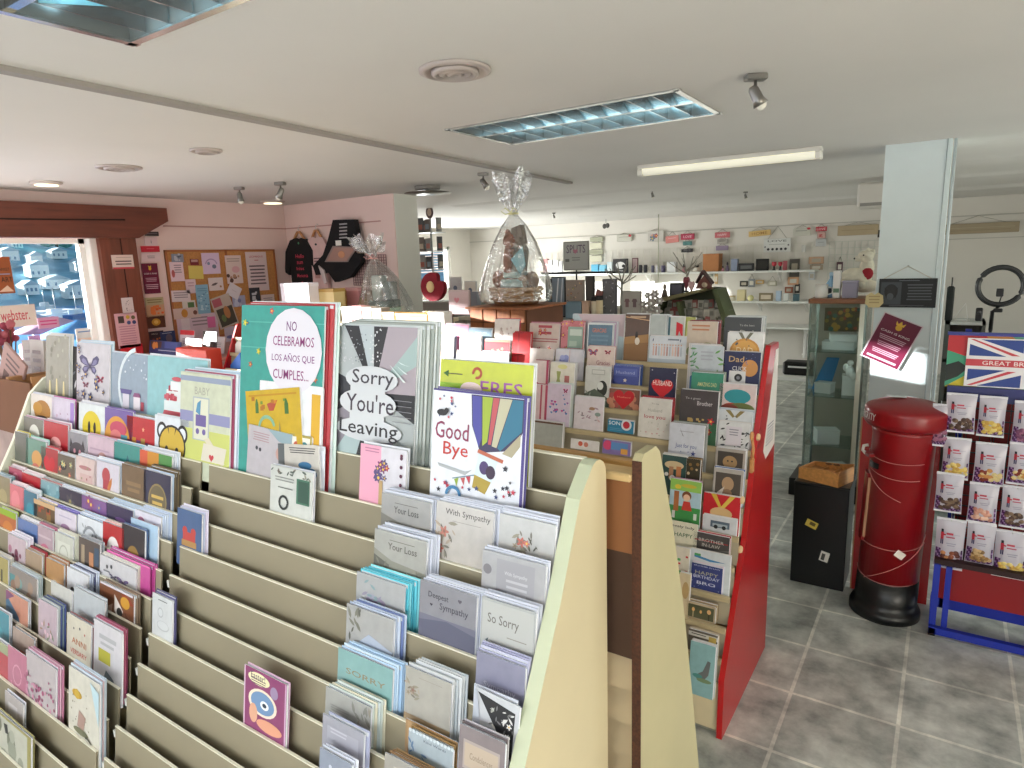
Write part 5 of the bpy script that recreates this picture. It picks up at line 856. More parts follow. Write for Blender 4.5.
# blue and white bag standing inside the left end of the red rack
gb_ = ay(236, 374, 2.86)
e = empty('gift_bag', gb_, 'bright blue and white gift bag inside the left end of the red rack', 'gift bag')
MB().prism([(-.10, 0), (.12, 0), (.12, .17), (-.08, .02)], -.03, .02, 'Y', mat('#3f7fe0', .5)).build('blue_side', e)
MB().prism([(-.02, .13), (.11, .13), (.11, .22), (.04, .25), (-.0, .22)], .021, .04, 'Y', WHITE).build('white_side', e)

# ================================================================== PILLAR BOX, PEDESTAL, RED BOARD
PB_ = (-.158, 3.73)
e = empty('pillar_box', (*PB_, 0), 'red pillar post box with domed cap and black base', 'post box'); e.rotation_euler = (0, .030, 0)
PR = mat('#8a0a14', .32, noise=.12, scale=5, coat=.15, name='post_box_red_enamel'); PK = mat('#0c0d0e', .35, name='post_box_black_enamel')
MB().lathe([(.166, 0), (.166, .035), (.160, .05), (.146, .055), (.145, .09), (.143, .215)], (0, 0, 0), PK, 40).build('base', e)
MB().lathe([(.141, .215), (.140, .975), (.145, .99), (.148, 1.012)], (0, 0, 0), PR, 40).build('body', e)
MB().lathe([(.150, 1.012), (.172, 1.020), (.185, 1.036), (.187, 1.048), (.187, 1.092), (.186, 1.104), (.180, 1.114), (.168, 1.122), (.12, 1.142), (.05, 1.158), (.004, 1.162)], (0, 0, 0), PR, 40).build('cap', e)
def wrap(r, a0, a1, z0, z1, m_, th=.004, n=10):
    b = MB(); vs = []
    for i in range(n+1):
        a = a0+(a1-a0)*i/n
        for rr in (r, r+th):
            for z in (z0, z1): vs.append((rr*math.cos(a), rr*math.sin(a), z))
    fs = []
    for i in range(n):
        q = i*4; fs += [(q, q+1, q+5, q+4), (q+2, q+6, q+7, q+3), (q, q+4, q+6, q+2), (q+1, q+3, q+7, q+5)]
    fs += [(0, 2, 3, 1), (n*4, n*4+1, n*4+3, n*4+2)]
    b.add(vs, fs, m_); return b
wrap(.140, PI*1.0, PI*1.16, .40, .76, PR, .014).build('door', e)
wrap(.140, PI*1.165, PI*1.18, .42, .74, mat('#b58a6a', .5), .012).build('door_edge', e)
wrap(.140, PI*1.12, PI*1.28, .80, .83, PK, .004).build('letter_slot', e)
wrap(.141, PI*1.05, PI*1.2, .855, .87, PR, .03).build('slot_hood', e)
b = MB(); b.tube([(-.15, -.03, .90), (-.17, -.035, .895), (-.172, -.05, .875), (-.155, -.055, .86)], .008, mat('#d9d2cc', .3)); b.build('handle', e)
# lettering round the cap
for i, ch in enumerate('PRIORITY'):
    a = PI*1.055+i*.088; vs, fs, tw, th = text_geo(ch); s = .036/.72
    b = MB(); b.add([(x*s*.8, 0, y*s) for x, y in vs], fs, mat('#e9e2de', .5)); o = b.build('white_letter', e); o.location = (.1882*math.cos(a), .1882*math.sin(a), 1.071); o.rotation_euler = (0, 0, a+PI/2)
# loose strings
sm = mat('#c98a86', .6)
def spiral(a0, a1, z0, z1, r=.1435, n=22): return [(r*math.cos(a0+(a1-a0)*i/n), r*math.sin(a0+(a1-a0)*i/n), z0+(z1-z0)*i/n-.015*math.sin(PI*i/n)) for i in range(n+1)]
b = MB()
for q in ((PI, 1.75*PI, .875, .86), (PI*1.1, 1.72*PI, .80, .775), (PI*1.12, 1.55*PI, .78, .66), (PI*1.05, 1.95*PI, .40, .43), (PI*1.0, 1.8*PI, .235, .22), (PI*1.25, 1.98*PI, .21, .47)): tag(MB().tube(spiral(*q), .0016, sm, 5).build('string', loc=(*PB_, 0), rot=(0, .030, 0)), 'thin pale string wound loosely round the red post box', 'string', 'strings round the post box')
b = MB(); b.box((0, 0, 0), (.045, .001, .036), mat('#e6ddd4', .5), M=Matrix.Rotation(.6, 3, 'Y')); a = 1.60*PI
tag(b.build('price_tag', loc=(PB_[0]+.012+.147*math.cos(a), PB_[1]+.147*math.sin(a), .385), rot=(0, 0, a+PI/2)), 'small white square tag hanging on the string of the post box', 'tag')
b = MB(); b.box((0, 0, .0), (.085, .035, .002), mat('#c9ccd0', .4)); tag(b.build('paper_slip', loc=(PB_[0]-.015, PB_[1]-.02, 1.167), rot=(0, .05, .15)), 'white slip of paper lying on the post box cap', 'paper')
# red board
b = MB(); b.bx(-.332, .03, 3.90, 3.915, 0, 1.0, RED).bx(-.339, -.332, 3.899, 3.916, 0, 1.0, mat('#b98a62', .7))
tag(b.build('red_board'), 'upright red painted board with a raw tan edge behind the post box', 'board')
# black pedestal
e = empty('black_pedestal', (-.505, 3.97, 0), 'tall black box pedestal between the glass cabinet and the post box', 'pedestal')
MB().bbox(-.14, .14, -.14, .14, 0, .60, mat('#0b0b0d', .3, noise=.2, scale=8), .003).build('body', e)
MB().bbox(-.143, .143, -.143, .143, .60, .612, mat('#141416', .3), .003).build('top', e)
b = MB(); b.box((-.04, -.1415, .37), (.062, .001, .042), mat('#c9b24c', .4), M=Matrix.Rotation(.35, 3, 'Y')); b.box((-.035, -.1422, .372), (.03, .001, .02), mat('#5a4a20', .4), M=Matrix.Rotation(.35, 3, 'Y'))
tag(b.build('sticker', loc=(-.505, 3.97, 0)), 'gold picture sticker on the front of the black pedestal', 'sticker')
b = MB(); b.box((.035, -.1415, .19), (.046, .001, .06), mat('#d9d6cf', .4), M=Matrix.Rotation(.2, 3, 'Y')); b.box((.028, -.1422, .188), (.018, .001, .04), mat('#3c3c38', .4), M=Matrix.Rotation(.2, 3, 'Y'))
tag(b.build('sticker', loc=(-.505, 3.97, 0)), 'white and dark sticker low on the black pedestal', 'sticker')
# wooden sectioned tray
e = empty('wooden_tray', (-.50, 3.93, .612), 'sloping wooden tray with compartments on the black pedestal', 'tray', rz=-.35)
TW = mat('#c98f52', .45, noise=.22, scale=5, stretch=(12, 2, 12), name='warm_wood')
MB().bx(-.115, .115, -.085, .085, 0, .008, TW).build('base', e)
for y0 in (-.085, .077): MB().prism([(-.115, .008), (.115, .008), (.115, .10 if y0 > 0 else .075), (.05, .085), (-.115, .065)], y0, y0+.008, 'Y', TW).build('side_wall', e)
MB().bx(-.115, -.107, -.077, .077, .008, .065, TW).build('end_wall', e); MB().bx(.107, .115, -.077, .077, .008, .085, TW).build('end_wall', e)
b = MB(); b.bx(-.107, .107, -.004, .002, .008, .055, TW).bx(-.03, -.024, -.077, .077, .008, .055, TW).bx(.045, .051, -.077, .077, .008, .06, TW).bx(-.107, .107, -.077, .077, .04, .043, mat('#a8703c', .6)); b.build('divider', e)
e = empty('glasses', (-.47, 3.95, .70), 'folded dark spectacles lying in the wooden tray', 'glasses')
b = MB(); 
for s_ in (-1, 1): b.tube([(s_*.02+.016*math.cos(a*PI/6), .012*math.sin(a*PI/6), 0) for a in range(12)], .002, BLACKM, 5, True)
b.build('frame', e)

# ================================================================== GLASS CABINET
VX0, VX1, VY0, VY1 = -.85, -.47, 5.30, 5.68
e = empty('glass_display_cabinet', ((VX0+VX1)/2, (VY0+VY1)/2, 0), 'tall glass display cabinet with wooden top and dark base beside the pillar', 'display cabinet')
o = Matrix.Translation((-(VX0+VX1)/2, -(VY0+VY1)/2, 0))
def PV(mb, nm): q = mb.build(nm, e); q.matrix_parent_inverse = o; return q
PV(MB().bbox(VX0-.085, VX1+.01, VY0-.01, VY1+.01, 0, .14, mat('#17181a', .35), .004), 'base')
PV(MB().bbox(VX0-.01, VX1+.01, VY0-.01, VY1+.01, 1.505, 1.54, mat('#8f5a34', .4, noise=.2, scale=6, stretch=(2, 12, 12)), .004), 'top')
PV(MB().bx(VX0, VX1, VY0, VY0+.005, .14, 1.505, GLASS).bx(VX0, VX0+.005, VY0, VY1, .14, 1.505, GLASS).bx(VX1-.005, VX1, VY0, VY1, .14, 1.505, GLASS), 'glass_pane')
b = MB()
for x in (VX0, VX1-.014):
    for y in (VY0, VY1-.014): b.bx(x, x+.014, y, y+.014, .14, 1.505, mat('#aebbb6', .25, .6))
PV(b, 'frame')
PV(MB().bx(VX1-.045, VX1-.014, VY0-.002, VY0+.012, .14, 1.505, mat('#e9e6d4', .5)), 'door_stile')
for z in (.42, .80, 1.14): PV(MB().bx(VX0+.006, VX1-.006, VY0+.006, VY1-.01, z, z+.008, clearmat('shelf_glass', (.82, .93, .9), .12)), 'glass_shelf')
PV(MB().bx(VX0+.014, VX1-.014, VY1-.008, VY1-.004, .14, 1.505, mat('#c4bfb0', .7)), 'back_panel')
def item(name, cat, label, loc, parts, grp=None, rz=0):
    e = empty(name, loc, label, cat, grp, rz)
    for nm, mb in parts: mb.build(nm, e)
    return e
def white_box(loc, d, label, rz=0, c='#e4eceb'):
    x, y, z = d
    return item('white_box', 'box', label, loc, [('box_body', MB().bbox(-x/2, x/2, -y/2, y/2, 0, z, mat(c, .5), .003)), ('lid', MB().bbox(-x/2-.002, x/2+.002, -y/2-.002, y/2+.002, z, z+.012, mat(c, .45), .002))], rz=rz)
white_box((-.66, 5.5, 1.148), (.22, .16, .05), 'white flat box on the top shelf of the glass cabinet, lower of two')
white_box((-.64, 5.51, 1.21), (.18, .14, .045), 'white box lying on another in the top of the glass cabinet', .2)
white_box((-.56, 5.46, .808), (.12, .12, .14), 'square white box on the middle glass shelf', .1, '#eef4f3')
white_box((-.70, 5.40, .428), (.16, .12, .10), 'white card box on the lowest glass shelf', .4)
white_box((-.74, 5.47, .808), (.12, .1, .07), 'low white box left on the middle glass shelf', -.2)
b = MB(); b.prism([(-.13, 0), (.0, 0), (.06, .26), (-.03, .26)], -.004, .004, 'Y', mat('#2f86c4', .5)); item('blue_leaflet', 'leaflet', 'bright blue leaning leaflet inside the glass cabinet', (-.72, 5.57, .808), [('sheet', b)])
item('colourful_plate', 'picture', 'dark colourful picture at the top of the glass cabinet', (-.66, 5.62, 1.27), [('picture', (lambda b: (art(b, .26, .18, [('R', 0, 0, 1, 1, '#5a5030'), ('K', 'c', 30, ['#8a7a2c', '#a84a2c', '#3f6a5c', '#c49a3c'], .05, .05, .95, .95, .12, 3)]), b)[1])(MB().bx(-.13, .13, 0, .008, 0, .18, mat('#4a4630'))))])
b = MB(); b.ball((0, 0, .05), (.03, .02, .045), mat('#f0f4f2', .4)); b.ball((.0, 0, .115), .022, mat('#f0f4f2', .4)); b.ball((-.03, 0, .08), (.02, .01, .03), mat('#f0f4f2', .4)); b.ball((.02, 0, .02), (.03, .02, .03), mat('#f0f4f2', .4))
item('white_figurine', 'figurine', 'small white figurine standing in the glass cabinet', (-.56, 5.36, .97-.02), [('figure', b)])
b = MB(); b.bx(-.01, .01, -.01, .01, 0, .003, WHITE)
item('crystal_block', 'ornament', 'shiny glass block in the bottom of the glass cabinet', (-.62, 5.45, .14), [('block', MB().bbox(-.07, .07, -.05, .05, 0, .12, mat('#e9f1f4', .15), .01)), ('plinth', MB().bbox(-.09, .09, -.06, .06, .0, .012, BLACKM, .002))], rz=.5)
# on top of the cabinet
TZ = 1.54
item('white_mug', 'mug', 'white mug on the left of the glass cabinet top', (-.79, 5.4, TZ), [('mug_body', MB().lathe([(.04, 0), (.045, .01), (.045, .10), (.041, .10), (.04, .012), (.001, .01)], (0, 0, 0), WHITE, 24)), ('handle', MB().tube([(.043, 0, .08), (.07, 0, .075), (.072, 0, .035), (.043, 0, .025)], .005, WHITE))])
item('blue_bottle', 'bottle', 'blue and silver bottle on the glass cabinet', (-.735, 5.45, TZ), [('bottle_body', MB().lathe([(.03, 0), (.034, .01), (.034, .1), (.012, .14), (.012, .16)], (0, 0, 0), mat('#8fb8d8', .15, .3), 20)), ('cap', MB().lathe([(.014, .16), (.014, .185), (.002, .19)], (0, 0, 0), mat('#a8c8e0', .3), 16)), ('label_band', MB().lathe([(.0345, .03), (.0345, .07)], (0, 0, 0), mat('#23262c', .4), 20))])
item('white_carton', 'box', 'tall narrow white carton on the glass cabinet', (-.69, 5.42, TZ), [('carton', MB().bbox(-.025, .025, -.03, .03, 0, .20, WHITE, .003)), ('printed_label', MB().bx(-.02, .02, -.0315, -.03, .04, .07, mat('#6a8a70', .5)))])
item('lilac_box', 'box', 'lilac-grey square box on the glass cabinet', (-.60, 5.42, TZ), [('carton', MB().bbox(-.05, .05, -.04, .04, 0, .11, mat('#9c98ae', .5), .003)), ('lid', MB().bbox(-.052, .052, -.042, .042, .11, .125, mat('#a8a4ba', .5), .003))])
# plush toy: lamb-like cream soft toy with a red scarf
PL = mat('#e3dcc8', .95, noise=.08, scale=40, bump=.8, name='cream_plush')
e = empty('plush_toy', (-.535, 5.56, TZ+.02), 'cream plush animal lying on the glass cabinet against the pillar', 'plush toy')
b = MB(); b.ball((-.05, 0, .12), (.11, .08, .075), PL, 16); b.ball((.02, 0, .2), (.05, .05, .07), PL, 14); b.ball((.01, -.02, .275), (.055, .05, .045), PL, 16); b.ball((-.035, -.04, .262), (.03, .025, .022), PL, 12); b.ball((-.14, -.05, .08), (.05, .03, .03), PL, 12); b.ball((.0, -.06, .07), (.03, .05, .03), PL, 12)
b.ball((0, 0, .06), (.12, .07, .05), PL, 14); b.build('body', e)
b = MB(); b.ball((.05, .0, .30), (.02, .012, .03), PL); b.ball((.02, .03, .31), (.018, .012, .028), PL); b.build('ear', e)
b = MB(); b.ball((-.0, -.064, .285), .006, BLACKM); b.ball((-.06, -.055, .262), .006, BLACKM); b.build('eye', e)
b = MB(); b.ball((.03, -.04, .15), (.04, .025, .045), mat('#a82c38', .9)); b.build('red_scarf', e)
# ================================================================== SNACK RACK
BLUE = mat('#1c2fa0', .4, name='blue_painted_steel')
e = empty('snack_rack', (.62, 3.62, 0), 'blue framed display rack hung with snack bags, red lower panel', 'display rack')
o_ = Matrix.Translation((-.62, -3.62, 0))
def PS(mb, nm): q = mb.build(nm, e); q.matrix_parent_inverse = o_; return q
SX0, SX1, SY0 = .045, 1.2, 3.56
b = MB(); b.bx(SX0, SX1, SY0, SY0+.03, .02, .055, BLUE); b.bx(SX0, SX0+.028, SY0, SY0+.36, .02, .05, BLUE); b.bx(SX1-.028, SX1, SY0, SY0+.36, .02, .05, BLUE); b.bx(SX0, SX0+.03, SY0+.02, SY0+.05, 0, .02, BLACKM); b.bx(SX1-.03, SX1, SY0+.02, SY0+.05, 0, .02, BLACKM); PS(b, 'base_frame')
for x in (SX0, SX1-.03): PS(MB().bx(x, x+.028, SY0+.03, SY0+.058, .05, .38, BLUE), 'front_leg')
for x in (SX0+.04, SX1-.06): PS(MB().bx(x, x+.025, 3.80, 3.825, .05, 1.50, BLUE), 'upright')
PS(MB().bx(SX0, SX1, 3.80, 3.82, .05, .12, BLUE).bx(SX0+.05, SX0+.075, SY0+.03, SY0+.055, .055, .37, BLUE), 'brace')
PS(MB().bx(SX0+.07, SX1, 3.79, 3.795, .12, 1.22, mat('#7c0d12', .5, name='dark_red_panel')).bx(SX0+.01, SX1, SY0+.12, SY0+.13, .16, .36, mat('#8e0f16', .45)), 'red_panel')
PS(MB().bx(SX0, SX1, SY0+.03, 3.80, .375, .40, mat('#2a0c10', .6)), 'shelf')
b = MB()
for i in range(14): z = .46+i*.055; b.bx(SX0+.06, SX1, 3.775, 3.780, z, z+.005, mat('#26262a', .4))
for i in range(20): x = SX0+.08+i*.055; b.bx(x, x+.004, 3.774, 3.779, .42, 1.22, mat('#26262a', .4))
PS(b, 'wire_grid')
# printed header board with flag sign
HY = 3.70
hz0, hz1 = 1.235, 1.485; hx0 = .02
b = MB(); b.bx(hx0, SX1, HY, HY+.012, hz0, hz1, mat('#3b6f6c'))
hw, hh = SX1-hx0, hz1-hz0
art(b, hw, hh, [('R', 0, 0, 1, 1, '#3f9a78'), ('P', [(0, 1), (.16, 1), (.15, .72), (.06, .6), (0, .7)], '#b8202a'), ('P', [(0, .0), (.25, .0), (.2, .5), (.08, .28)], '#c9b82a'), ('P', [(0, .1), (0, .42), (.04, .5), (.075, .38), (.04, .2)], '#1c2420'), ('P', [(.12, 1), (.3, 1), (.26, .9), (.14, .88)], '#c9823a'), ('P', [(.2, 1), (.38, 1), (.4, .86), (.24, .84)], '#5fa88c'), ('P', [(.4, 1), (.6, 1), (.58, .84), (.42, .84)], '#c9823a'), ('P', [(.3, 1), (.42, 1), (.4, .94)], '#d8dcd8'), ('P', [(.6, 0), (1, 0), (1, 1), (.7, 1)], '#b8202a'), ('P', [(.1, 0), (.2, .0), (.3, .12), (.12, .1)], '#8fc4c8')], x0=hx0, z0=hz0, yb=HY)
b.bx(hx0-.005, SX1, HY-.008, HY+.014, hz1-.003, hz1+.012, mat('#232a86', .4)).bx(hx0+.012, SX1, HY-.02, HY, hz0-.06, hz0+.008, mat('#1c2264', .4))
PS(b, 'header_board')
for x in (SX0+.1, SX1-.1): PS(MB().bx(x, x+.01, HY+.01, 3.80, 1.30, 1.32, STEEL), 'bracket')
NV, FR_, FW_ = '#23408c', '#c8404c', '#e9e6ea'
b = MB(); fw, fh = .50, .225
b.bx(-fw/2, fw/2, 0, .006, 0, fh, mat(FW_, .4))
A_ = (.5, .5)
fl = [('P', [(.1, .98), (.42, .98), (.42, .72)], NV), ('P', [(.02, .88), (.02, .64), (.3, .64)], NV), ('P', [(.9, .98), (.58, .98), (.58, .72)], NV), ('P', [(.98, .88), (.98, .64), (.7, .64)], NV), ('P', [(.02, .36), (.30, .36), (.02, .12)], NV), ('P', [(.1, .02), (.42, .02), (.42, .28)], NV), ('P', [(.98, .36), (.7, .36), (.98, .12)], NV),
      ('P', [(.02, .98), (.05, .98), (.40, .66), (.34, .66)], FR_), ('P', [(.98, .98), (.95, .98), (.60, .66), (.66, .66)], FR_), ('P', [(.02, .02), (.06, .02), (.38, .34), (.32, .34)], FR_),
      ('R', 0, .43, 1, .57, FR_), ('R', .45, .34, .55, 1, FR_), ('T', 'GREAT BRITAIN', .365, .50, .48, '#f0e4e4', .085),
      ('R', .43, 0, 1, .33, '#e4e4ea'), ('R', .465, .12, .50, .28, '#b82c3c'), ('E', .483, .30, .02, .04, '#1c1c24'), ('R', .468, .02, .478, .12, '#2c3468'), ('R', .488, .02, .498, .12, '#2c3468'), ('P', [(.47, .24), (.52, .26), (.52, .22)], '#b82c3c'), ('L', 2, .53, .7, .24, .08, '#3a3a4c'), ('T', '2.50', .68, .08, .17, '#5a6488', .12)]
art(b, fw, fh, fl, x0=-fw/2)
tag(b.build('flag_sign', loc=(.095+fw/2, 3.685, 1.247), rot=(0, .0, 0)), 'union flag sign reading GREAT BRITAIN on top of the snack rack', 'sign')
# snack bags
BAGS = [(947, 978, 393, 428, 'b', 'top row, first full bag'), (980, 1008, 396, 432, 'y', 'top row, second full bag'), (1015, 1043, 401, 440, 'p', 'top row, cut by the frame'), (933, 950, 404, 442, 'p', 'half hidden behind the post box cap'),
        (944, 972, 437, 474, 'y', 'second row, first bag'), (976, 1008, 442, 480, 'o', 'second row, middle bag'), (1010, 1040, 442, 480, 'o', 'second row, right bag'),
        (937, 965, 472, 507, 'b', 'third row, beside the post box'), (970, 1000, 482, 518, 'pk', 'third row, middle bag'), (1003, 1033, 485, 523, 'b', 'third row, right bag'),
        (937, 967, 517, 563, 'o2', 'bottom row, beside the post box'), (968, 997, 521, 559, 't', 'bottom row, middle bag'), (996, 1030, 529, 572, 'y', 'bottom row, right bag')]
FILL = {'b': ['#5a4036', '#7c6450', '#4a342c'], 'y': ['#d8b85c', '#c9a04a', '#e0cc7c'], 'p': ['#7c4a6c', '#a06a84', '#5c3450'], 'o': ['#c98a4a', '#d8c48a', '#8a3a2c'], 'pk': ['#d8a08c', '#e0b8a4', '#c98a7c'], 'o2': ['#8a4a2c', '#5c2c24', '#b87c4a'], 't': ['#a8804c', '#c9a878', '#8a6a44']}
NM = {'b': 'dark brown treats', 'y': 'golden treats', 'p': 'purple treats', 'o': 'orange treats', 'pk': 'pink treats', 'o2': 'chestnut treats', 't': 'tan treats'}
for k, (xl, xr, y0, y1, c, lb) in enumerate(BAGS):
    Yb = 3.665-.004*(k % 3)-(.0 if k < 7 else .02)
    p0 = ay(xl, y0, Yb); p1 = ay(xl, y1, Yb); w = xat(xr, Yb, p0.z)-p0.x; h = p0.z-p1.z+.012
    e = empty('snack_bag', (p0.x+w/2, Yb+.0, p0.z-h), 'white and purple snack bag with '+NM[c]+', '+lb, 'snack bag', 'snack bags on the blue rack')
    b = MB(); n = 9; vs = []; fs = []; WM = mat('#bdb9c6', .3, coat=.4); rg = random.Random(k)
    for s_ in (-1, 1):
        for j in range(n):
            for i in range(7):
                u = i/6; v = j/(n-1); d = .022*(math.sin(PI*u)**.6)*(math.sin(PI*v)**.55)*(1.25-v*.5) if 0 < u < 1 and 0 < v < 1 else .001
                vs.append(((u-.5)*w*(1-.05*math.sin(PI*v)), s_*d+(.0006*rg.uniform(-1, 1) if 0 < u < 1 else 0), v*h))
    for s_ in range(2):
        for j in range(n-1):
            for i in range(6):
                q = s_*n*7+j*7+i; fs.append((q, q+1, q+8, q+7) if s_ == 0 else (q, q+7, q+8, q+1))
    b.add(vs, fs, WM, True); b.build('pouch', e)
    # printed lower window following the pouch curve: sampled patches pushed just outside the surface
    def skin(u, v): d = .022*(math.sin(PI*u)**.6)*(math.sin(PI*v)**.55)*(1.25-v*.5); return ((u-.5)*w*(1-.05*math.sin(PI*v)), -d-.0015, v*h)
    pb = MB()
    for j in range(10):
        for i in range(16):
            u0, u1, v0, v1 = .03+.94*i/16, .03+.94*(i+1)/16, .03+.42*j/10, .03+.42*(j+1)/10
            vc = (v0+v1)/2; uc = (u0+u1)/2; edge = .38+.10*abs(uc-.5)*2-.06*math.cos(uc*6)
            if vc > edge: continue
            col = '#4a1f58' if (i+j) % 3 else '#9c7cac'
            if abs(uc-.55) < .36 and vc > .12: col = None
            if col: pb.add([skin(u0, v0), skin(u1, v0), skin(u1, v1), skin(u0, v1)], [(0, 1, 2, 3)], mat(col, .35, coat=.4))
    for q in range(22):
        u, v = rg.uniform(.22, .86), rg.uniform(.10, .36); p = skin(u, v); pb.ball((p[0], p[1]+.003, p[2]), (.013, .005, .011), mat(rg.choice(FILL[c]), .5), 8)
    pb.build('window_print', e)
    lg = MB()
    def pt(u, v): p = skin(u, v); return (p[0], p[1]-.0006, p[2])
    def quad(u0, v0, u1, v1, c): lg.add([pt(u0, v0), pt(u1, v0), pt(u1, v1), pt(u0, v1)], [(0, 1, 2, 3)], mat(c))
    quad(.17, .60, .27, .74, '#b02438'); quad(.18, .74, .26, .80, '#1c1c28'); quad(.17, .50, .21, .60, '#2c3060'); quad(.23, .50, .27, .60, '#2c3060'); quad(.27, .68, .34, .71, '#b02438')
    quad(.36, .70, .60, .74, '#b83c50'); quad(.36, .64, .66, .665, '#a84860'); quad(.38, .52, .72, .54, '#9a98ac'); quad(.42, .48, .68, .50, '#9a98ac'); quad(.62, .70, .84, .715, '#a8a4b8')
    lg.build('guardsman_logo', e)
    MB().bx(-w/2, w/2, -.002, .002, -.006, .003, mat('#e6e6ec', .3)).build('seal_strip', e); MB().bx(-w/2, w/2, -.0025, .0025, h-.008, h+.004, mat('#dcdce4', .3)).build('seal_strip', e)
    MB().tube([(0, -.016, h-.006), (0, .02, h-.004), (0, 3.775-Yb, h-.004)], .002, STEEL, 6).build('peg', e)
# ================================================================== RIGHT SIDE: ring light, pillar signs
p = ay(1000.5, 286, 5.5)
e = empty('ring_light', (p.x, 5.5, 0), 'black ring light on a tripod stand behind the snack rack', 'ring light')
b = MB(); R0 = .124; b.tube([(R0*math.cos(2*PI*i/32), 0, p.z+R0*math.sin(2*PI*i/32)) for i in range(32)], .018, mat('#0d0d0f', .4), 10, True); b.build('ring', e)
b = MB(); b.tube([(R0*math.cos(2*PI*i/32), -.017, p.z+R0*math.sin(2*PI*i/32)) for i in range(32)], .010, mat('#2c2c2e', .3), 8, True); b.build('lamp_diffuser', e)
MB().tube([(-.03, 0, p.z-.30), (-.03, 0, p.z-.17), (0, 0, p.z-.135)], .012, BLACKM).bbox(-.025, .025, -.02, .02, p.z-.175, p.z-.15, BLACKM, .004).build('neck', e)
MB().tube([(-.03, 0, .5), (-.03, 0, p.z-.3)], .009, BLACKM).build('pole', e)
for a in (0, 2.09, 4.19): MB().tube([(-.03, 0, .55), (-.03+.15*math.cos(a+.5), .15*math.sin(a+.5), .01)], .008, BLACKM).build('leg', e)
MB().bbox(-.02, .02, -.02, .0, p.z-.07, p.z-.02, BLACKM, .004).tube([(0, 0, p.z-.13), (.012, -.005, p.z-.06)], .004, BLACKM).tube([(-.02, -.02, p.z-.02), (.018, -.02, p.z-.02)], .005, BLACKM).build('phone_clamp', e)
def cords(mb, x0, x1, z, zt, y, xc=None, r=.0022, m_='#a9a59a'):
    xc = (x0+x1)/2 if xc is None else xc; mb.tube([(x0, y, z), (xc, y, zt)], r, mat(m_, .7), 5).tube([(x1, y, z), (xc, y, zt)], r, mat(m_, .7), 5)
e = empty('slate_sign', (-.225, 5.085, 1.50), 'black slate sign with a dog portrait hanging on the pillar', 'sign')
b = MB(); b.bbox(-.165, .165, -.006, .006, 0, .19, mat('#1d2024', .6), .002)
art(b, .33, .19, [('R', .04, .1, .4, .88, '#3c4248'), ('E', .22, .55, .12, .26, '#15171a'), ('E', .21, .38, .06, .12, '#4a5056'), ('P', [(.1, .7), (.14, .3), (.17, .6)], '#0d0e10'), ('P', [(.34, .7), (.31, .3), (.28, .6)], '#0d0e10'), ('L', 1, .35, .7, .92, .05, '#6a6f75'), ('L', 6, .5, .93, .76, .1, '#55595f'), ('L', 1, .2, .8, .06, .05, '#55595f')], x0=-.165, yb=-.0055)
b.build('slate', e); b = MB(); cords(b, -.14, .13, .19, .27, -.002, m_='#c9c4b8'); b.build('cord', e)
MB().ball((-.005, .005, .272), .006, STEEL).build('hook', e)
e = empty('royal_poster', (-.295, 5.092, 1.27), 'tilted burgundy poster with a gold crown on the pillar', 'poster')
b = MB(); b.bx(-.125, .125, -.0025, .0015, -.165, .165, mat('#d9ccd4', .4))
art(b, .25, .33, [('R', .03, .02, .97, .98, '#6b1236'), ('C', .5, .80, .08, '#d8a82c'), ('P', [(.40, .84), (.38, .92), (.45, .87), (.5, .94), (.55, .87), (.62, .92), (.60, .84)], '#e0b43c'), ('T', 'CASH IS KING', .5, .66, .74, '#e9d8dc', .045), ('L', 3, .16, .84, .56, .035, '#d0a8b8'), ('L', 3, .2, .8, .42, .035, '#c898ac'), ('L', 3, .16, .84, .26, .035, '#d0a8b8'), ('R', .12, .07, .88, .11, '#d8b8c4')], x0=-.125, z0=-.165, yb=-.0025)
o = b.build('poster_sheet', e); o.rotation_euler = (0, .40, 0)
item('name_tag', 'ornament', 'pale heart shaped wooden tag beside the slate sign', (-.41, 5.05, 1.50), [('tag_board', (lambda b: (art(b, .11, .10, [('L', 3, .2, .8, .7, .2, '#a89468')], x0=-.055, yb=-.004), b)[1])(MB().prism([(-.055, .03), (-.03, 0), (.03, .0), (.055, .03), (.05, .08), (.02, .1), (0, .085), (-.02, .1), (-.05, .08)], -.004, .004, 'Y', mat('#cdbd8c', .6)))), ('cord', MB().tube([(0, 0, .09), (.01, .0, .2)], .0015, WHITE))])
# clutter on a dark shelf between pillar and snack rack
e = empty('dark_side_unit', (.13, 5.4, 0), 'dark shelf unit in the gap between the pillar and the snack rack', 'shelf unit')
b = MB(); b.bx(-.13, .10, .0, .3, 1.36, 1.38, mat('#b9b9b4', .5)).bx(-.13, .10, 0, .3, 1.10, 1.12, mat('#55534c', .5)).bx(-.13, .10, 0, .3, .80, .82, mat('#55534c', .5)); b.build('shelf', e)
MB().bx(-.13, -.10, 0, .3, 0, 1.38, mat('#4a4c46', .6)).bx(.08, .10, 0, .3, 0, 1.38, mat('#4a4c46', .6)).build('side_panel', e); MB().bx(-.13, .10, .29, .3, 0, 1.36, mat('#6a685e', .7)).build('back_panel', e)
item('black_speaker', 'speaker', 'small black gadget on the dark shelf beside the pillar', (.19, 5.5, 1.38), [('body', MB().bbox(-.02, .02, -.02, .02, 0, .09, BLACKM, .006)), ('knob', MB().ball((0, -.02, .06), .012, mat('#3a3a3c')))])
item('white_easel', 'easel', 'tiny white folding stand on the dark shelf', (.11, 5.5, 1.38), [('leg', MB().tube([(-.07, 0, 0), (0, 0, .12), (.02, 0, 0)], .004, WHITE)), ('crossbar', MB().tube([(-.08, 0, .005), (.03, 0, .005)], .004, WHITE))])
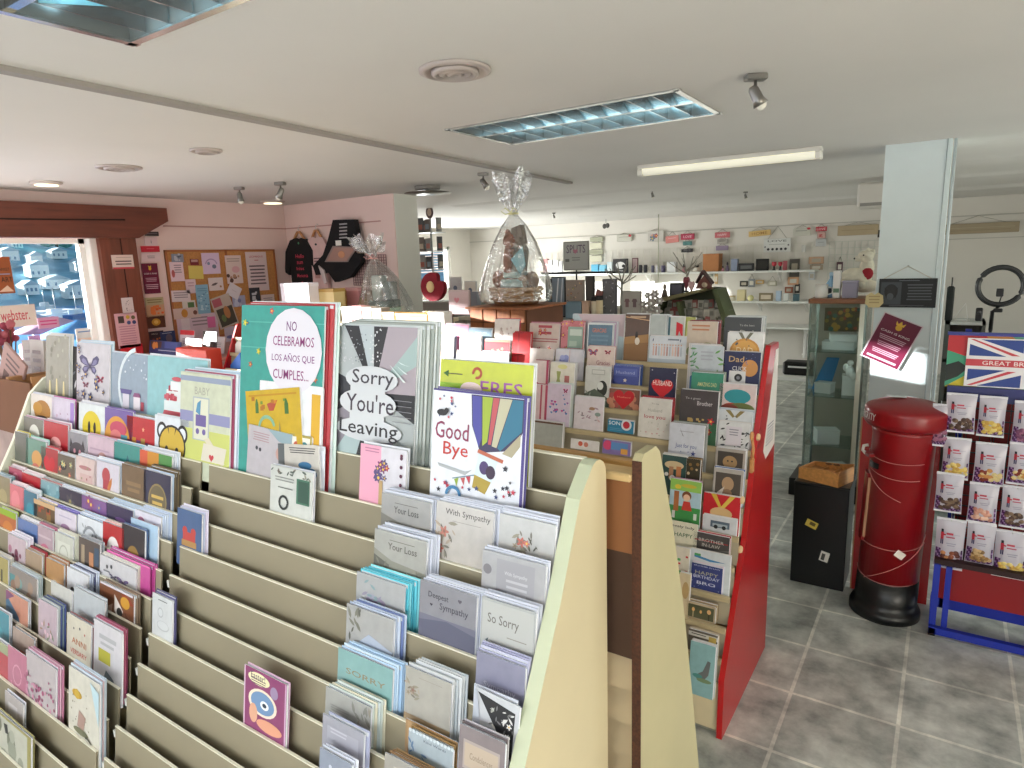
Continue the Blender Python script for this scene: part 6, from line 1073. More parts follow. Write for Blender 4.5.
item('black_camera', 'camera', 'black camera on the middle dark shelf beside the pillar', (.09, 5.46, 1.12), [('body', MB().bbox(-.05, .05, -.03, .03, 0, .07, BLACKM, .008)), ('lens', MB().tube([(0, -.03, .035), (0, -.06, .035)], .022, BLACKM, 14))])
item('black_bag', 'bag', 'dark draped pouch hanging at the right edge of the pillar', (.02, 5.45, 1.38), [('pouch', MB().bbox(-.025, .02, -.02, .02, .0, .24, mat('#1d1f1e', .8), .01)), ('strap', MB().tube([(0, 0, .23), (0, 0, .30)], .004, BLACKM))])

# ================================================================== FAR WALL
FYW = YF-.03
def plaque(xl, xr, yt, yb, col, ops, label, rough=.6, grp='hanging plaques on the far wall', cord=10, y=FYW, edgecol=None, roll=0.):
    p0, p1 = ay(xl, yt, y), ay(xl, yb, y); w = xat(xr, y, p0.z)-p0.x; h = p0.z-p1.z
    e = empty('hanging_plaque', (p0.x+w/2, y, p1.z), label, 'plaque', grp)
    b = MB(); b.bbox(-w/2, w/2, -.01, .01, 0, h, mat(col, rough, noise=.06, scale=6), .004); art(b, w, h, ops, x0=-w/2, yb=-.01); o = b.build('board', e); o.rotation_euler = (0, roll, 0)
    if cord: b = MB(); cords(b, -w*.35, w*.35, h-.005, max(h+.03, min(2.288-p1.z, h+cord*.02)), 0, r=.004); b.build('cord', e)
    return e
plaque(838, 879, 226, 236, '#b5a384', [('L', 1, .1, .9, .5, .1, '#9c8a68')], 'long pale driftwood plank sign left of the pillar')
plaque(938, 1020, 225, 235, '#a5967c', [('L', 1, .05, .95, .55, .12, '#b5a88c'), ('L', 1, .1, .9, .3, .12, '#8f8064')], 'long driftwood plank sign right of the pillar on the plain wall', roll=-.0)
plaque(878, 884, 230, 237.5, '#34322e', [], 'small dark square box fixed beside the driftwood plank', cord=0)
plaque(764, 791, 239, 252.5, '#d9dad6', [('T', 'LOVE', .5, .82, .7, '#4a4c4a', .14), ('L', 1, .2, .8, .55, .1, '#a9aaa6')]+[('C', .18+.16*i, .22, .05, '#26262a') for i in range(5)]+[('C', .06, .4, .03, '#3a3a3c'), ('C', .92, .5, .03, '#3a3a3c')], 'white sign with five black dots on the far wall')
plaque(749, 771, 231, 236.5, '#d8b878', [('T', 'HOME', .5, .5, .7, '#a87a3a', .5)], 'narrow golden wooden plaque tilted on the far wall', roll=-.06)
plaque(793.5, 811, 228.5, 236, '#c9c8bc', [('L', 1, .15, .8, .6, .2, '#8f8f86'), ('E', .88, .9, .1, .16, '#c03a44')], 'off white plaque with a small red bow')
plaque(816, 827, 227, 231.5, '#c43a44', [('T', 'LOVE', .5, .5, .8, '#f0d8d8', .5)], 'red lettered plaque, top of a hanging trio', cord=8)
plaque(817.5, 826, 232, 238.5, '#c9a49c', [('K', 'c', 4, ['#b84a4c'], .2, .2, .8, .8, .2, 3)], 'pink plaque, middle of the red hanging trio', cord=2)
plaque(816, 826.5, 239, 246.5, '#b9bcbc', [('L', 1, .2, .8, .5, .2, '#8f9292')], 'grey plaque, bottom of the red hanging trio', cord=2)
plaque(715, 730, 232.5, 238, '#c86a70', [('T', 'HAPPY', .5, .5, .6, '#ecd8d8', .4)], 'rose red arched plaque above a grey and a lilac one')
plaque(717.5, 728, 239.5, 244, '#a9a49c', [('L', 1, .2, .8, .55, .3, '#55524c')], 'grey plaque hanging under the rose red one', cord=2)
plaque(716, 728.5, 246, 250.5, '#9c8ca4', [], 'lilac plaque lowest of the hanging trio right of the box', cord=2)
plaque(681, 694.5, 234, 240, '#b03a54', [('T', 'LOVE', .5, .5, .6, '#e8ccd4', .4)], 'crimson arched plaque above a teal one')
plaque(683, 692, 241.5, 245.5, '#4f7f7c', [], 'small teal plaque under the crimson one', cord=2)
plaque(681.5, 693, 249, 252.5, '#2c2c30', [('L', 1, .2, .8, .6, .3, '#a8a8a4')], 'small black plaque lowest of the teal and crimson trio', cord=2)
plaque(666, 679, 236, 243, '#d88a84', [('L', 1, .2, .8, .6, .2, '#e8b8b4')], 'salmon pink arrow shaped plaque', roll=-.08)
plaque(648, 664, 231, 242, '#c8c4bc', [('K', 'f', 5, ['#b8444c', '#6a7a8a', '#c98a8c'], .1, .2, .9, .8, .3, 3)], 'floral wire wreath plaque on the far wall', cord=6)
plaque(617, 632, 235, 241.5, '#c8c6ba', [('L', 1, .15, .8, .6, .2, '#9a988c'), ('E', .88, .8, .1, .2, '#c0343c')], 'cream plaque with a red corner bow, left part of the far wall')
plaque(796+6, 803+3, 245, 252, '#c9c9c4', [], 'small white square plaque low on the far wall', cord=0)
plaque(590, 603, 237.5, 242, '#a9ab94', [('L', 1, .1, .9, .5, .2, '#8a8c76')], 'sage green plaque, top of the cream stack', cord=6)
plaque(590, 602, 243, 249, '#cdcbb4', [], 'cream plaque second in the stack beside the grey notice', cord=2)
plaque(589, 603, 250, 255, '#a4a68e', [('L', 1, .1, .9, .5, .2, '#8a8c76')], 'sage green plaque third in the stack beside the grey notice', cord=2)
plaque(590, 602, 255.8, 262, '#cdcbb4', [], 'cream plaque lowest in the stack beside the grey notice', cord=2)
# white heart on a wire
p = ay(606, 229, 11.0); b = MB(); b.tube([(0, 0, .1), (0, 0, .45)], .004, mat('#5a5a56')).ball((-.03, 0, .05), (.04, .015, .045), mat('#4a4844')).ball((.03, 0, .06), (.04, .015, .045), mat('#55534f'))
tag(b.build('wire_heart', loc=p), 'small dark heart hanging from the ceiling on a wire', 'ornament')
p = ay(658.5, 235, 10.4); tag(MB().tube([(0, 0, -.75), (0, 0, CZ-p.z)], .008, mat('#b9b9a4')).build('ceiling_rod', loc=p), 'thin pale rod hanging from the ceiling over the far shelf', 'rod')
# wall shelves of the far wall
def shelf(name, x0, x1, y0, z, label, t=.03, m_=None):
    e = empty(name, ((x0+x1)/2, (y0+FYW)/2, z), label, 'shelf')
    w = (x1-x0)/2; d = (YF-y0)/2
    MB().bbox(-w, w, -d, d-.015, -t, 0, m_ or mat('#e9ebe6', .4), .004).build('shelf_board', e)
    for x in (-w*.8, 0, w*.8): MB().prism([(d-.02, -t), (-d*.6, -t), (d-.02, -.2)], x-.01, x+.01, 'X', WHITE).build('bracket', e)
SH1 = 1.585
shelf('wall_shelf', -7.4, -1.75, 11.22, SH1, 'long white wall shelf holding gifts along the far wall')
shelf('wall_shelf', -3.5, -1.7, 11.12, 1.10, 'lower white wall shelf with brightly lit trinkets')
shelf('wall_shelf', -3.3, -1.7, 11.0, .70, 'low white glass topped shelf near the cabinet')
b = MB(); WG = mat('#d6d4c8', .5)
for i in range(42): b.bx(-7.2+i*.13, -7.192+i*.13, YF-.03, YF-.022, SH1+.02, SH1+.42, WG)
for i in range(4): b.bx(-7.2, -1.85, YF-.032, YF-.024, SH1+.05+i*.12, SH1+.058+i*.12, WG)
tag(b.build('wire_grid_panel'), 'white wire grid panel above the far wall shelf', 'grid panel')
b = MB()
for i in range(11): b.bx(-1.62+i*.09, -1.612+i*.09, YF-.03, YF-.02, 1.1, 2.0, mat('#c9ccc2', .5))
for i in range(10): b.bx(-1.62, -.6, YF-.032, YF-.022, 1.1+i*.1, 1.108+i*.1, mat('#c9ccc2', .5))
tag(b.build('pegboard_panel'), 'pale perforated display panel behind the plush toy', 'grid panel')
# low bench + radiator
e = empty('white_bench', (-1.62, 8.35, 0), 'low white bench with a dark object seen past the red rack', 'bench')
MB().bbox(-.6, .6, -.3, .3, .40, .44, WHITE, .004).build('seat', e)
for sx in (-.55, .55):
    for sy in (-.25, .25): MB().bx(sx-.02, sx+.02, sy-.02, sy+.02, 0, .40, WHITE).build('leg', e)
item('black_case', 'case', 'black case with a white stripe on the low white bench', (-1.40, 8.3, .44), [('case_body', MB().bbox(-.18, .18, -.1, .1, 0, .16, BLACKM, .02)), ('white_stripe', MB().bx(-.12, .12, -.104, -.1, .09, .11, WHITE))])
e = empty('radiator', (-1.55, 11.52, .15), 'white ribbed radiator low on the far wall', 'radiator')
b = MB()
for i in range(12): b.bbox(-.36+i*.06, -.315+i*.06, -.04, .04, 0, .55, WHITE, .01)
b.build('ribs', e); MB().tube([(-.38, 0, .06), (.38, 0, .06)], .015, WHITE).build('pipe', e)
# things standing on the far shelves
def stand(kind, xl, xr, yt, Y, zs, col, label, grp, c2='#2c2c30', art_=None):
    xm = (xl+xr)/2; p0 = ay(xl, yt, Y); x1 = xat(xr, Y, p0.z); w = x1-p0.x; h = p0.z-zs; cx = p0.x+w/2
    if h < .02: h = .02
    M1 = mat(col, .5, noise=.05, scale=8); M2 = mat(c2, .5); parts = []; nm = kind; cat = kind.replace('_', ' ')
    if kind in ('gift_box', 'wooden_box', 'white_box'):
        b = MB().bbox(-w/2, w/2, 0, .8*w, 0, h*.93, M1, .004)
        if art_: art(b, w, h*.93, art_)
        parts = [('box_body', b), ('lid', MB().bbox(-w/2-.003, w/2+.003, -.003, .8*w+.003, h*.93, h, M1, .003))]; cat = 'box'
    elif kind in ('picture_frame', 'canvas_print'):
        f = MB(); t = .14*w if kind == 'picture_frame' else .01
        f.bbox(-w/2, w/2, 0, .02, 0, h, M2, .004); g = MB().bx(-w/2+t, w/2-t, -.003, 0, t, h-t, M1)
        if art_: art(g, w-2*t, h-2*t, art_, x0=-w/2+t, z0=t, yb=-.003)
        parts = [('frame', f), ('picture', g), ('strut', MB().prism([(.02, h*.6), (.02, h*.5), (.09, 0), (.10, 0)], -.01, .01, 'X', M2))]; cat = 'picture'
    elif kind == 'mug':
        r = w*.4; parts = [('mug_body', MB().lathe([(r*.9, 0), (r, .02*h), (r, h), (r*.92, h), (r*.9, h*.1), (.001, h*.08)], (0, r, 0), M1, 18)), ('handle', MB().tube([(r*.95, r, h*.8), (r*1.45, r, h*.72), (r*1.45, r, h*.35), (r*.95, r, h*.25)], r*.12, M1))]
    elif kind == 'glass_goblet':
        r = w*.45; parts = [('bowl', MB().lathe([(.01, h*.45), (r, h*.65), (r*.95, h), (r*.88, h), (r*.9, h*.68), (.001, h*.5)], (0, r, 0), M1, 18)), ('stem', MB().lathe([(r*.7, 0), (r*.7, .01), (.012, .03), (.012, h*.47)], (0, r, 0), M2, 16))]; cat = 'glass'
    elif kind in ('figurine',):
        parts = [('body', MB().lathe([(w*.4, 0), (w*.45, h*.2), (w*.25, h*.6), (w*.1, h*.65)], (0, w/2, 0), M1, 14)), ('head', MB().ball((0, w/2, h*.8), (w*.24, w*.24, h*.2), M2, 12))]
    elif kind == 'heart_ornament':
        n = 20; pts = []
        for i in range(n): t = 2*PI*i/n; pts.append((w/34*16*math.sin(t)**3, h*.55+h/34*(13*math.cos(t)-5*math.cos(2*t)-2*math.cos(3*t)-math.cos(4*t))*.95))
        parts = [('heart', MB().prism(pts, 0, .03, 'Y', M1)), ('stand', MB().bbox(-w*.25, w*.25, -.005, .04, 0, .012, M2, .002))]; cat = 'ornament'
    elif kind == 'candle_jar':
        r = w*.45; parts = [('jar', MB().lathe([(r, 0), (r, h*.8), (r*.9, h*.82)], (0, r, 0), M1, 18)), ('lid', MB().lathe([(r*1.03, h*.82), (r*1.03, h), (.002, h)], (0, r, 0), M2, 18))]; cat = 'jar'
    elif kind == 'clock':
        r = w/2; parts = [('case', MB().lathe([(r, 0), (r, .03), (r*.98, .035)], (0, 0, 0), M2, 24)), ('dial', MB().lathe([(r*.8, .036), (r*.8, .04)], (0, 0, 0), M1, 24))]
        e = empty('clock', (cx, Y, zs+r), label, 'clock', grp); 
        for nm_, mb in parts: q = mb.build(nm_, e); q.rotation_euler = (PI/2, 0, 0)
        return e
    return item(nm, cat, label, (cx, Y, zs), parts, grp)
G1 = 'gifts on the long far wall shelf'; Y1 = 11.3
for a in [('gift_box', 543, 547, 259, '#c98a8c', 'pink carton at the left end of the far shelf'), ('gift_box', 547.5, 552, 260, '#d8d8d8', 'white carton with black print, first of the group left of the grey notice'), ('gift_box', 553, 558, 260, '#dcdcda', 'white carton with a grey band beside the pink carton'), ('gift_box', 559, 562, 261, '#c9c9cc', 'thin grey carton beside the grey notice'),
          ('gift_box', 591, 598, 264.5, '#5fb4d8', 'sky blue carton left of the dog picture'), ('gift_box', 599, 605.5, 265, '#7cc4e0', 'paler blue carton touching the sky blue one'), ('gift_box', 607, 612, 262, '#d8e4e8', 'white and blue carton beside the dog picture'),
          ('picture_frame', 632, 638, 258, '#c9b0b4', 'dark rose picture frame right of the dog picture', '#6a4048'), ('mug', 638, 642, 265, '#34343c', 'dark mug, left of a pair'), ('mug', 642.5, 647, 265, '#3c3c44', 'dark mug, right of a pair'), ('mug', 650.5, 654, 265.5, '#6a6a80', 'slate mug with white rim on the far shelf'), ('mug', 655, 659, 265.5, '#c9c9d0', 'pale mug in the group of three'), ('mug', 660, 665, 265.5, '#55506c', 'violet mug in the group of three'),
          ('white_box', 667, 675.5, 262, '#e6e8ea', 'plain white box in the middle of the far shelf'), ('figurine', 681, 685.5, 264, '#c88a94', 'little pink figurine left of the wooden box'), ('figurine', 691, 700, 265, '#e0dcd0', 'white bird figurine left of the wooden box'),
          ('wooden_box', 703, 719, 254, '#b5794a', 'tall orange-brown wooden box on the far shelf'), ('figurine', 721, 724, 266, '#c98a94', 'small rose figurine right of the wooden box'), ('figurine', 725, 729, 262, '#6a5a74', 'purple figurine right of the wooden box'),
          ('gift_box', 731, 737.5, 259, '#8a94ac', 'blue-grey photo box on the far shelf'), ('picture_frame', 738.5, 754, 263.5, '#6a6c6c', 'wide dark picture frame with two pale portraits', '#26262a'), ('picture_frame', 756, 769, 259, '#26241f', 'square black picture frame with a tiny white figure', '#141414'),
          ('glass_goblet', 771, 776.5, 262, '#c4404c', 'glass goblet with a red heart, left of two'), ('glass_goblet', 777.5, 782.5, 262, '#b83444', 'glass goblet with a red heart, right of two'), ('gift_box', 783, 787, 261, '#a8545c', 'muted red carton beside the goblets')]:
    stand(a[0], a[1], a[2], a[3], Y1, SH1, a[4], a[5], G1, *(a[6:]))
stand('canvas_print', 613, 628, 259, 11.2, SH1, '#2c2c2e', 'black picture of a white sheep on the far shelf', G1, art_=[('E', .5, .55, .34, .26, '#e0e0e0'), ('E', .72, .5, .12, .12, '#1c1c1e'), ('R', .3, .1, .7, .2, '#8a8a8a')])
Y2 = 11.2; G2 = 'trinkets on the lower far shelf'; Z2 = 1.10
for a in [('candle_jar', 728, 735, 296, '#e9e4d0', 'cream jar at the left end of the lower far shelf', '#c9b48c'), ('gift_box', 737, 745, 290, '#e0d4a8', 'pale gold box on the lower far shelf', ), ('figurine', 739, 744.5, 297, '#f2e8c8', 'cream angel figurine on the lower far shelf', '#e8dcb8'), ('clock', 748, 754, 295, '#e8e4a8', 'small yellow round clock on the lower far shelf', '#d8d088'), ('picture_frame', 759, 773, 293, '#d8ccb8', 'brown oval style frame with white figures', '#8a7c60'), ('white_box', 776, 781, 291, '#b8cce0', 'powder blue box on the lower far shelf'), ('picture_frame', 783, 789, 293, '#e0e4e0', 'small white frame at the right end of the lower shelf', '#c9ccc8'), ('gift_box', 793, 799, 294, '#4a6a74', 'dark teal box at the right end of the lower shelf')]:
    stand(a[0], a[1], a[2], a[3], Y2, Z2, a[4], a[5], G2, *(a[6:]))
for k, (xl, xr, yt, yb, c, lb) in enumerate([(740, 748, 281, 286.5, '#3a3834', 'little black framed sign above the lower shelf'), (748.5, 755, 279, 287, '#8a8f94', 'little grey framed sign above the lower shelf'), (756, 764, 280, 284, '#c9a468', 'little tan house shaped sign'), (768, 777, 281, 286, '#b8b4a0', 'little grey-beige sign with a cord'),
        (706, 713, 274, 276.5, '#8a948c', 'small grey-green sign under the long shelf'), (715, 718, 274, 284, '#c9a878', 'small wooden key shaped sign'), (790, 800, 259, 277, '#5a5650', 'tall dark framed clock shaped sign by the cabinet'), (788, 799, 277, 285, '#d8a884', 'peach lettered sign left of the cabinet'), (785, 793, 287, 293, '#9a5a40', 'small brown square sign left of the cabinet'), (795, 800, 284, 293, '#2c2826', 'small black square sign left of the cabinet'),
        (809, 824, 257, 264, '#c9a488', 'peach swallow tailed sign above the white mug'), (810, 823, 265, 270, '#b0a08c', 'beige sign hanging below the peach one'), (809, 815, 272, 280, '#c9ced2', 'small pale blue sign above the white mug'), (837, 843, 262, 272, '#5a3a44', 'small maroon jar shaped sign behind the white carton')]):
    plaque(xl, xr, yt, yb, c, [('R', .2, .25, .8, .75, '#d8d4c8' if k % 2 else '#b8b0a0')], lb, cord=4 if k % 2 else 0, y=FYW, grp='little signs near the glass cabinet')
# ------------------------------------------------------------------ grey notice on black stand
p0 = ay(563, 242, 8.2); p1 = ay(589, 270, 8.2)
e = empty('notice_board', ((p0.x+p1.x)/2, 8.2, p1.z), 'grey framed notice with purple and pink letters reading SPLITS', 'notice')
w = xat(589, 8.2, p1.z)-p0.x; h = p0.z-p1.z; b = MB(); b.bbox(-w/2, w/2, 0, .02, 0, h, mat('#8f8e88', .5), .004)
art(b, w, h, [('R', .04, .04, .96, .96, '#b3b3b0'), ('T', 'SPLITS', .5, .74, .74, '#6a5570', .28), ('H', .48, .66, .2, '#b8788c'), ('R', .08, .3, .24, .4, '#6a6a68'), ('L', 2, .34, .66, .42, .08, '#8a8a88')], x0=-w/2); b.build('panel', e)
MB().tube([(0, .01, -p1.z+.02), (0, .01, 0)], .012, BLACKM).bbox(-.55, .62, -.05, .1, -.05, -.02, BLACKM, .005).lathe([(.2, -p1.z), (.2, -p1.z+.02)], (0, .01, 0), BLACKM, 20).build('stand', e)
# ================================================================== MIDDLE GROUND
# long counter behind the red rack
CT = 1.47
e = empty('display_counter', (-4.0, 3.72, 0), 'long pale counter behind the red ended rack', 'counter')
MB().bbox(-.95, .82, -.33, .33, CT-.03, CT, mat('#d8c9a8', .5, noise=.08, scale=4), .004).build('worktop', e)
MB().bx(-.93, .80, -.30, .30, .0, CT-.03, mat('#d6cdb8', .6)).build('carcass', e)
def carton(x0, x1, yt, Y, zs, d, c, label, grp=None, c2=None, art_=None):
    p0 = ay(x0, yt, Y); w = xat(x1, Y, p0.z)-p0.x; h = p0.z-zs
    b = MB().bbox(-w/2, w/2, 0, d, 0, h, mat(c, .5), .003)
    if art_: art(b, w, h, art_)
    q = MB().bbox(-w/2-.002, w/2+.002, -.002, d+.002, h*.90, h+.001, mat(c2 or c, .45), .002)
    return item('gift_carton', 'box', label, (p0.x+w/2, Y, zs), [('box_body', b), ('lid', q)], grp)
GC = 'cartons on the counter behind the red ended rack'
carton(280, 308, 283.5, 3.45, CT, .10, '#e8e2ee', 'bright white and lilac tall carton at the left of the counter', GC)
carton(318, 333, 289, 3.55, CT, .12, '#e0c890', 'cream and gold box on the counter', GC, '#b8924c')
carton(334, 340.5, 290, 3.74, CT, .10, '#b08a4c', 'narrow gold box between the cream and pink boxes', GC)
carton(341, 358, 288, 3.80, CT, .12, '#c98a90', 'dusky pink box on the counter', GC, '#d8a4a8')
carton(363, 371, 291, 3.86, CT, .10, '#b49c8a', 'taupe box beside the small hamper', GC)
# front row of small cartons one step lower
e = empty('display_step', (-3.55, 3.22, 0), 'low cream step shelf in front of the counter', 'shelf')
MB().bbox(-.62, 1.1, -.11, .11, 1.36, 1.38, mat('#e2dccb', .5), .003).build('shelf_board', e); MB().bx(-.6, 1.08, .08, .10, 0, 1.36, mat('#cfc8b8', .6)).build('support', e)
for a in [(341, 351, 307, '#e4dedc', 'white carton with a blue foot on the low step'), (351.5, 361, 306, '#d89a98', 'salmon carton on the low step'), (361.5, 371, 307, '#b8a494', 'light brown carton on the low step, left of two'), (371.5, 381, 308, '#b0a294', 'light brown carton on the low step, right of two'), (382, 394, 312, '#d8b890', 'peach carton on the low step'), (395, 427, 313, '#d9a860', 'long amber wooden box on the low step'), (428, 444, 312, '#eee8e4', 'white carton at the right end of the low step')]:
    carton(a[0], a[1], a[2], 3.16, 1.38, .08, a[3], a[4], 'cartons on the low step')
# wooden plank stand (crate) carrying the big hamper
e = empty('wooden_display_crate', (-2.42, 3.72, 0), 'slatted wooden crate stand under the large cellophane hamper', 'crate')
WD = mat('#a2623a', .5, noise=.25, scale=4, stretch=(8, 8, 2), name='red_brown_slats')
for i in range(4): MB().bbox(-.21+i*.108, -.108+i*.108, -.25, -.235, .9, 1.585, WD, .003).build('slat', e)
for i in range(2): MB().bbox(-.21, .22, -.256, -.25, 1.50-i*.2, 1.506-i*.2, mat('#5c3420', .7)).build('slat_gap_band', e)
MB().bbox(-.25, .245, -.25, .25, 1.585, 1.60, WD, .003).build('top_board', e)
MB().bx(-.21, .22, -.23, .24, 0, 1.58, mat('#6b3f28', .7, noise=.2, scale=4)).build('carcass', e)
e = empty('dark_wood_box', (-2.98, 3.52, 1.38), 'dark wooden box left of the slatted crate', 'box')
MB().bbox(-.13, .13, -.05, .05, 0, .15, mat('#5c3222', .5, noise=.3, scale=5), .003).build('box_body', e); MB().bbox(-.135, .135, -.055, .055, .15, .165, mat('#8a5638', .5), .003).build('lid', e)
tag(MB().bbox(-3.14, -2.80, 3.40, 3.64, 0, 1.379, mat('#6b4630', .6, noise=.2, scale=4), .004).build('wooden_plinth'), 'plain wooden plinth under the dark wooden box', 'plinth')
stand('canvas_print', 448, 469, 290, 3.50, 1.547, '#c2a8aa', 'small cushion like print with a pink heart on the dark box', None, '#b8a4a4', [('H', .4, .6, .3, '#c87a86'), ('L', 2, .2, .8, .25, .1, '#9a8488')])
# cellophane hampers
def hamper(loc, R, hb, ht, seed, label, contents, lean=0., knot='#d8d49a', flare=1.0):
    e = empty('cellophane_hamper', loc, label, 'gift hamper', 'cellophane wrapped hampers')
    rg = random.Random(seed); n = 40; prof = [(R*.80, .0), (R*1.04, .03), (R*1.08, .10), (R*.98, .2*hb+.05), (R*.84, .45*hb), (R*.62, .68*hb), (R*.36, .86*hb), (R*.13, .97*hb), (R*.10, hb), (R*.17, hb+.04), (R*.34*flare, hb+.5*(ht-hb)), (R*.46*flare, ht)]
    vs = []; fs = []
    ph = [rg.uniform(0, 6.28) for _ in range(6)]
    for k, (r, z) in enumerate(prof):
        for i in range(n):
            a = 2*PI*i/n; am = .035+.10*(k/len(prof))+(.12 if k > 8 else 0)
            q = r*(1+am*(math.sin(9*a+ph[0])+.6*math.sin(14*a+ph[1]+k*.4)+.4*math.sin(5*a+ph[2]-k*.3))); zz = z+(.03*math.sin(4*a+ph[3])+.02*math.sin(7*a) if k > 9 else 0)
            vs.append((q*math.cos(a)+lean*z*z, q*math.sin(a)*.8, zz))
    for k in range(len(prof)-1):
        for i in range(n): j = (i+1) % n; fs.append((k*n+i, k*n+j, (k+1)*n+j, (k+1)*n+i))
    MB().add(vs, fs, CELLO, False).build('cellophane_wrap', e)
    kx = lean*hb*hb; b = MB(); b.tube([(kx+R*.13*math.cos(2*PI*i/14), R*.13*math.sin(2*PI*i/14)*.8, hb-.005) for i in range(14)], .006, mat(knot, .5), 6, True)
    for s_ in (-1, 1): b.tube([(kx, -R*.12, hb), (kx+s_*.03, -R*.2, hb+.03), (kx+s_*.06, -R*.22, hb+.01), (kx+s_*.03, -R*.2, hb-.01), (kx, -R*.12, hb)], .004, mat(knot, .5), 6)
    b.build('ribbon', e); contents(e)
def cont1(e):
    WK = mat('#b98a55', .7, noise=.3, scale=30, bump=.5)
    b = MB(); b.lathe([(.16, 0), (.19, .10), (.195, .105), (.185, .11), (.15, .02), (.001, .02)], (0, 0, .01), WK, 28, .75)
    for z in (.03, .06, .09): b.tube([((.166+.3*z)*math.cos(2*PI*i/28), (.166+.3*z)*.75*math.sin(2*PI*i/28), z+.01) for i in range(28)], .008, WK, 6, True)
    b.build('basket', e)
    TD = mat('#9c5a3c', .95, noise=.15, scale=40, bump=.7)
    b = MB(); b.ball((-.03, .0, .26), (.055, .05, .17), TD, 14); b.ball((-.12, -.02, .17), (.05, .035, .06), TD, 12); b.ball((-.02, 0, .42), (.06, .055, .06), TD, 14); b.ball((-.05, 0, .48), .018, TD); b.ball((.02, 0, .48), .018, TD); b.ball((.08, -.03, .15), (.045, .03, .05), mat('#8a6a4c', .9), 12); b.build('brown_soft_toy', e)
    MB().bbox(-.09, .10, -.06, .05, .11, .17, mat('#a9c4c0', .4), .012).build('wrapped_soap', e); MB().bbox(-.07, .08, -.05, .05, .175, .22, mat('#b8d0cc', .4), .012).build('wrapped_soap', e)
    MB().prism([(.0, .22), (.10, .22), (.12, .36), (.07, .44), (.02, .34)], -.05, -.01, 'Y', mat('#6a5a44', .5)).build('brown_pouch', e)
    MB().prism([(.01, .30), (.10, .38), (.12, .26), (.08, .20)], -.064, -.055, 'Y', mat('#8fd0dc', .15, .4)).build('blue_foil_label', e)
    MB().prism([(-.02, .36), (.09, .40), (.07, .52), (0, .5)], -.03, .02, 'Y', mat('#75604c', .4)).build('dark_packet', e)
    MB().ball((.13, 0, .16), (.05, .04, .06), mat('#8a6040', .6), 12).build('wicker_ball', e)
hamper((-2.425, 3.72, 1.60), .24, .60, .84, 3, 'large cellophane wrapped gift hamper with a brown soft toy on the wooden crate', cont1, flare=1.1)
def cont2(e):
    b = MB(); b.lathe([(.13, 0), (.14, .05), (.142, .14), (.135, .142), (.12, .02), (.001, .02)], (0, 0, .0), mat('#2f5a54', .6, noise=.3, scale=20), 24, .8); b.build('green_tin', e)
    MB().lathe([(.143, .05), (.1445, .085)], (0, 0, 0), mat('#8fc4b0', .5), 24, .8).build('mint_band', e)
    MB().bbox(-.09, .01, -.05, .04, .14, .34, mat('#c4d2ce', .4), .01).build('grey_packet', e); MB().bbox(.015, .11, -.04, .05, .14, .29, mat('#7a8886', .4), .01).build('dark_packet', e)
    MB().ball((-.04, -.03, .26), (.04, .03, .03), mat('#dfe4e4', .5)).build('white_bow', e)
hamper((-3.79, 3.87, CT), .22, .48, .64, 11, 'smaller cellophane hamper with a green tin on the counter', cont2, lean=-.38, knot='#e0a8a4', flare=1.4)
# big red felt poppy on a striped pot
e = empty('felt_poppy', (-3.28, 3.66, CT), 'deep red felt poppy cushion with a cream centre behind the cartons', 'cushion')
p0 = ay(417, 273, 3.60); p1 = ay(446, 301, 3.60); cz = (p0.z+p1.z)/2-CT; R1 = (p0.z-p1.z)/2
pts = []
for i in range(36):
    a = 2*PI*i/36; rr = R1*(1.02-.42*math.exp(-((a-.75)/.28)**2)); pts.append((rr*math.cos(a)*1.05, cz+rr*math.sin(a)))
cx0 = (p0.x+xat(446, 3.6, p0.z))/2+3.28
b = MB(); b.prism([(x+cx0, z) for x, z in pts], -.06, -.02, 'Y', mat('#7c0e20', .9, noise=.1, scale=30)); b.build('red_petals', e)
b = MB(); b.ball((cx0-.015, -.062, cz+.0), (.035, .012, .04), mat('#d8bc8c', .9), 16); b.build('cream_centre', e)
b = MB(); 
for i in range(8): b.bx(cx0-.10+i*.026, cx0-.087+i*.026, -.06, -.02, 0, .085, mat('#c9a45c' if i % 2 else '#efe6d8', .6))
b.bx(cx0+.1, cx0+.14, -.06, -.02, 0, .08, mat('#9c1a2c', .7)); b.build('striped_stand', e)

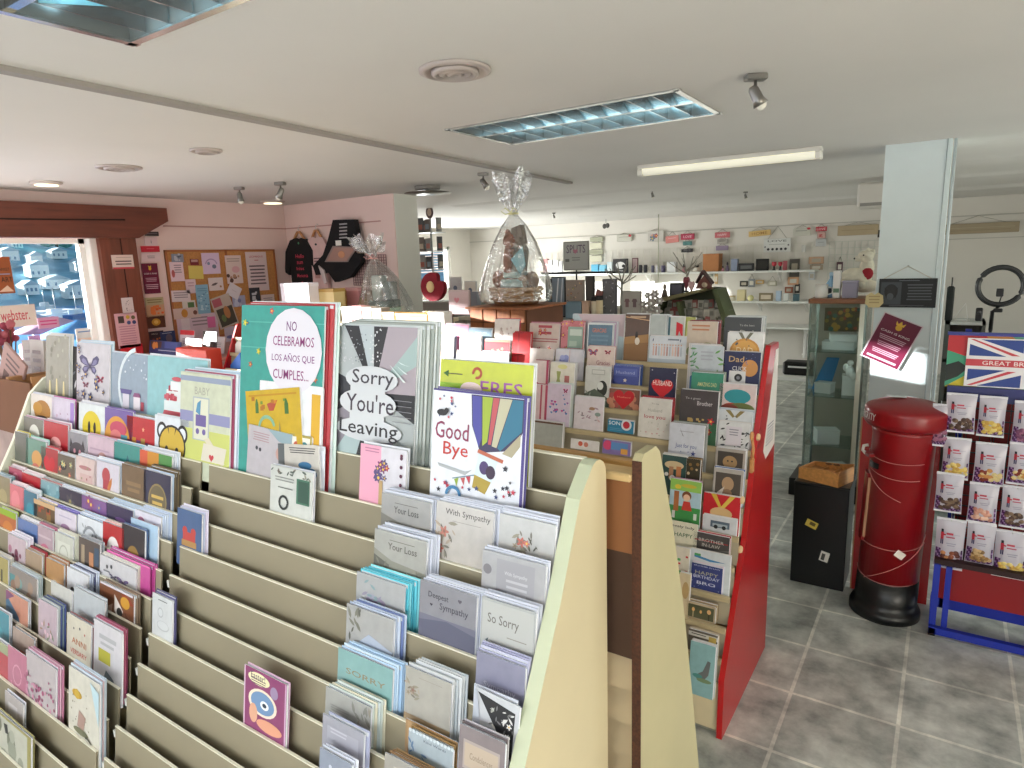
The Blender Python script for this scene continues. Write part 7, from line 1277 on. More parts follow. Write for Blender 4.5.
# island tables further back carrying prints, trees and the small-house display
def island(x0, x1, y0, y1, z, label, c='#cfccc0'):
    e = empty('display_table', ((x0+x1)/2, (y0+y1)/2, 0), label, 'table'); a, d = (x1-x0)/2, (y1-y0)/2
    MB().bbox(-a, a, -d, d, z-.03, z, mat(c, .5), .004).build('tabletop', e)
    for sx in (-1, 1):
        for sy in (-1, 1): MB().bx(sx*(a-.05)-.02, sx*(a-.05)+.02, sy*(d-.05)-.02, sy*(d-.05)+.02, 0, z-.03, mat('#8f8c82', .5)).build('leg', e)
    MB().bx(-a+.05, a-.05, -d+.05, d-.05, z*.45, z*.45+.02, mat(c, .5)).build('lower_shelf', e)
    return e
IY, IZ = 4.9, 1.40
island(-3.75, -2.12, 4.75, 5.45, IZ, 'display table carrying prints and metal trees behind the racks')
for a in [('canvas_print', 545, 552, 279, '#4a6470', 'narrow dark teal print, first of the tilted canvases', '#2c2c30'), ('canvas_print', 551, 565, 277, '#7c8a98', 'blue grey print with a white diagonal, second of the canvases', '#26262a'), ('canvas_print', 565.5, 584, 280, '#9a8c80', 'floral collage print on the display table', '#a09488'), ('canvas_print', 585, 594, 276, '#4a443e', 'dark print beside the floral collage', '#2c2824'), ('canvas_print', 602, 616.5, 279, '#77777c', 'grey marbled print left of the small metal tree', '#55555a')]:
    ar = {'floral': [('K', 'f', 26, ['#55506a', '#b8a494', '#8a5a5c', '#6a7468'], .05, .05, .95, .95, .16, 3)], 'blue': [('P', [(.2, 0), (.3, 0), (.6, 1), (.5, 1)], '#dfe4ea'), ('P', [(.6, 0), (.7, 0), (.95, 1), (.85, 1)], '#c9d0d8')], 'grey': [('K', 'v', 18, ['#a8a8ac', '#5c5c62', '#c4c4c8'], .05, .05, .95, .95, .2, 3)]}
    k = [v for q, v in ar.items() if q in a[5].split()[0]]
    stand(a[0], a[1], a[2], a[3], IY, IZ, a[4], a[5], 'prints on the display table', a[6], k[0] if k else None)
b = MB(); b.prism([(-.07, 0), (-.02, 0), (.06, .22), (.01, .24)], 0, .02, 'Y', mat('#8a5a54', .6)); item('book', 'book', 'reddish book leaning between two dark prints', (ay(597, 300, 4.85).x, 4.83, IZ), [('cover', b), ('pages', MB().prism([(-.066, .004), (-.024, .004), (.052, .215), (.008, .232)], .02, .028, 'Y', WHITE))])
for k, (x, t, c, lb) in enumerate([(573, 302, '#7c97a8', 'slate blue folded card under the floral collage'), (585, 301, '#d8b8a0', 'peach box under the dark print'), (593, 297, '#e8dcc4', 'bright cream candle on the display table'), (598, 296, '#e4d4b0', 'second cream candle on the display table'), (552, 305, '#c9d0c9', 'pale tin at the left of the display table')]):
    stand('gift_box' if k in (0, 1) else 'candle_jar', x-(8 if k == 0 else 3.5), x+(8 if k == 0 else 3.5), t, 4.8, IZ, c, lb, None)
def metal_tree(px, ptop, Y, z0, label, s=1., seed=1):
    p = ay(px, ptop, Y); h = p.z-z0; e = empty('metal_tree', (p.x, Y, z0), label, 'ornament', 'bare metal jewellery trees')
    G = mat('#a09c90' if seed == 5 else '#7d7a72', .5, .2); MB().bbox(-.22*s, .12*s, -.06, .06, 0, .012, mat('#8a9088', .5), .004).build('base_tray', e)
    MB().tube([(0, 0, .012), (0, 0, h*.35), (.008, 0, h*.62)], [.010, .009, .007], G).build('trunk', e)
    rg = random.Random(seed); b = MB()
    for a, l in ((-.9, .42), (-.55, .5), (-.2, .42), (.25, .5), (.6, .46), (1.0, .34)):
        z1 = h*rg.uniform(.5, .66); q = Vector((math.sin(a), rg.uniform(-.3, .3), math.cos(a)))*l*h
        b.tube([(0.004, 0, z1), (q.x*.5, q.y*.4, z1+q.z*.35), (q.x, q.y*.6, z1+q.z*.8)], [.006, .005, .003], G, 6)
        b.tube([(q.x*.5, q.y*.4, z1+q.z*.35), (q.x*.5+.03*math.copysign(1, a), q.y*.4, z1+q.z*.35+.06)], [.004, .0025], G, 5)
    b.build('branches', e)
metal_tree(621, 260, 4.80, IZ, 'bare metal tree on a tray between the prints and the racks', seed=2)
metal_tree(686.5, 250, 5.9, 1.40, 'taller pale metal tree behind the green roofed display', seed=5)
island(-3.15, -1.75, 5.75, 6.2, 1.40, 'small table behind the green roofed display')
stand('canvas_print', 622, 641, 291, 4.95, IZ, '#b9b4ac', 'pale tea towel print with two little shirts', 'prints on the display table', '#a8a49c', [('P', [(.15, .4), (.35, .4), (.35, .62), (.42, .62), (.35, .74), (.15, .74), (.08, .62), (.15, .62)], '#8a6a6c'), ('P', [(.6, .4), (.8, .4), (.8, .62), (.87, .62), (.8, .74), (.6, .74), (.53, .62), (.6, .62)], '#7c6668')])
e = empty('flower_ornament', (ay(651, 300, 4.85).x, 4.85, IZ), 'cluster of grey metal flower discs on the display table', 'ornament')
b = MB()
for (x, z, r) in ((-.03, .06, .045), (.05, .07, .045), (0, .13, .05), (.07, .15, .035), (-.07, .12, .035), (.03, .2, .04), (-.03, .19, .03)):
    b.prism([(x+r*(.8+.2*math.cos(6*2*PI*i/30))*math.cos(2*PI*i/30), z+r*(.8+.2*math.cos(6*2*PI*i/30))*math.sin(2*PI*i/30)) for i in range(30)], 0, .008, 'Y', mat('#a8a29c', .4, .3)); b.ball((x, -.002, z), .01, WHITE, 8)
b.build('disc', e); MB().bbox(-.06, .06, -.02, .03, 0, .012, STEEL, .003).build('base', e); MB().tube([(0, .012, .01), (0, .012, .2)], .004, STEEL).build('stem', e)
# green roofed display with many small blocks
e = empty('roofed_display', (-1.72, 5.0, 0), 'sloping olive green roofed display packed with small grey blocks', 'display stand')
OL = mat('#56603e', .6, noise=.2, scale=6); RY = 5.0
q = [ay(x, y, RY) for x, y in ((659, 326), (656, 299), (706, 288), (718, 289), (731, 326))]
b = MB(); pr = [(v.x+1.72, v.z) for v in q]; b.prism([pr[0], pr[1], (pr[2][0], pr[2][1]), pr[3], pr[4]], .20, .22, 'Y', mat('#4a5038', .7)); b.build('back_board', e)
b = MB(); b.prism([pr[1], (pr[1][0], pr[1][1]-.035), (pr[2][0], pr[2][1]-.02), pr[2]], -.06, .22, 'Y', mat('#77704c', .6)); b.build('roof_ledge', e)
b = MB(); b.prism([(pr[3][0]-.03, pr[3][1]), pr[3], pr[4], (pr[4][0]-.045, pr[4][1])], -.04, .22, 'Y', OL); b.build('side_board', e); b = MB(); b.prism([(pr[0][0]+.2, pr[0][1]), (pr[0][0]+.225, pr[0][1]), (pr[0][0]+.17, pr[1][1]-.02), (pr[0][0]+.145, pr[1][1]-.02)], -.03, .2, 'Y', OL); b.build('side_board', e)
MB().bx(pr[0][0], pr[4][0], -.04, .22, 0, pr[0][1], mat('#5a5648', .7)).build('plinth', e)
for r in range(3): MB().bx(pr[0][0]+.01, pr[4][0]-.04, -.035+r*.06, .20, pr[0][1]+.0+r*.06, pr[0][1]+.008+r*.06, mat('#6a6c58', .6)).build('step', e)
MB().bx(pr[0][0], pr[0][0]+.01, -.03, .22, pr[0][1], pr[1][1]-.03, OL).build('end_board', e)
rg = random.Random(9); cs = ['#a39f94', '#8f8c84', '#b8b4a8', '#7c7a72', '#9a5a54', '#6a6a62', '#c4c0b4']; tn = 0
rows_ = ['front', 'middle', 'upper']
for r in range(3):
    n = 10
    for i in range(n):
        x = pr[0][0]+.05+(pr[4][0]-pr[0][0]-.13-r*.03)*i/(n-1); c = cs[rg.randrange(7)] if not (r > 0 and i in (1, 2)) else '#8a4a48'
        z0 = pr[0][1]+.008+r*.06; hh = .066+.012*rg.random()
        k = MB().bbox(-.024, .024, -.008, .008, 0, hh, mat(c, .6), .002); k.bx(-.014, .014, -.0088, -.008, hh*.25, hh*.7, mat('#b8b4a8' if i % 2 else '#7c7a72', .6))
        tag(k.build('souvenir_block', loc=(-1.72+x, RY-.02+r*.06, z0), rot=(-.12, rg.uniform(-.15, .15), 0)), 'small souvenir block in the %s row of the green roofed display' % rows_[r], 'souvenir', 'souvenir blocks, %s row' % rows_[r])
# things on its roof ledge
p = ay(701, 289, RY)
e = empty('wooden_house_figure', (p.x, RY+.05, p.z), 'brown and red little house figure on the display roof', 'figurine')
MB().prism([(-.05, 0), (.06, 0), (.06, .04), (.015, .10), (-.03, .05)], -.03, .03, 'Y', mat('#6a3a30', .6)).build('house_body', e)
MB().prism([(-.05, .05), (-.045, .042), (-.005, .125), (.07, .035), (.075, .045), (-.002, .14)], -.04, .04, 'Y', mat('#4a2c2c', .6)).build('roof', e)
MB().ball((.02, -.03, .03), (.022, .01, .02), mat('#b8a890', .5)).build('pale_door', e)
stand('heart_ornament', 683, 689, 275, RY+.1, p.z-.03, '#8a3a48', 'dark red heart standing on the display roof', None)
stand('picture_frame', 669.5, 684, 283, RY+.08, p.z-.06, '#4a4a58', 'small dark photo frame on the display roof', None)
stand('figurine', 660, 667, 284, RY+.08, p.z-.09, '#5a4c40', 'little brown figure at the left of the display roof', None, '#7c6a58')
stand('heart_ornament', 688, 694, 280, RY, p.z-.03, '#c9a4a4', 'pale pink heart on the display roof', None)
# postcard spinner
p = ay(433, 270, 6.4)
e = empty('postcard_spinner', (p.x, 6.4, 0), 'tall postcard spinner with three tiers and a round top sign', 'display rack')
zt = ay(433, 212, 6.4).z; MB().tube([(0, 0, .02), (0, 0, zt)], .012, STEEL).lathe([(.22, 0), (.22, .02), (.02, .04)], (0, 0, 0), mat('#8f8f8f', .5), 24).build('pole', e)
b = MB(); b.add([( .055*math.cos(2*PI*i/24), -.012, zt+.075*math.sin(2*PI*i/24)) for i in range(24)], [tuple(range(24))], mat('#5a4444', .5)); b.add([(.055*math.cos(2*PI*i/24), .0, zt+.075*math.sin(2*PI*i/24)) for i in range(24)], [tuple(range(24))], mat('#5a4444', .5)); b.ball((0, -.012, zt), (.035, .006, .045), mat('#c9b8a8', .5)); b.build('round_sign', e)
for k, (a, c) in enumerate(((217, 232), (236, 251), (254, 269))):
    z1, z0 = ay(433, a, 6.4).z, ay(433, c, 6.4).z
    MB().bbox(-.13, .13, -.13, .13, z0-.012, z0-.004, STEEL).build('tier_tray', e)
    for s_, (dx, dy, rz) in enumerate(((-.06, -.12, .1), (.05, -.12, -.1), (.13, .0, 1.5), (-.13, 0, 1.5))):
        bb = MB().bbox(-.045, .045, -.006, .006, 0, z1-z0-.01-.02*(s_ % 2), mat(['#55585c', '#6a6460', '#8a8c8c', '#4a4c50'][(k+s_) % 4], .5), .002); bb.bx(-.03, .03, -.0068, -.006, .03, .09, mat(['#9a5a50', '#7c8c98', '#b8b0a0', '#a86a64'][(2*k+s_) % 4]))
        o = bb.build('postcard_stack', e, loc=(dx, dy, z0), rot=(0, 0, rz))
tag(MB().bbox(-.30, .85, -.1, .14, 1.43, 1.45, mat('#9a9a94', .5), .003).bx(-.28, .83, 0, .1, 0, 1.43, mat('#8a8a84', .6)).build('grey_ledge', loc=(p.x+.2, 6.0, 0)), 'grey ledge at the foot of the postcard spinner', 'shelf')
# glassware cabinet strip far left of that: small bright frames
for k, (xl, xr, yt, c, lb) in enumerate([(449, 461, 277, '#c9ccd0', 'pale framed badge print below the spinner'), (464, 476, 281, '#e4e0d8', 'white framed print right of the badge print')]):
    stand('canvas_print', xl, xr, yt, 5.96, 1.45, c, lb, None, '#d8d8d8', [('C', .5, .55, .18, '#6a7890')])
stand('gift_box', 469.0, 476.5, 292, 4.88, IZ, '#8a8f9c', 'slate grey box at the left end of the display table', None)

# ================================================================== BACK LEFT: shirts, board, papers
TY = YB-.02
def tshirt(px, pt, pb, half, col, label, sleeve=.5, ops=None, Y=TY-.02):
    p0 = ay(px, pt, Y); p1 = ay(px, pb, Y); h = p0.z-p1.z
    e = empty('hanging_tshirt', (p0.x, Y, p1.z), label, 'shirt', None); w = half
    out = [(-w*.75, 0), (w*.8, 0), (w*.82, h*.6), (w*.95, h*.55), (w*1.0, h*.8), (w*.62, h*.97), (w*.22, h), (0, h*.975), (-w*.22, h), (-w*.62, h*.97), (-w*1.05, h*.8), (-w*1.25, h*.48), (-w*.95, h*.43), (-w*.78, h*.6)]
    b = MB(); b.prism(out, -.018, .018, 'Y', mat(col, .85, noise=.1, scale=12))
    if ops: art(b, w*1.5, h, ops, x0=-w*.75, yb=-.018)
    b.build('fabric', e)
    hh = MB(); WH = mat('#c08a5c', .5); hh.tube([(-w*.45, 0, h*.96), (-.02, 0, h+.06), (.02, 0, h+.06), (w*.45, 0, h*.96)], .014, WH, 8); hh.tube([(-w*.45, 0, h*.96), (w*.45, 0, h*.96)], .012, WH, 8); hh.build('hanger', e)
    MB().tube([(0, 0, h+.06), (.0, 0, h+.11), (.02, 0, h+.13), (.03, .01, h+.115)], .003, STEEL).build('hanger_hook', e)
PKT = '#d8405c'
tshirt(299, 238, 302, .21, '#0c0c10', 'black shirt with stacked pink lettering on a wooden hanger', ops=[('T', 'Hello', .52, .72, .42, PKT, .06), ('T', 'sun', .5, .62, .3, PKT, .045), ('T', 'kiss', .5, .53, .38, PKT, .05), ('T', 'Menorca', .58, .42, .54, PKT, .055), ('T', '&', .55, .30, .16, PKT, .05), ('L', 1, .3, .78, .2, .03, PKT), ('C', .52, .92, .04, '#3f8a5c')])
tshirt(316.5, 236.5, 292, .17, '#d8b8b6', 'pale pink shirt on a wooden hanger beside the black shirt', ops=[('E', .5, .86, .07, .02, '#2c2428'), ('L', 2, .3, .7, .6, .05, '#6a4a50'), ('R', .3, .25, .6, .5, '#b88a84')], Y=TY-.01)
# draped dark garment / bag
e = empty('draped_garment', (-5.02, TY-.05, 0), 'large black draped garment with white text pinned to the wall', 'garment')
q = [ay(x, y, TY-.05) for x, y in ((335, 220), (356, 219.5), (361, 245), (363, 262), (352, 277), (337, 282), (330, 272), (318, 275), (315, 266), (325, 255), (330, 240))]
b = MB(); b.prism([(v.x+5.02, v.z) for v in q], -.03, .03, 'Y', mat('#121216', .9, noise=.2, scale=10, bump=.4))
for i in range(5): v = ay(345.5, 224+3.4*i, TY-.05); b.bx(v.x+5.02-.055, v.x+5.02+.055, -.032, -.03, v.z-.008, v.z+.006, mat('#a8a4a8'))
b.build('fabric', e)
q = [ay(x, y, TY-.09) for x, y in ((333, 246), (357, 247), (348, 262), (325, 262))]
b = MB(); b.prism([(v.x+5.02, v.z) for v in q], -.045, -.035, 'Y', mat('#8f7c78', .5)); b.build('printed_panel', e)
q = [ay(x, y, TY-.09) for x, y in ((334.5, 247.5), (355, 248.3), (347, 260.8), (327.5, 260.8))]
b = MB(); b.prism([(v.x+5.02, v.z) for v in q], -.048, -.0455, 'Y', mat('#a8847a', .6)); v = ay(342, 254.5, TY-.09); b.ball((v.x+5.02, -.048, v.z), (.05, .004, .035), mat('#c9906c', .5)); b.build('picture', e)
v = ay(341, 243, TY-.05); MB().bx(v.x+5.02-.04, v.x+5.02+.04, -.035, -.031, v.z-.025, v.z+.025, WHITE).build('white_label', e)
v = ay(326, 276, TY-.05); b = MB(); b.prism([(v.x+5.02-.05, v.z+.11), (v.x+5.02+.03, v.z+.06), (v.x+5.02+.06, v.z-.06), (v.x+5.02+.02, v.z-.08)], -.05, -.035, 'Y', mat('#d0c4c4', .6)); b.build('white_cuff', e)
b = MB(); GY = YB-.012; v0, v1 = ay(352, 256, GY), ay(388, 285, GY)
for i in range(16): x = v0.x+(v1.x-v0.x)*i/15; b.bx(x-.003, x+.003, GY-.006, GY, v1.z, v0.z, mat('#8a6a6c'))
for i in range(12): z = v1.z+(v0.z-v1.z)*i/11; b.bx(v0.x, v1.x, GY-.008, GY-.002, z-.003, z+.003, mat('#8a6a6c'))
tag(b.build('wire_grid_panel'), 'small wire grid on the pink wall behind the small hamper', 'grid panel')
e = empty('pink_wall_shelf', (-5.0, YB-.12, 1.50), 'thin wall shelf under the shirts', 'shelf'); MB().bbox(-.55, .35, -.1, .1, -.02, 0, mat('#d6bdb8', .5), .003).build('shelf_board', e); MB().bx(-.5, -.48, .06, .1, -.14, -.02, STEEL).build('bracket', e)
item('wooden_block', 'block', 'brown wooden block on the thin wall shelf', (-4.78, YB-.15, 1.50), [('block_body', MB().bbox(-.12, .12, -.04, .04, 0, .05, mat('#9a6040', .6), .004)), ('groove', MB().bx(-.11, .11, -.042, -.04, .02, .025, mat('#5c3424')))])

# papers and boards on the left wall (x = XL plane)
XP = XL+.012
def wallsheet(name, cat, x0, y0, x1, y1, col, ops, label, grp=None, dx=0., roll=0., th=.003, rough=.7, plane=XP, frame=None):
    p0 = ax_(x0, y0, plane+dx); p1 = ax_(x1, y1, plane+dx); w = abs(p1.y-p0.y); h = p0.z-p1.z
    b = MB(); b.bx(-w/2, w/2, -.0002, th, -h/2, h/2, mat(col, rough))
    art(b, w, h, ops, x0=-w/2, z0=-h/2)
    o = b.build(name, loc=(plane+dx, (p0.y+p1.y)/2, (p0.z+p1.z)/2), rot=(0, roll, PI/2)); tag(o, label, cat, grp); return o
e = empty('cork_board', (XL, 3.93, 1.69), 'large framed cork board covered with papers on the pink wall', 'cork board')
a0, a1 = ax_(164, 250, XP).y, ax_(274, 250, XP).y; zt_, zb_ = 2.09, 1.24; CKM = mat('#c48a52', .9, noise=.15, scale=60, name='cork'); bw = a1-a0
MB().bx(.0, .012, -bw/2, bw/2, zb_-1.69, zt_-1.69, CKM).build('cork_panel', e, loc=(0, (a0+a1)/2-3.93, 0))
b = MB(); FM = mat('#a8653a', .5)
for q in ((-bw/2, -bw/2+.018, zb_, zt_), (bw/2-.018, bw/2, zb_, zt_), (-bw/2, bw/2, zt_-.018, zt_), (-bw/2, bw/2, zb_, zb_+.018), (-.01+bw*.02, .01+bw*.02, zb_, zt_)): b.bx(0, .022, q[0], q[1], q[2]-1.69, q[3]-1.69, FM)
b.build('frame', e, loc=(0, (a0+a1)/2-3.93, 0))
GP = 'papers pinned to the cork board'; TXc = '#9a8890'
for a in [(169, 262, 185, 281, '#e4c9d4', [('L', 4, .3, .85, .8, .12, TXc), ('E', .2, .4, .12, .2, '#b85a5c')], 'pink flyer with a small dancer, top left of the board'), (171, 254, 184, 262, '#8a90a0', [('K', 'r', 8, ['#5a6070', '#b8b8c4'], 0, .1, .9, .9, .2, 3)], 'grey photo pinned above the pink flyer'),
          (190, 259, 199, 265, '#7c2c34', [('R', .1, .5, .9, .9, '#b8908c')], 'tiny dark red photo near the top of the board'), (188, 266, 204, 278.5, '#dcc86a', [], 'yellow note on the cork board'), (201, 253, 221, 273.5, '#d8c0dc', [('A', .5, .4, .3, .36, .2, 2.9, '#a890b8'), ('C', .35, .5, .08, '#7a88a8'), ('E', .65, .35, .12, .1, '#6a7890')], 'lilac poster with an arch pattern on the board'),
          (224.5, 255.5, 243.5, 283, '#dcc8c4', [('L', 2, .1, .9, .86, .08, '#a8948c'), ('E', .6, .5, .25, .12, '#d8a8b0'), ('K', 'c', 8, ['#7a5044', '#5c4038', '#b88a70'], .05, .05, .95, .35, .18, 3)], 'cream poster with animals along its foot'), (245, 252, 269.5, 290, '#dcc6c8', [('T', 'LEOPARDUS', .5, .88, .66, '#b84858', .05), ('L', 1, .4, .6, .78, .04, '#b84858'), ('L', 6, .12, .88, .62, .09, '#6a5860')], 'large notice in capitals at the right of the board'),
          (185, 279.5, 197, 293, '#e0c8d0', [('L', 2, .2, .8, .7, .2, '#c4a0ac')], 'pale pink slip under the yellow note'), (171, 291, 191, 301, '#e4d4d8', [('L', 3, .1, .9, .75, .2, TXc)], 'wide white slip in the left part of the board'), (195, 285, 211, 313, '#8ab4cc', [('L', 2, .1, .9, .85, .07, '#6a98b4'), ('K', 'r', 24, ['#5a88a8', '#b8d4e0'], .08, .1, .85, .7, .12, 3)], 'light blue calendar sheet on the board'),
          (208, 278, 224, 290, '#e0d0d0', [('V', .4, .5, .5, .3, '#6a5a5c'), ('C', .8, .3, .07, '#a87858')], 'white card with a faint drawing, centre of the board'), (182, 301, 196, 309, '#dcd4cc', [('R', .4, .2, .9, .8, '#5a7a4a')], 'small card with a green photo on the board'), (173, 309, 201, 317, '#d8c0b8', [('E', .4, .5, .12, .4, '#c88a3c'), ('C', .8, .5, .08, '#7a4a3c')], 'wide card with an orange blossom on the board'),
          (213, 296, 236, 326, '#c4b4a8', [('R', .05, .7, .5, .95, '#b8606c'), ('R', .1, .05, .95, .62, '#4a4438'), ('E', .6, .45, .16, .2, '#b87a4a'), ('E', .35, .3, .12, .12, '#6a7a4a')], 'photo poster of a dog among plants on the board'), (227, 285, 241, 297, '#ded6dc', [('L', 1, .3, .7, .5, .1, '#c4b8c0')], 'white tilted card right of centre on the board'),
          (249, 288, 261, 303, '#34343c', [('K', 'r', 6, ['#c8c8cc'], .05, .1, .7, .9, .25, 3)], 'black and white leaflet under the capitals notice'), (261, 295, 275, 304, '#dcc8c4', [('L', 2, .15, .85, .6, .2, TXc)], 'cream slip at the lower right of the board'), (232, 296, 246, 306, '#a8a8c4', [('K', 'c', 5, ['#7a7ca8', '#c4c4d8'], .1, .1, .9, .9, .3, 3)], 'violet blue leaflet beside the tilted card'),
          (176, 316, 220, 340, '#d8c0cc', [('R', .1, .5, .3, .95, '#e4d4d8'), ('L', 3, .35, .75, .85, .12, TXc)], 'big pinkish paper at the foot of the board'), (207, 317, 216, 327, '#e87ab0', [], 'hot pink sticky note at the foot of the board'), (224, 327, 240, 340, '#cfc4d4', [('E', .4, .3, .3, .12, '#7a7ab0')], 'pale leaflet low at the right of the big pinkish paper')]:
    wallsheet('pinned_paper', 'paper', a[0], a[1], a[2], a[3], a[4], a[5], a[6], GP, dx=.014+.0025*(GP.__hash__() % 1)+.0009*(int(a[0]) % 7), roll={188: .06, 227: .55, 213: -.25, 171: .03}.get(int(a[0]), 0))
# column of papers left of the board
GPL = 'posters between the timber post and the cork board'
for a in [(144.5, 231.5, 159, 236, '#3c3438', [('L', 1, .1, .9, .5, .3, '#8a7c80')], 'dark label strip at the top of the poster column'), (144, 237, 158, 246, '#e0c4c8', [('T', 'i', .5, .5, .08, TXc, .4)], 'blank pinkish label under the dark strip'), (140.5, 246, 160, 252, '#c8283c', [('L', 1, .3, .7, .5, .3, '#d85a68')], 'bright red label in the poster column'), (141, 253, 161, 261.5, '#e4ccd0', [('L', 2, .3, .7, .6, .2, TXc)], 'pale note above the burgundy poster'),
          (141, 263.5, 161, 293, '#6b1236', [('C', .5, .82, .09, '#d8a82c'), ('P', [(.42, .86), (.40, .93), (.5, .9), (.6, .93), (.58, .86)], '#e0b43c'), ('T', 'CASH IS KING', .5, .66, .8, '#e9d8dc', .05), ('L', 3, .15, .85, .5, .05, '#c898ac'), ('L', 3, .1, .9, .28, .06, '#d0a8b8')], 'burgundy poster with a gold crown on the pink wall'),
          (144.5, 298, 165.5, 316, '#c8a080', [('R', 0, .62, 1, 1, '#b8ac88'), ('K', 'r', 12, ['#d8602c', '#e07a3c'], .02, .1, .9, .5, .18, 3), ('L', 2, .1, .9, .85, .12, '#8a7a4c')], 'flyer with orange food photos'), (146, 317, 166, 327, '#5c3424', [('E', .5, .5, .24, .3, '#c8902c'), ('E', .5, .5, .12, .16, '#e0b85c')], 'dark flyer with a golden dish'),
          (148, 332, 165, 344, '#3c2c34', [('T', 'BBQ', .4, .8, .4, '#c8b8a8', .1), ('K', 'c', 6, ['#b8602c', '#7c3424'], .1, .2, .9, .6, .16, 3)], 'dark food leaflet in the holder below'), (160, 332, 178, 344, '#34406c', [('L', 1, .1, .7, .85, .08, '#c8ccd8'), ('E', .5, .5, .2, .3, '#6a5c6c')], 'navy leaflet in the holder below')]:
    wallsheet('wall_poster', 'poster', a[0], a[1], a[2], a[3], a[4], a[5], a[6], GPL, dx=.002+.003*(a[0] == 160))
XPO = XL+.075
for a in [(111, 255, 134.5, 268.5, '#e4d0c8', [('L', 1, .2, .9, .8, .1, '#b8a098'), ('L', 2, .15, .9, .5, .2, '#5c4a4c'), ('R', 0, 0, 1, .12, '#c8404c')], 'cream notice with a red foot on the timber post'), (121, 298, 134.5, 313, '#e0d4d4', [('K', 'r', 12, ['#9a8a90'], .15, .15, .85, .85, .08, 3)], 'small white card on the timber post'), (114, 314, 141, 346, '#e4b8c0', [('R', .14, .72, .4, .92, '#4a3c34'), ('C', .58, .88, .09, '#c8a83c'), ('C', .82, .86, .09, '#6a6c48'), ('C', .6, .72, .09, '#4a5488'), ('C', .84, .72, .09, '#3c4478'), ('L', 8, .12, .88, .6, .07, '#c890a0')], 'pink poster with badges low on the timber post'), (120, 346, 144, 356, '#d82c38', [('E', .5, .4, .2, .2, '#e88a8c')], 'bright red poster at the foot of the timber post')]:
    wallsheet('post_notice', 'notice', a[0], a[1], a[2], a[3], a[4], a[5], a[6], 'notices on the timber post', plane=XPO)
# leaflet holder table under the board
e = empty('leaflet_table', (-5.6, 3.5, 0), 'narrow table with leaflets under the cork board', 'table')
MB().bbox(-.4, .62, -.6, .9, 1.15, 1.18, mat('#b88a84', .5), .003).build('tabletop', e)
for sx in (-.35, .57):
    for sy in (-.5, .8): MB().bx(sx-.02, sx+.02, sy-.02, sy+.02, 0, 1.15, mat('#8a6460', .5)).build('leg', e)
def leaflet(xl, xr, yt, Y, c, ops, label, cat='leaflet', tilt=-.2):
    p = ay(xl, yt, Y); w = xat(xr, Y, p.z)-p.x; h = p.z-1.18; b = MB().bbox(-w/2, w/2, 0, .01, 0, h, mat(c, .5), .002); art(b, w, h, ops)
    tag(b.build('standing_'+cat, loc=(p.x+w/2, Y, 1.18), rot=(tilt, 0, 0)), label, cat, 'leaflets on the narrow table')
leaflet(147, 178, 340, 3.05, '#23336a', [('R', .04, .5, .4, .95, '#4a2c24'), ('R', .5, .5, .9, .95, '#3c4a8a'), ('L', 1, .3, .9, .3, .1, '#c8ccd8'), ('K', 'c', 4, ['#c87a34'], .1, .55, .35, .85, .1, 3)], 'navy and brown leaflet stand on the narrow table')
leaflet(176, 190, 330, 3.2, '#d8c8d0', [('R', 0, .8, 1, 1, '#c8303c'), ('L', 3, .2, .8, .6, .1, TXc)], 'white leaflet with a red top on the narrow table')
leaflet(182, 198, 338, 3.0, '#d4ccc4', [('E', .4, .6, .2, .2, '#a8a090')], 'pale brochure leaning in front on the narrow table')
leaflet(198, 212, 331, 3.1, '#3c3a3c', [('E', .5, .7, .2, .16, '#6a6868'), ('R', .2, .1, .8, .5, '#55504c')], 'dark gadget brochure on the narrow table')
leaflet(206, 222, 336, 3.3, '#c8c0c0', [('L', 3, .2, .8, .6, .1, '#8a8488')], 'grey brochure behind the dark one')
p = az(211, 353, 1.36)
tag(MB().bbox(-.3, .1, -.06, .06, 1.0, 1.33, mat('#d8402c', .5), .005).bbox(-.29, .09, -.063, -.058, 1.0, 1.24, mat('#c88a6c', .5)).build('red_carton', loc=(ay(206, 352, 2.75).x, 2.75, 0)), 'red topped carton between the racks and the cork board', 'box')
# stickers and posters on the window pane
XWN = XW+.03
for a in [(-14, 257, 15.5, 293, '#a4592f', [('T', 'MARKET', .62, .66, .6, '#2c1a14', .08), ('T', 'ART', .72, .38, .5, '#2c1a14', .14), ('L', 1, .1, .9, .52, .05, '#8aa8d0'), ('P', [(.3, .05), (.7, .22), (.95, .05)], '#e8c8b0')], 'orange poster stuck to the window', 'poster'),
          (-30, 308, 38, 325, '#efe2d8', [('T', 'webster.', .66, .55, .46, '#d0344c', .5)], 'white window sticker with red lettering webster.', 'sticker'), (28, 336, 46, 371, '#d4a8e4', [('L', 6, .1, .8, .86, .12, '#b888cc')], 'lilac sheet taped low on the window', 'paper'), (75, 329, 101, 346, '#dfe4e4', [('L', 1, .1, .9, .8, .14, '#6a98c8'), ('R', .05, .1, .95, .5, '#e8d0c0')], 'pale blue topped sticker low at the right of the window', 'sticker'),
          (37, 318, 60, 327, '#e0a8c8', [('L', 2, .1, .9, .6, .3, '#d84a90')], 'translucent pink sticker on the window', 'sticker')]:
    wallsheet('window_sticker' if a[7] != 'poster' else 'window_poster', a[7], a[0], a[1], a[2], a[3], a[4], a[5], a[6], 'stickers on the window', plane=XWN)
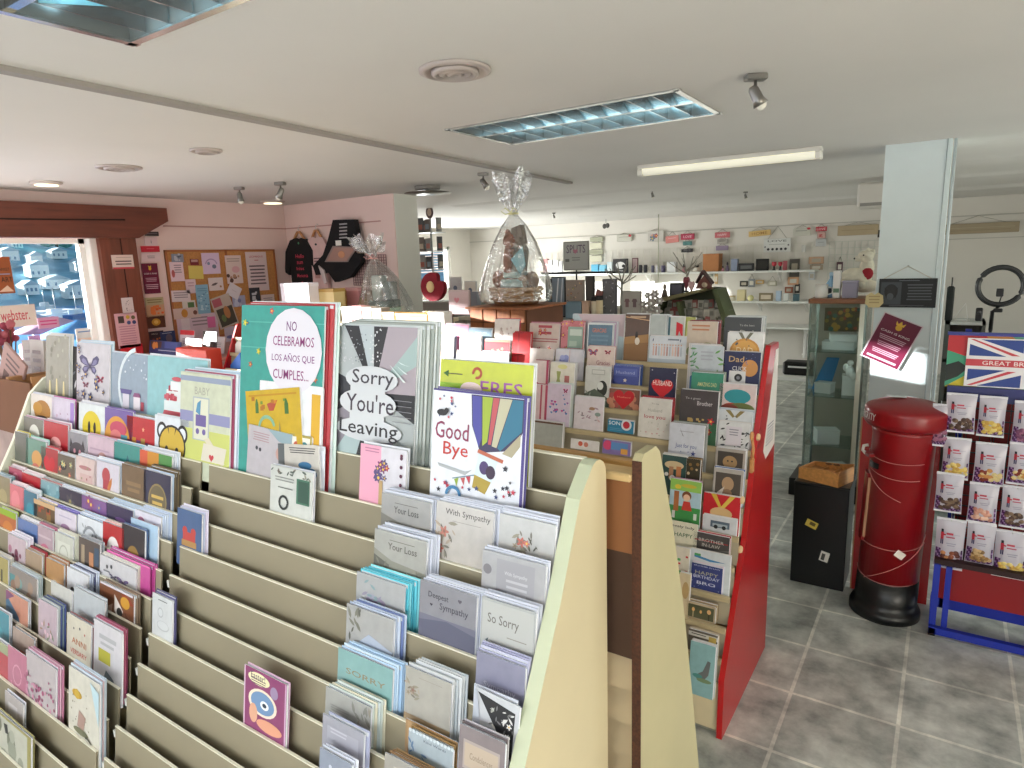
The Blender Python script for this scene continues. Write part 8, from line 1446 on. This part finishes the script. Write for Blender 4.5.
# ================================================================== LEFT EDGE: cardboard display
e = empty('cardboard_display', (-3.42, 1.30, 0), 'brown cardboard display case at the left edge beyond the cream rack', 'display stand')
CB = mat('#7d5034', .8, noise=.1, scale=5, name='brown_cardboard')
MB().bx(-.33, .38, -.22, -.21, 1.24, 1.475, CB).build('front_panel', e)
MB().bx(-.33, .38, -.20, .2, .0, 1.24, mat('#b8a09a', .8, noise=.25, scale=9)).build('plinth', e)
MB().bx(.37, .38, -.21, .2, 1.24, 1.50, mat('#b8865a', .8)).build('side_panel', e); MB().bx(-.33, .38, -.21, .2, 1.30, 1.31, CB).build('tray_floor', e); MB().bx(-.33, .38, .19, .2, 1.24, 1.52, mat('#a8784c', .8)).build('back_panel', e)
MB().bx(.14, .17, -.215, .18, 1.31, 1.485, mat('#b8865a', .8)).build('divider', e)
for k, (x, y, w, h, c, lb, ry, dz) in enumerate([(-3.40, 1.12, .20, .20, '#b8928c', 'pinkish leaning booklet in the cardboard display', .5, .09), (-3.37, 1.22, .14, .31, '#c8c0bc', 'pale booklet standing in the cardboard display', 0, 0), (-3.26, 1.27, .12, .30, '#8a8484', 'grey booklet standing in the cardboard display', 0, 0), (-3.52, 1.25, .14, .30, '#a89c98', 'striped grey booklet at the left of the cardboard display', -.06, 0)]):
    b = MB().bbox(-w/2, w/2, 0, .012, 0, h, mat(c, .6), .002); art(b, w, h, [('L', 3, .2, .8, .8, .12, '#6a5050'), ('R', .2, .15, .45, .45, '#6c4a44')])
    tag(b.build('booklet', loc=(x, y, 1.31+dz), rot=(-.1, ry, 0)), lb, 'booklet', 'booklets in the cardboard display')
b = MB(); b.lathe([(.02, 0), (.03, .02), (.03, .1), (.012, .12)], (0, 0, 0), mat('#d8d4d4', .4), 12); tag(b.build('white_tube', loc=(-3.14, 1.13, 1.31)), 'small white tube standing in the front of the cardboard display', 'tube')
e = empty('dried_flowers', (-4.46, 1.50, 1.19), 'bunch of dusty pink dried flowers at the left edge', 'flowers')
rg = random.Random(5); b = MB(); st = MB()
for i in range(26): q = (rg.uniform(-.07, .07), rg.uniform(-.06, .06), .40+rg.uniform(-.05, .05)); b.ball(q, rg.uniform(.014, .026), mat(rg.choice(['#a8485c', '#b8606c', '#8f3a50']), .8), 8); st.tube([(0, 0, .0), q], .002, mat('#7a5a44', .8), 5)
b.build('blossom', e); st.build('stem', e); MB().lathe([(.03, 0), (.045, .05), (.03, .16), (.035, .18)], (0, 0, 0), mat('#b89890', .5), 16).build('vase', e)
tag(MB().bbox(-4.6, -4.15, 1.35, 1.65, 0, 1.189, mat('#b09088', .7), .005).build('plinth_block'), 'plain plinth under the dried flowers at the left edge', 'plinth')
flush_backs(max(0, 296-len([o for o in bpy.data.objects if o.name.startswith('greeting_card')])))
print('objects', len(bpy.data.objects))
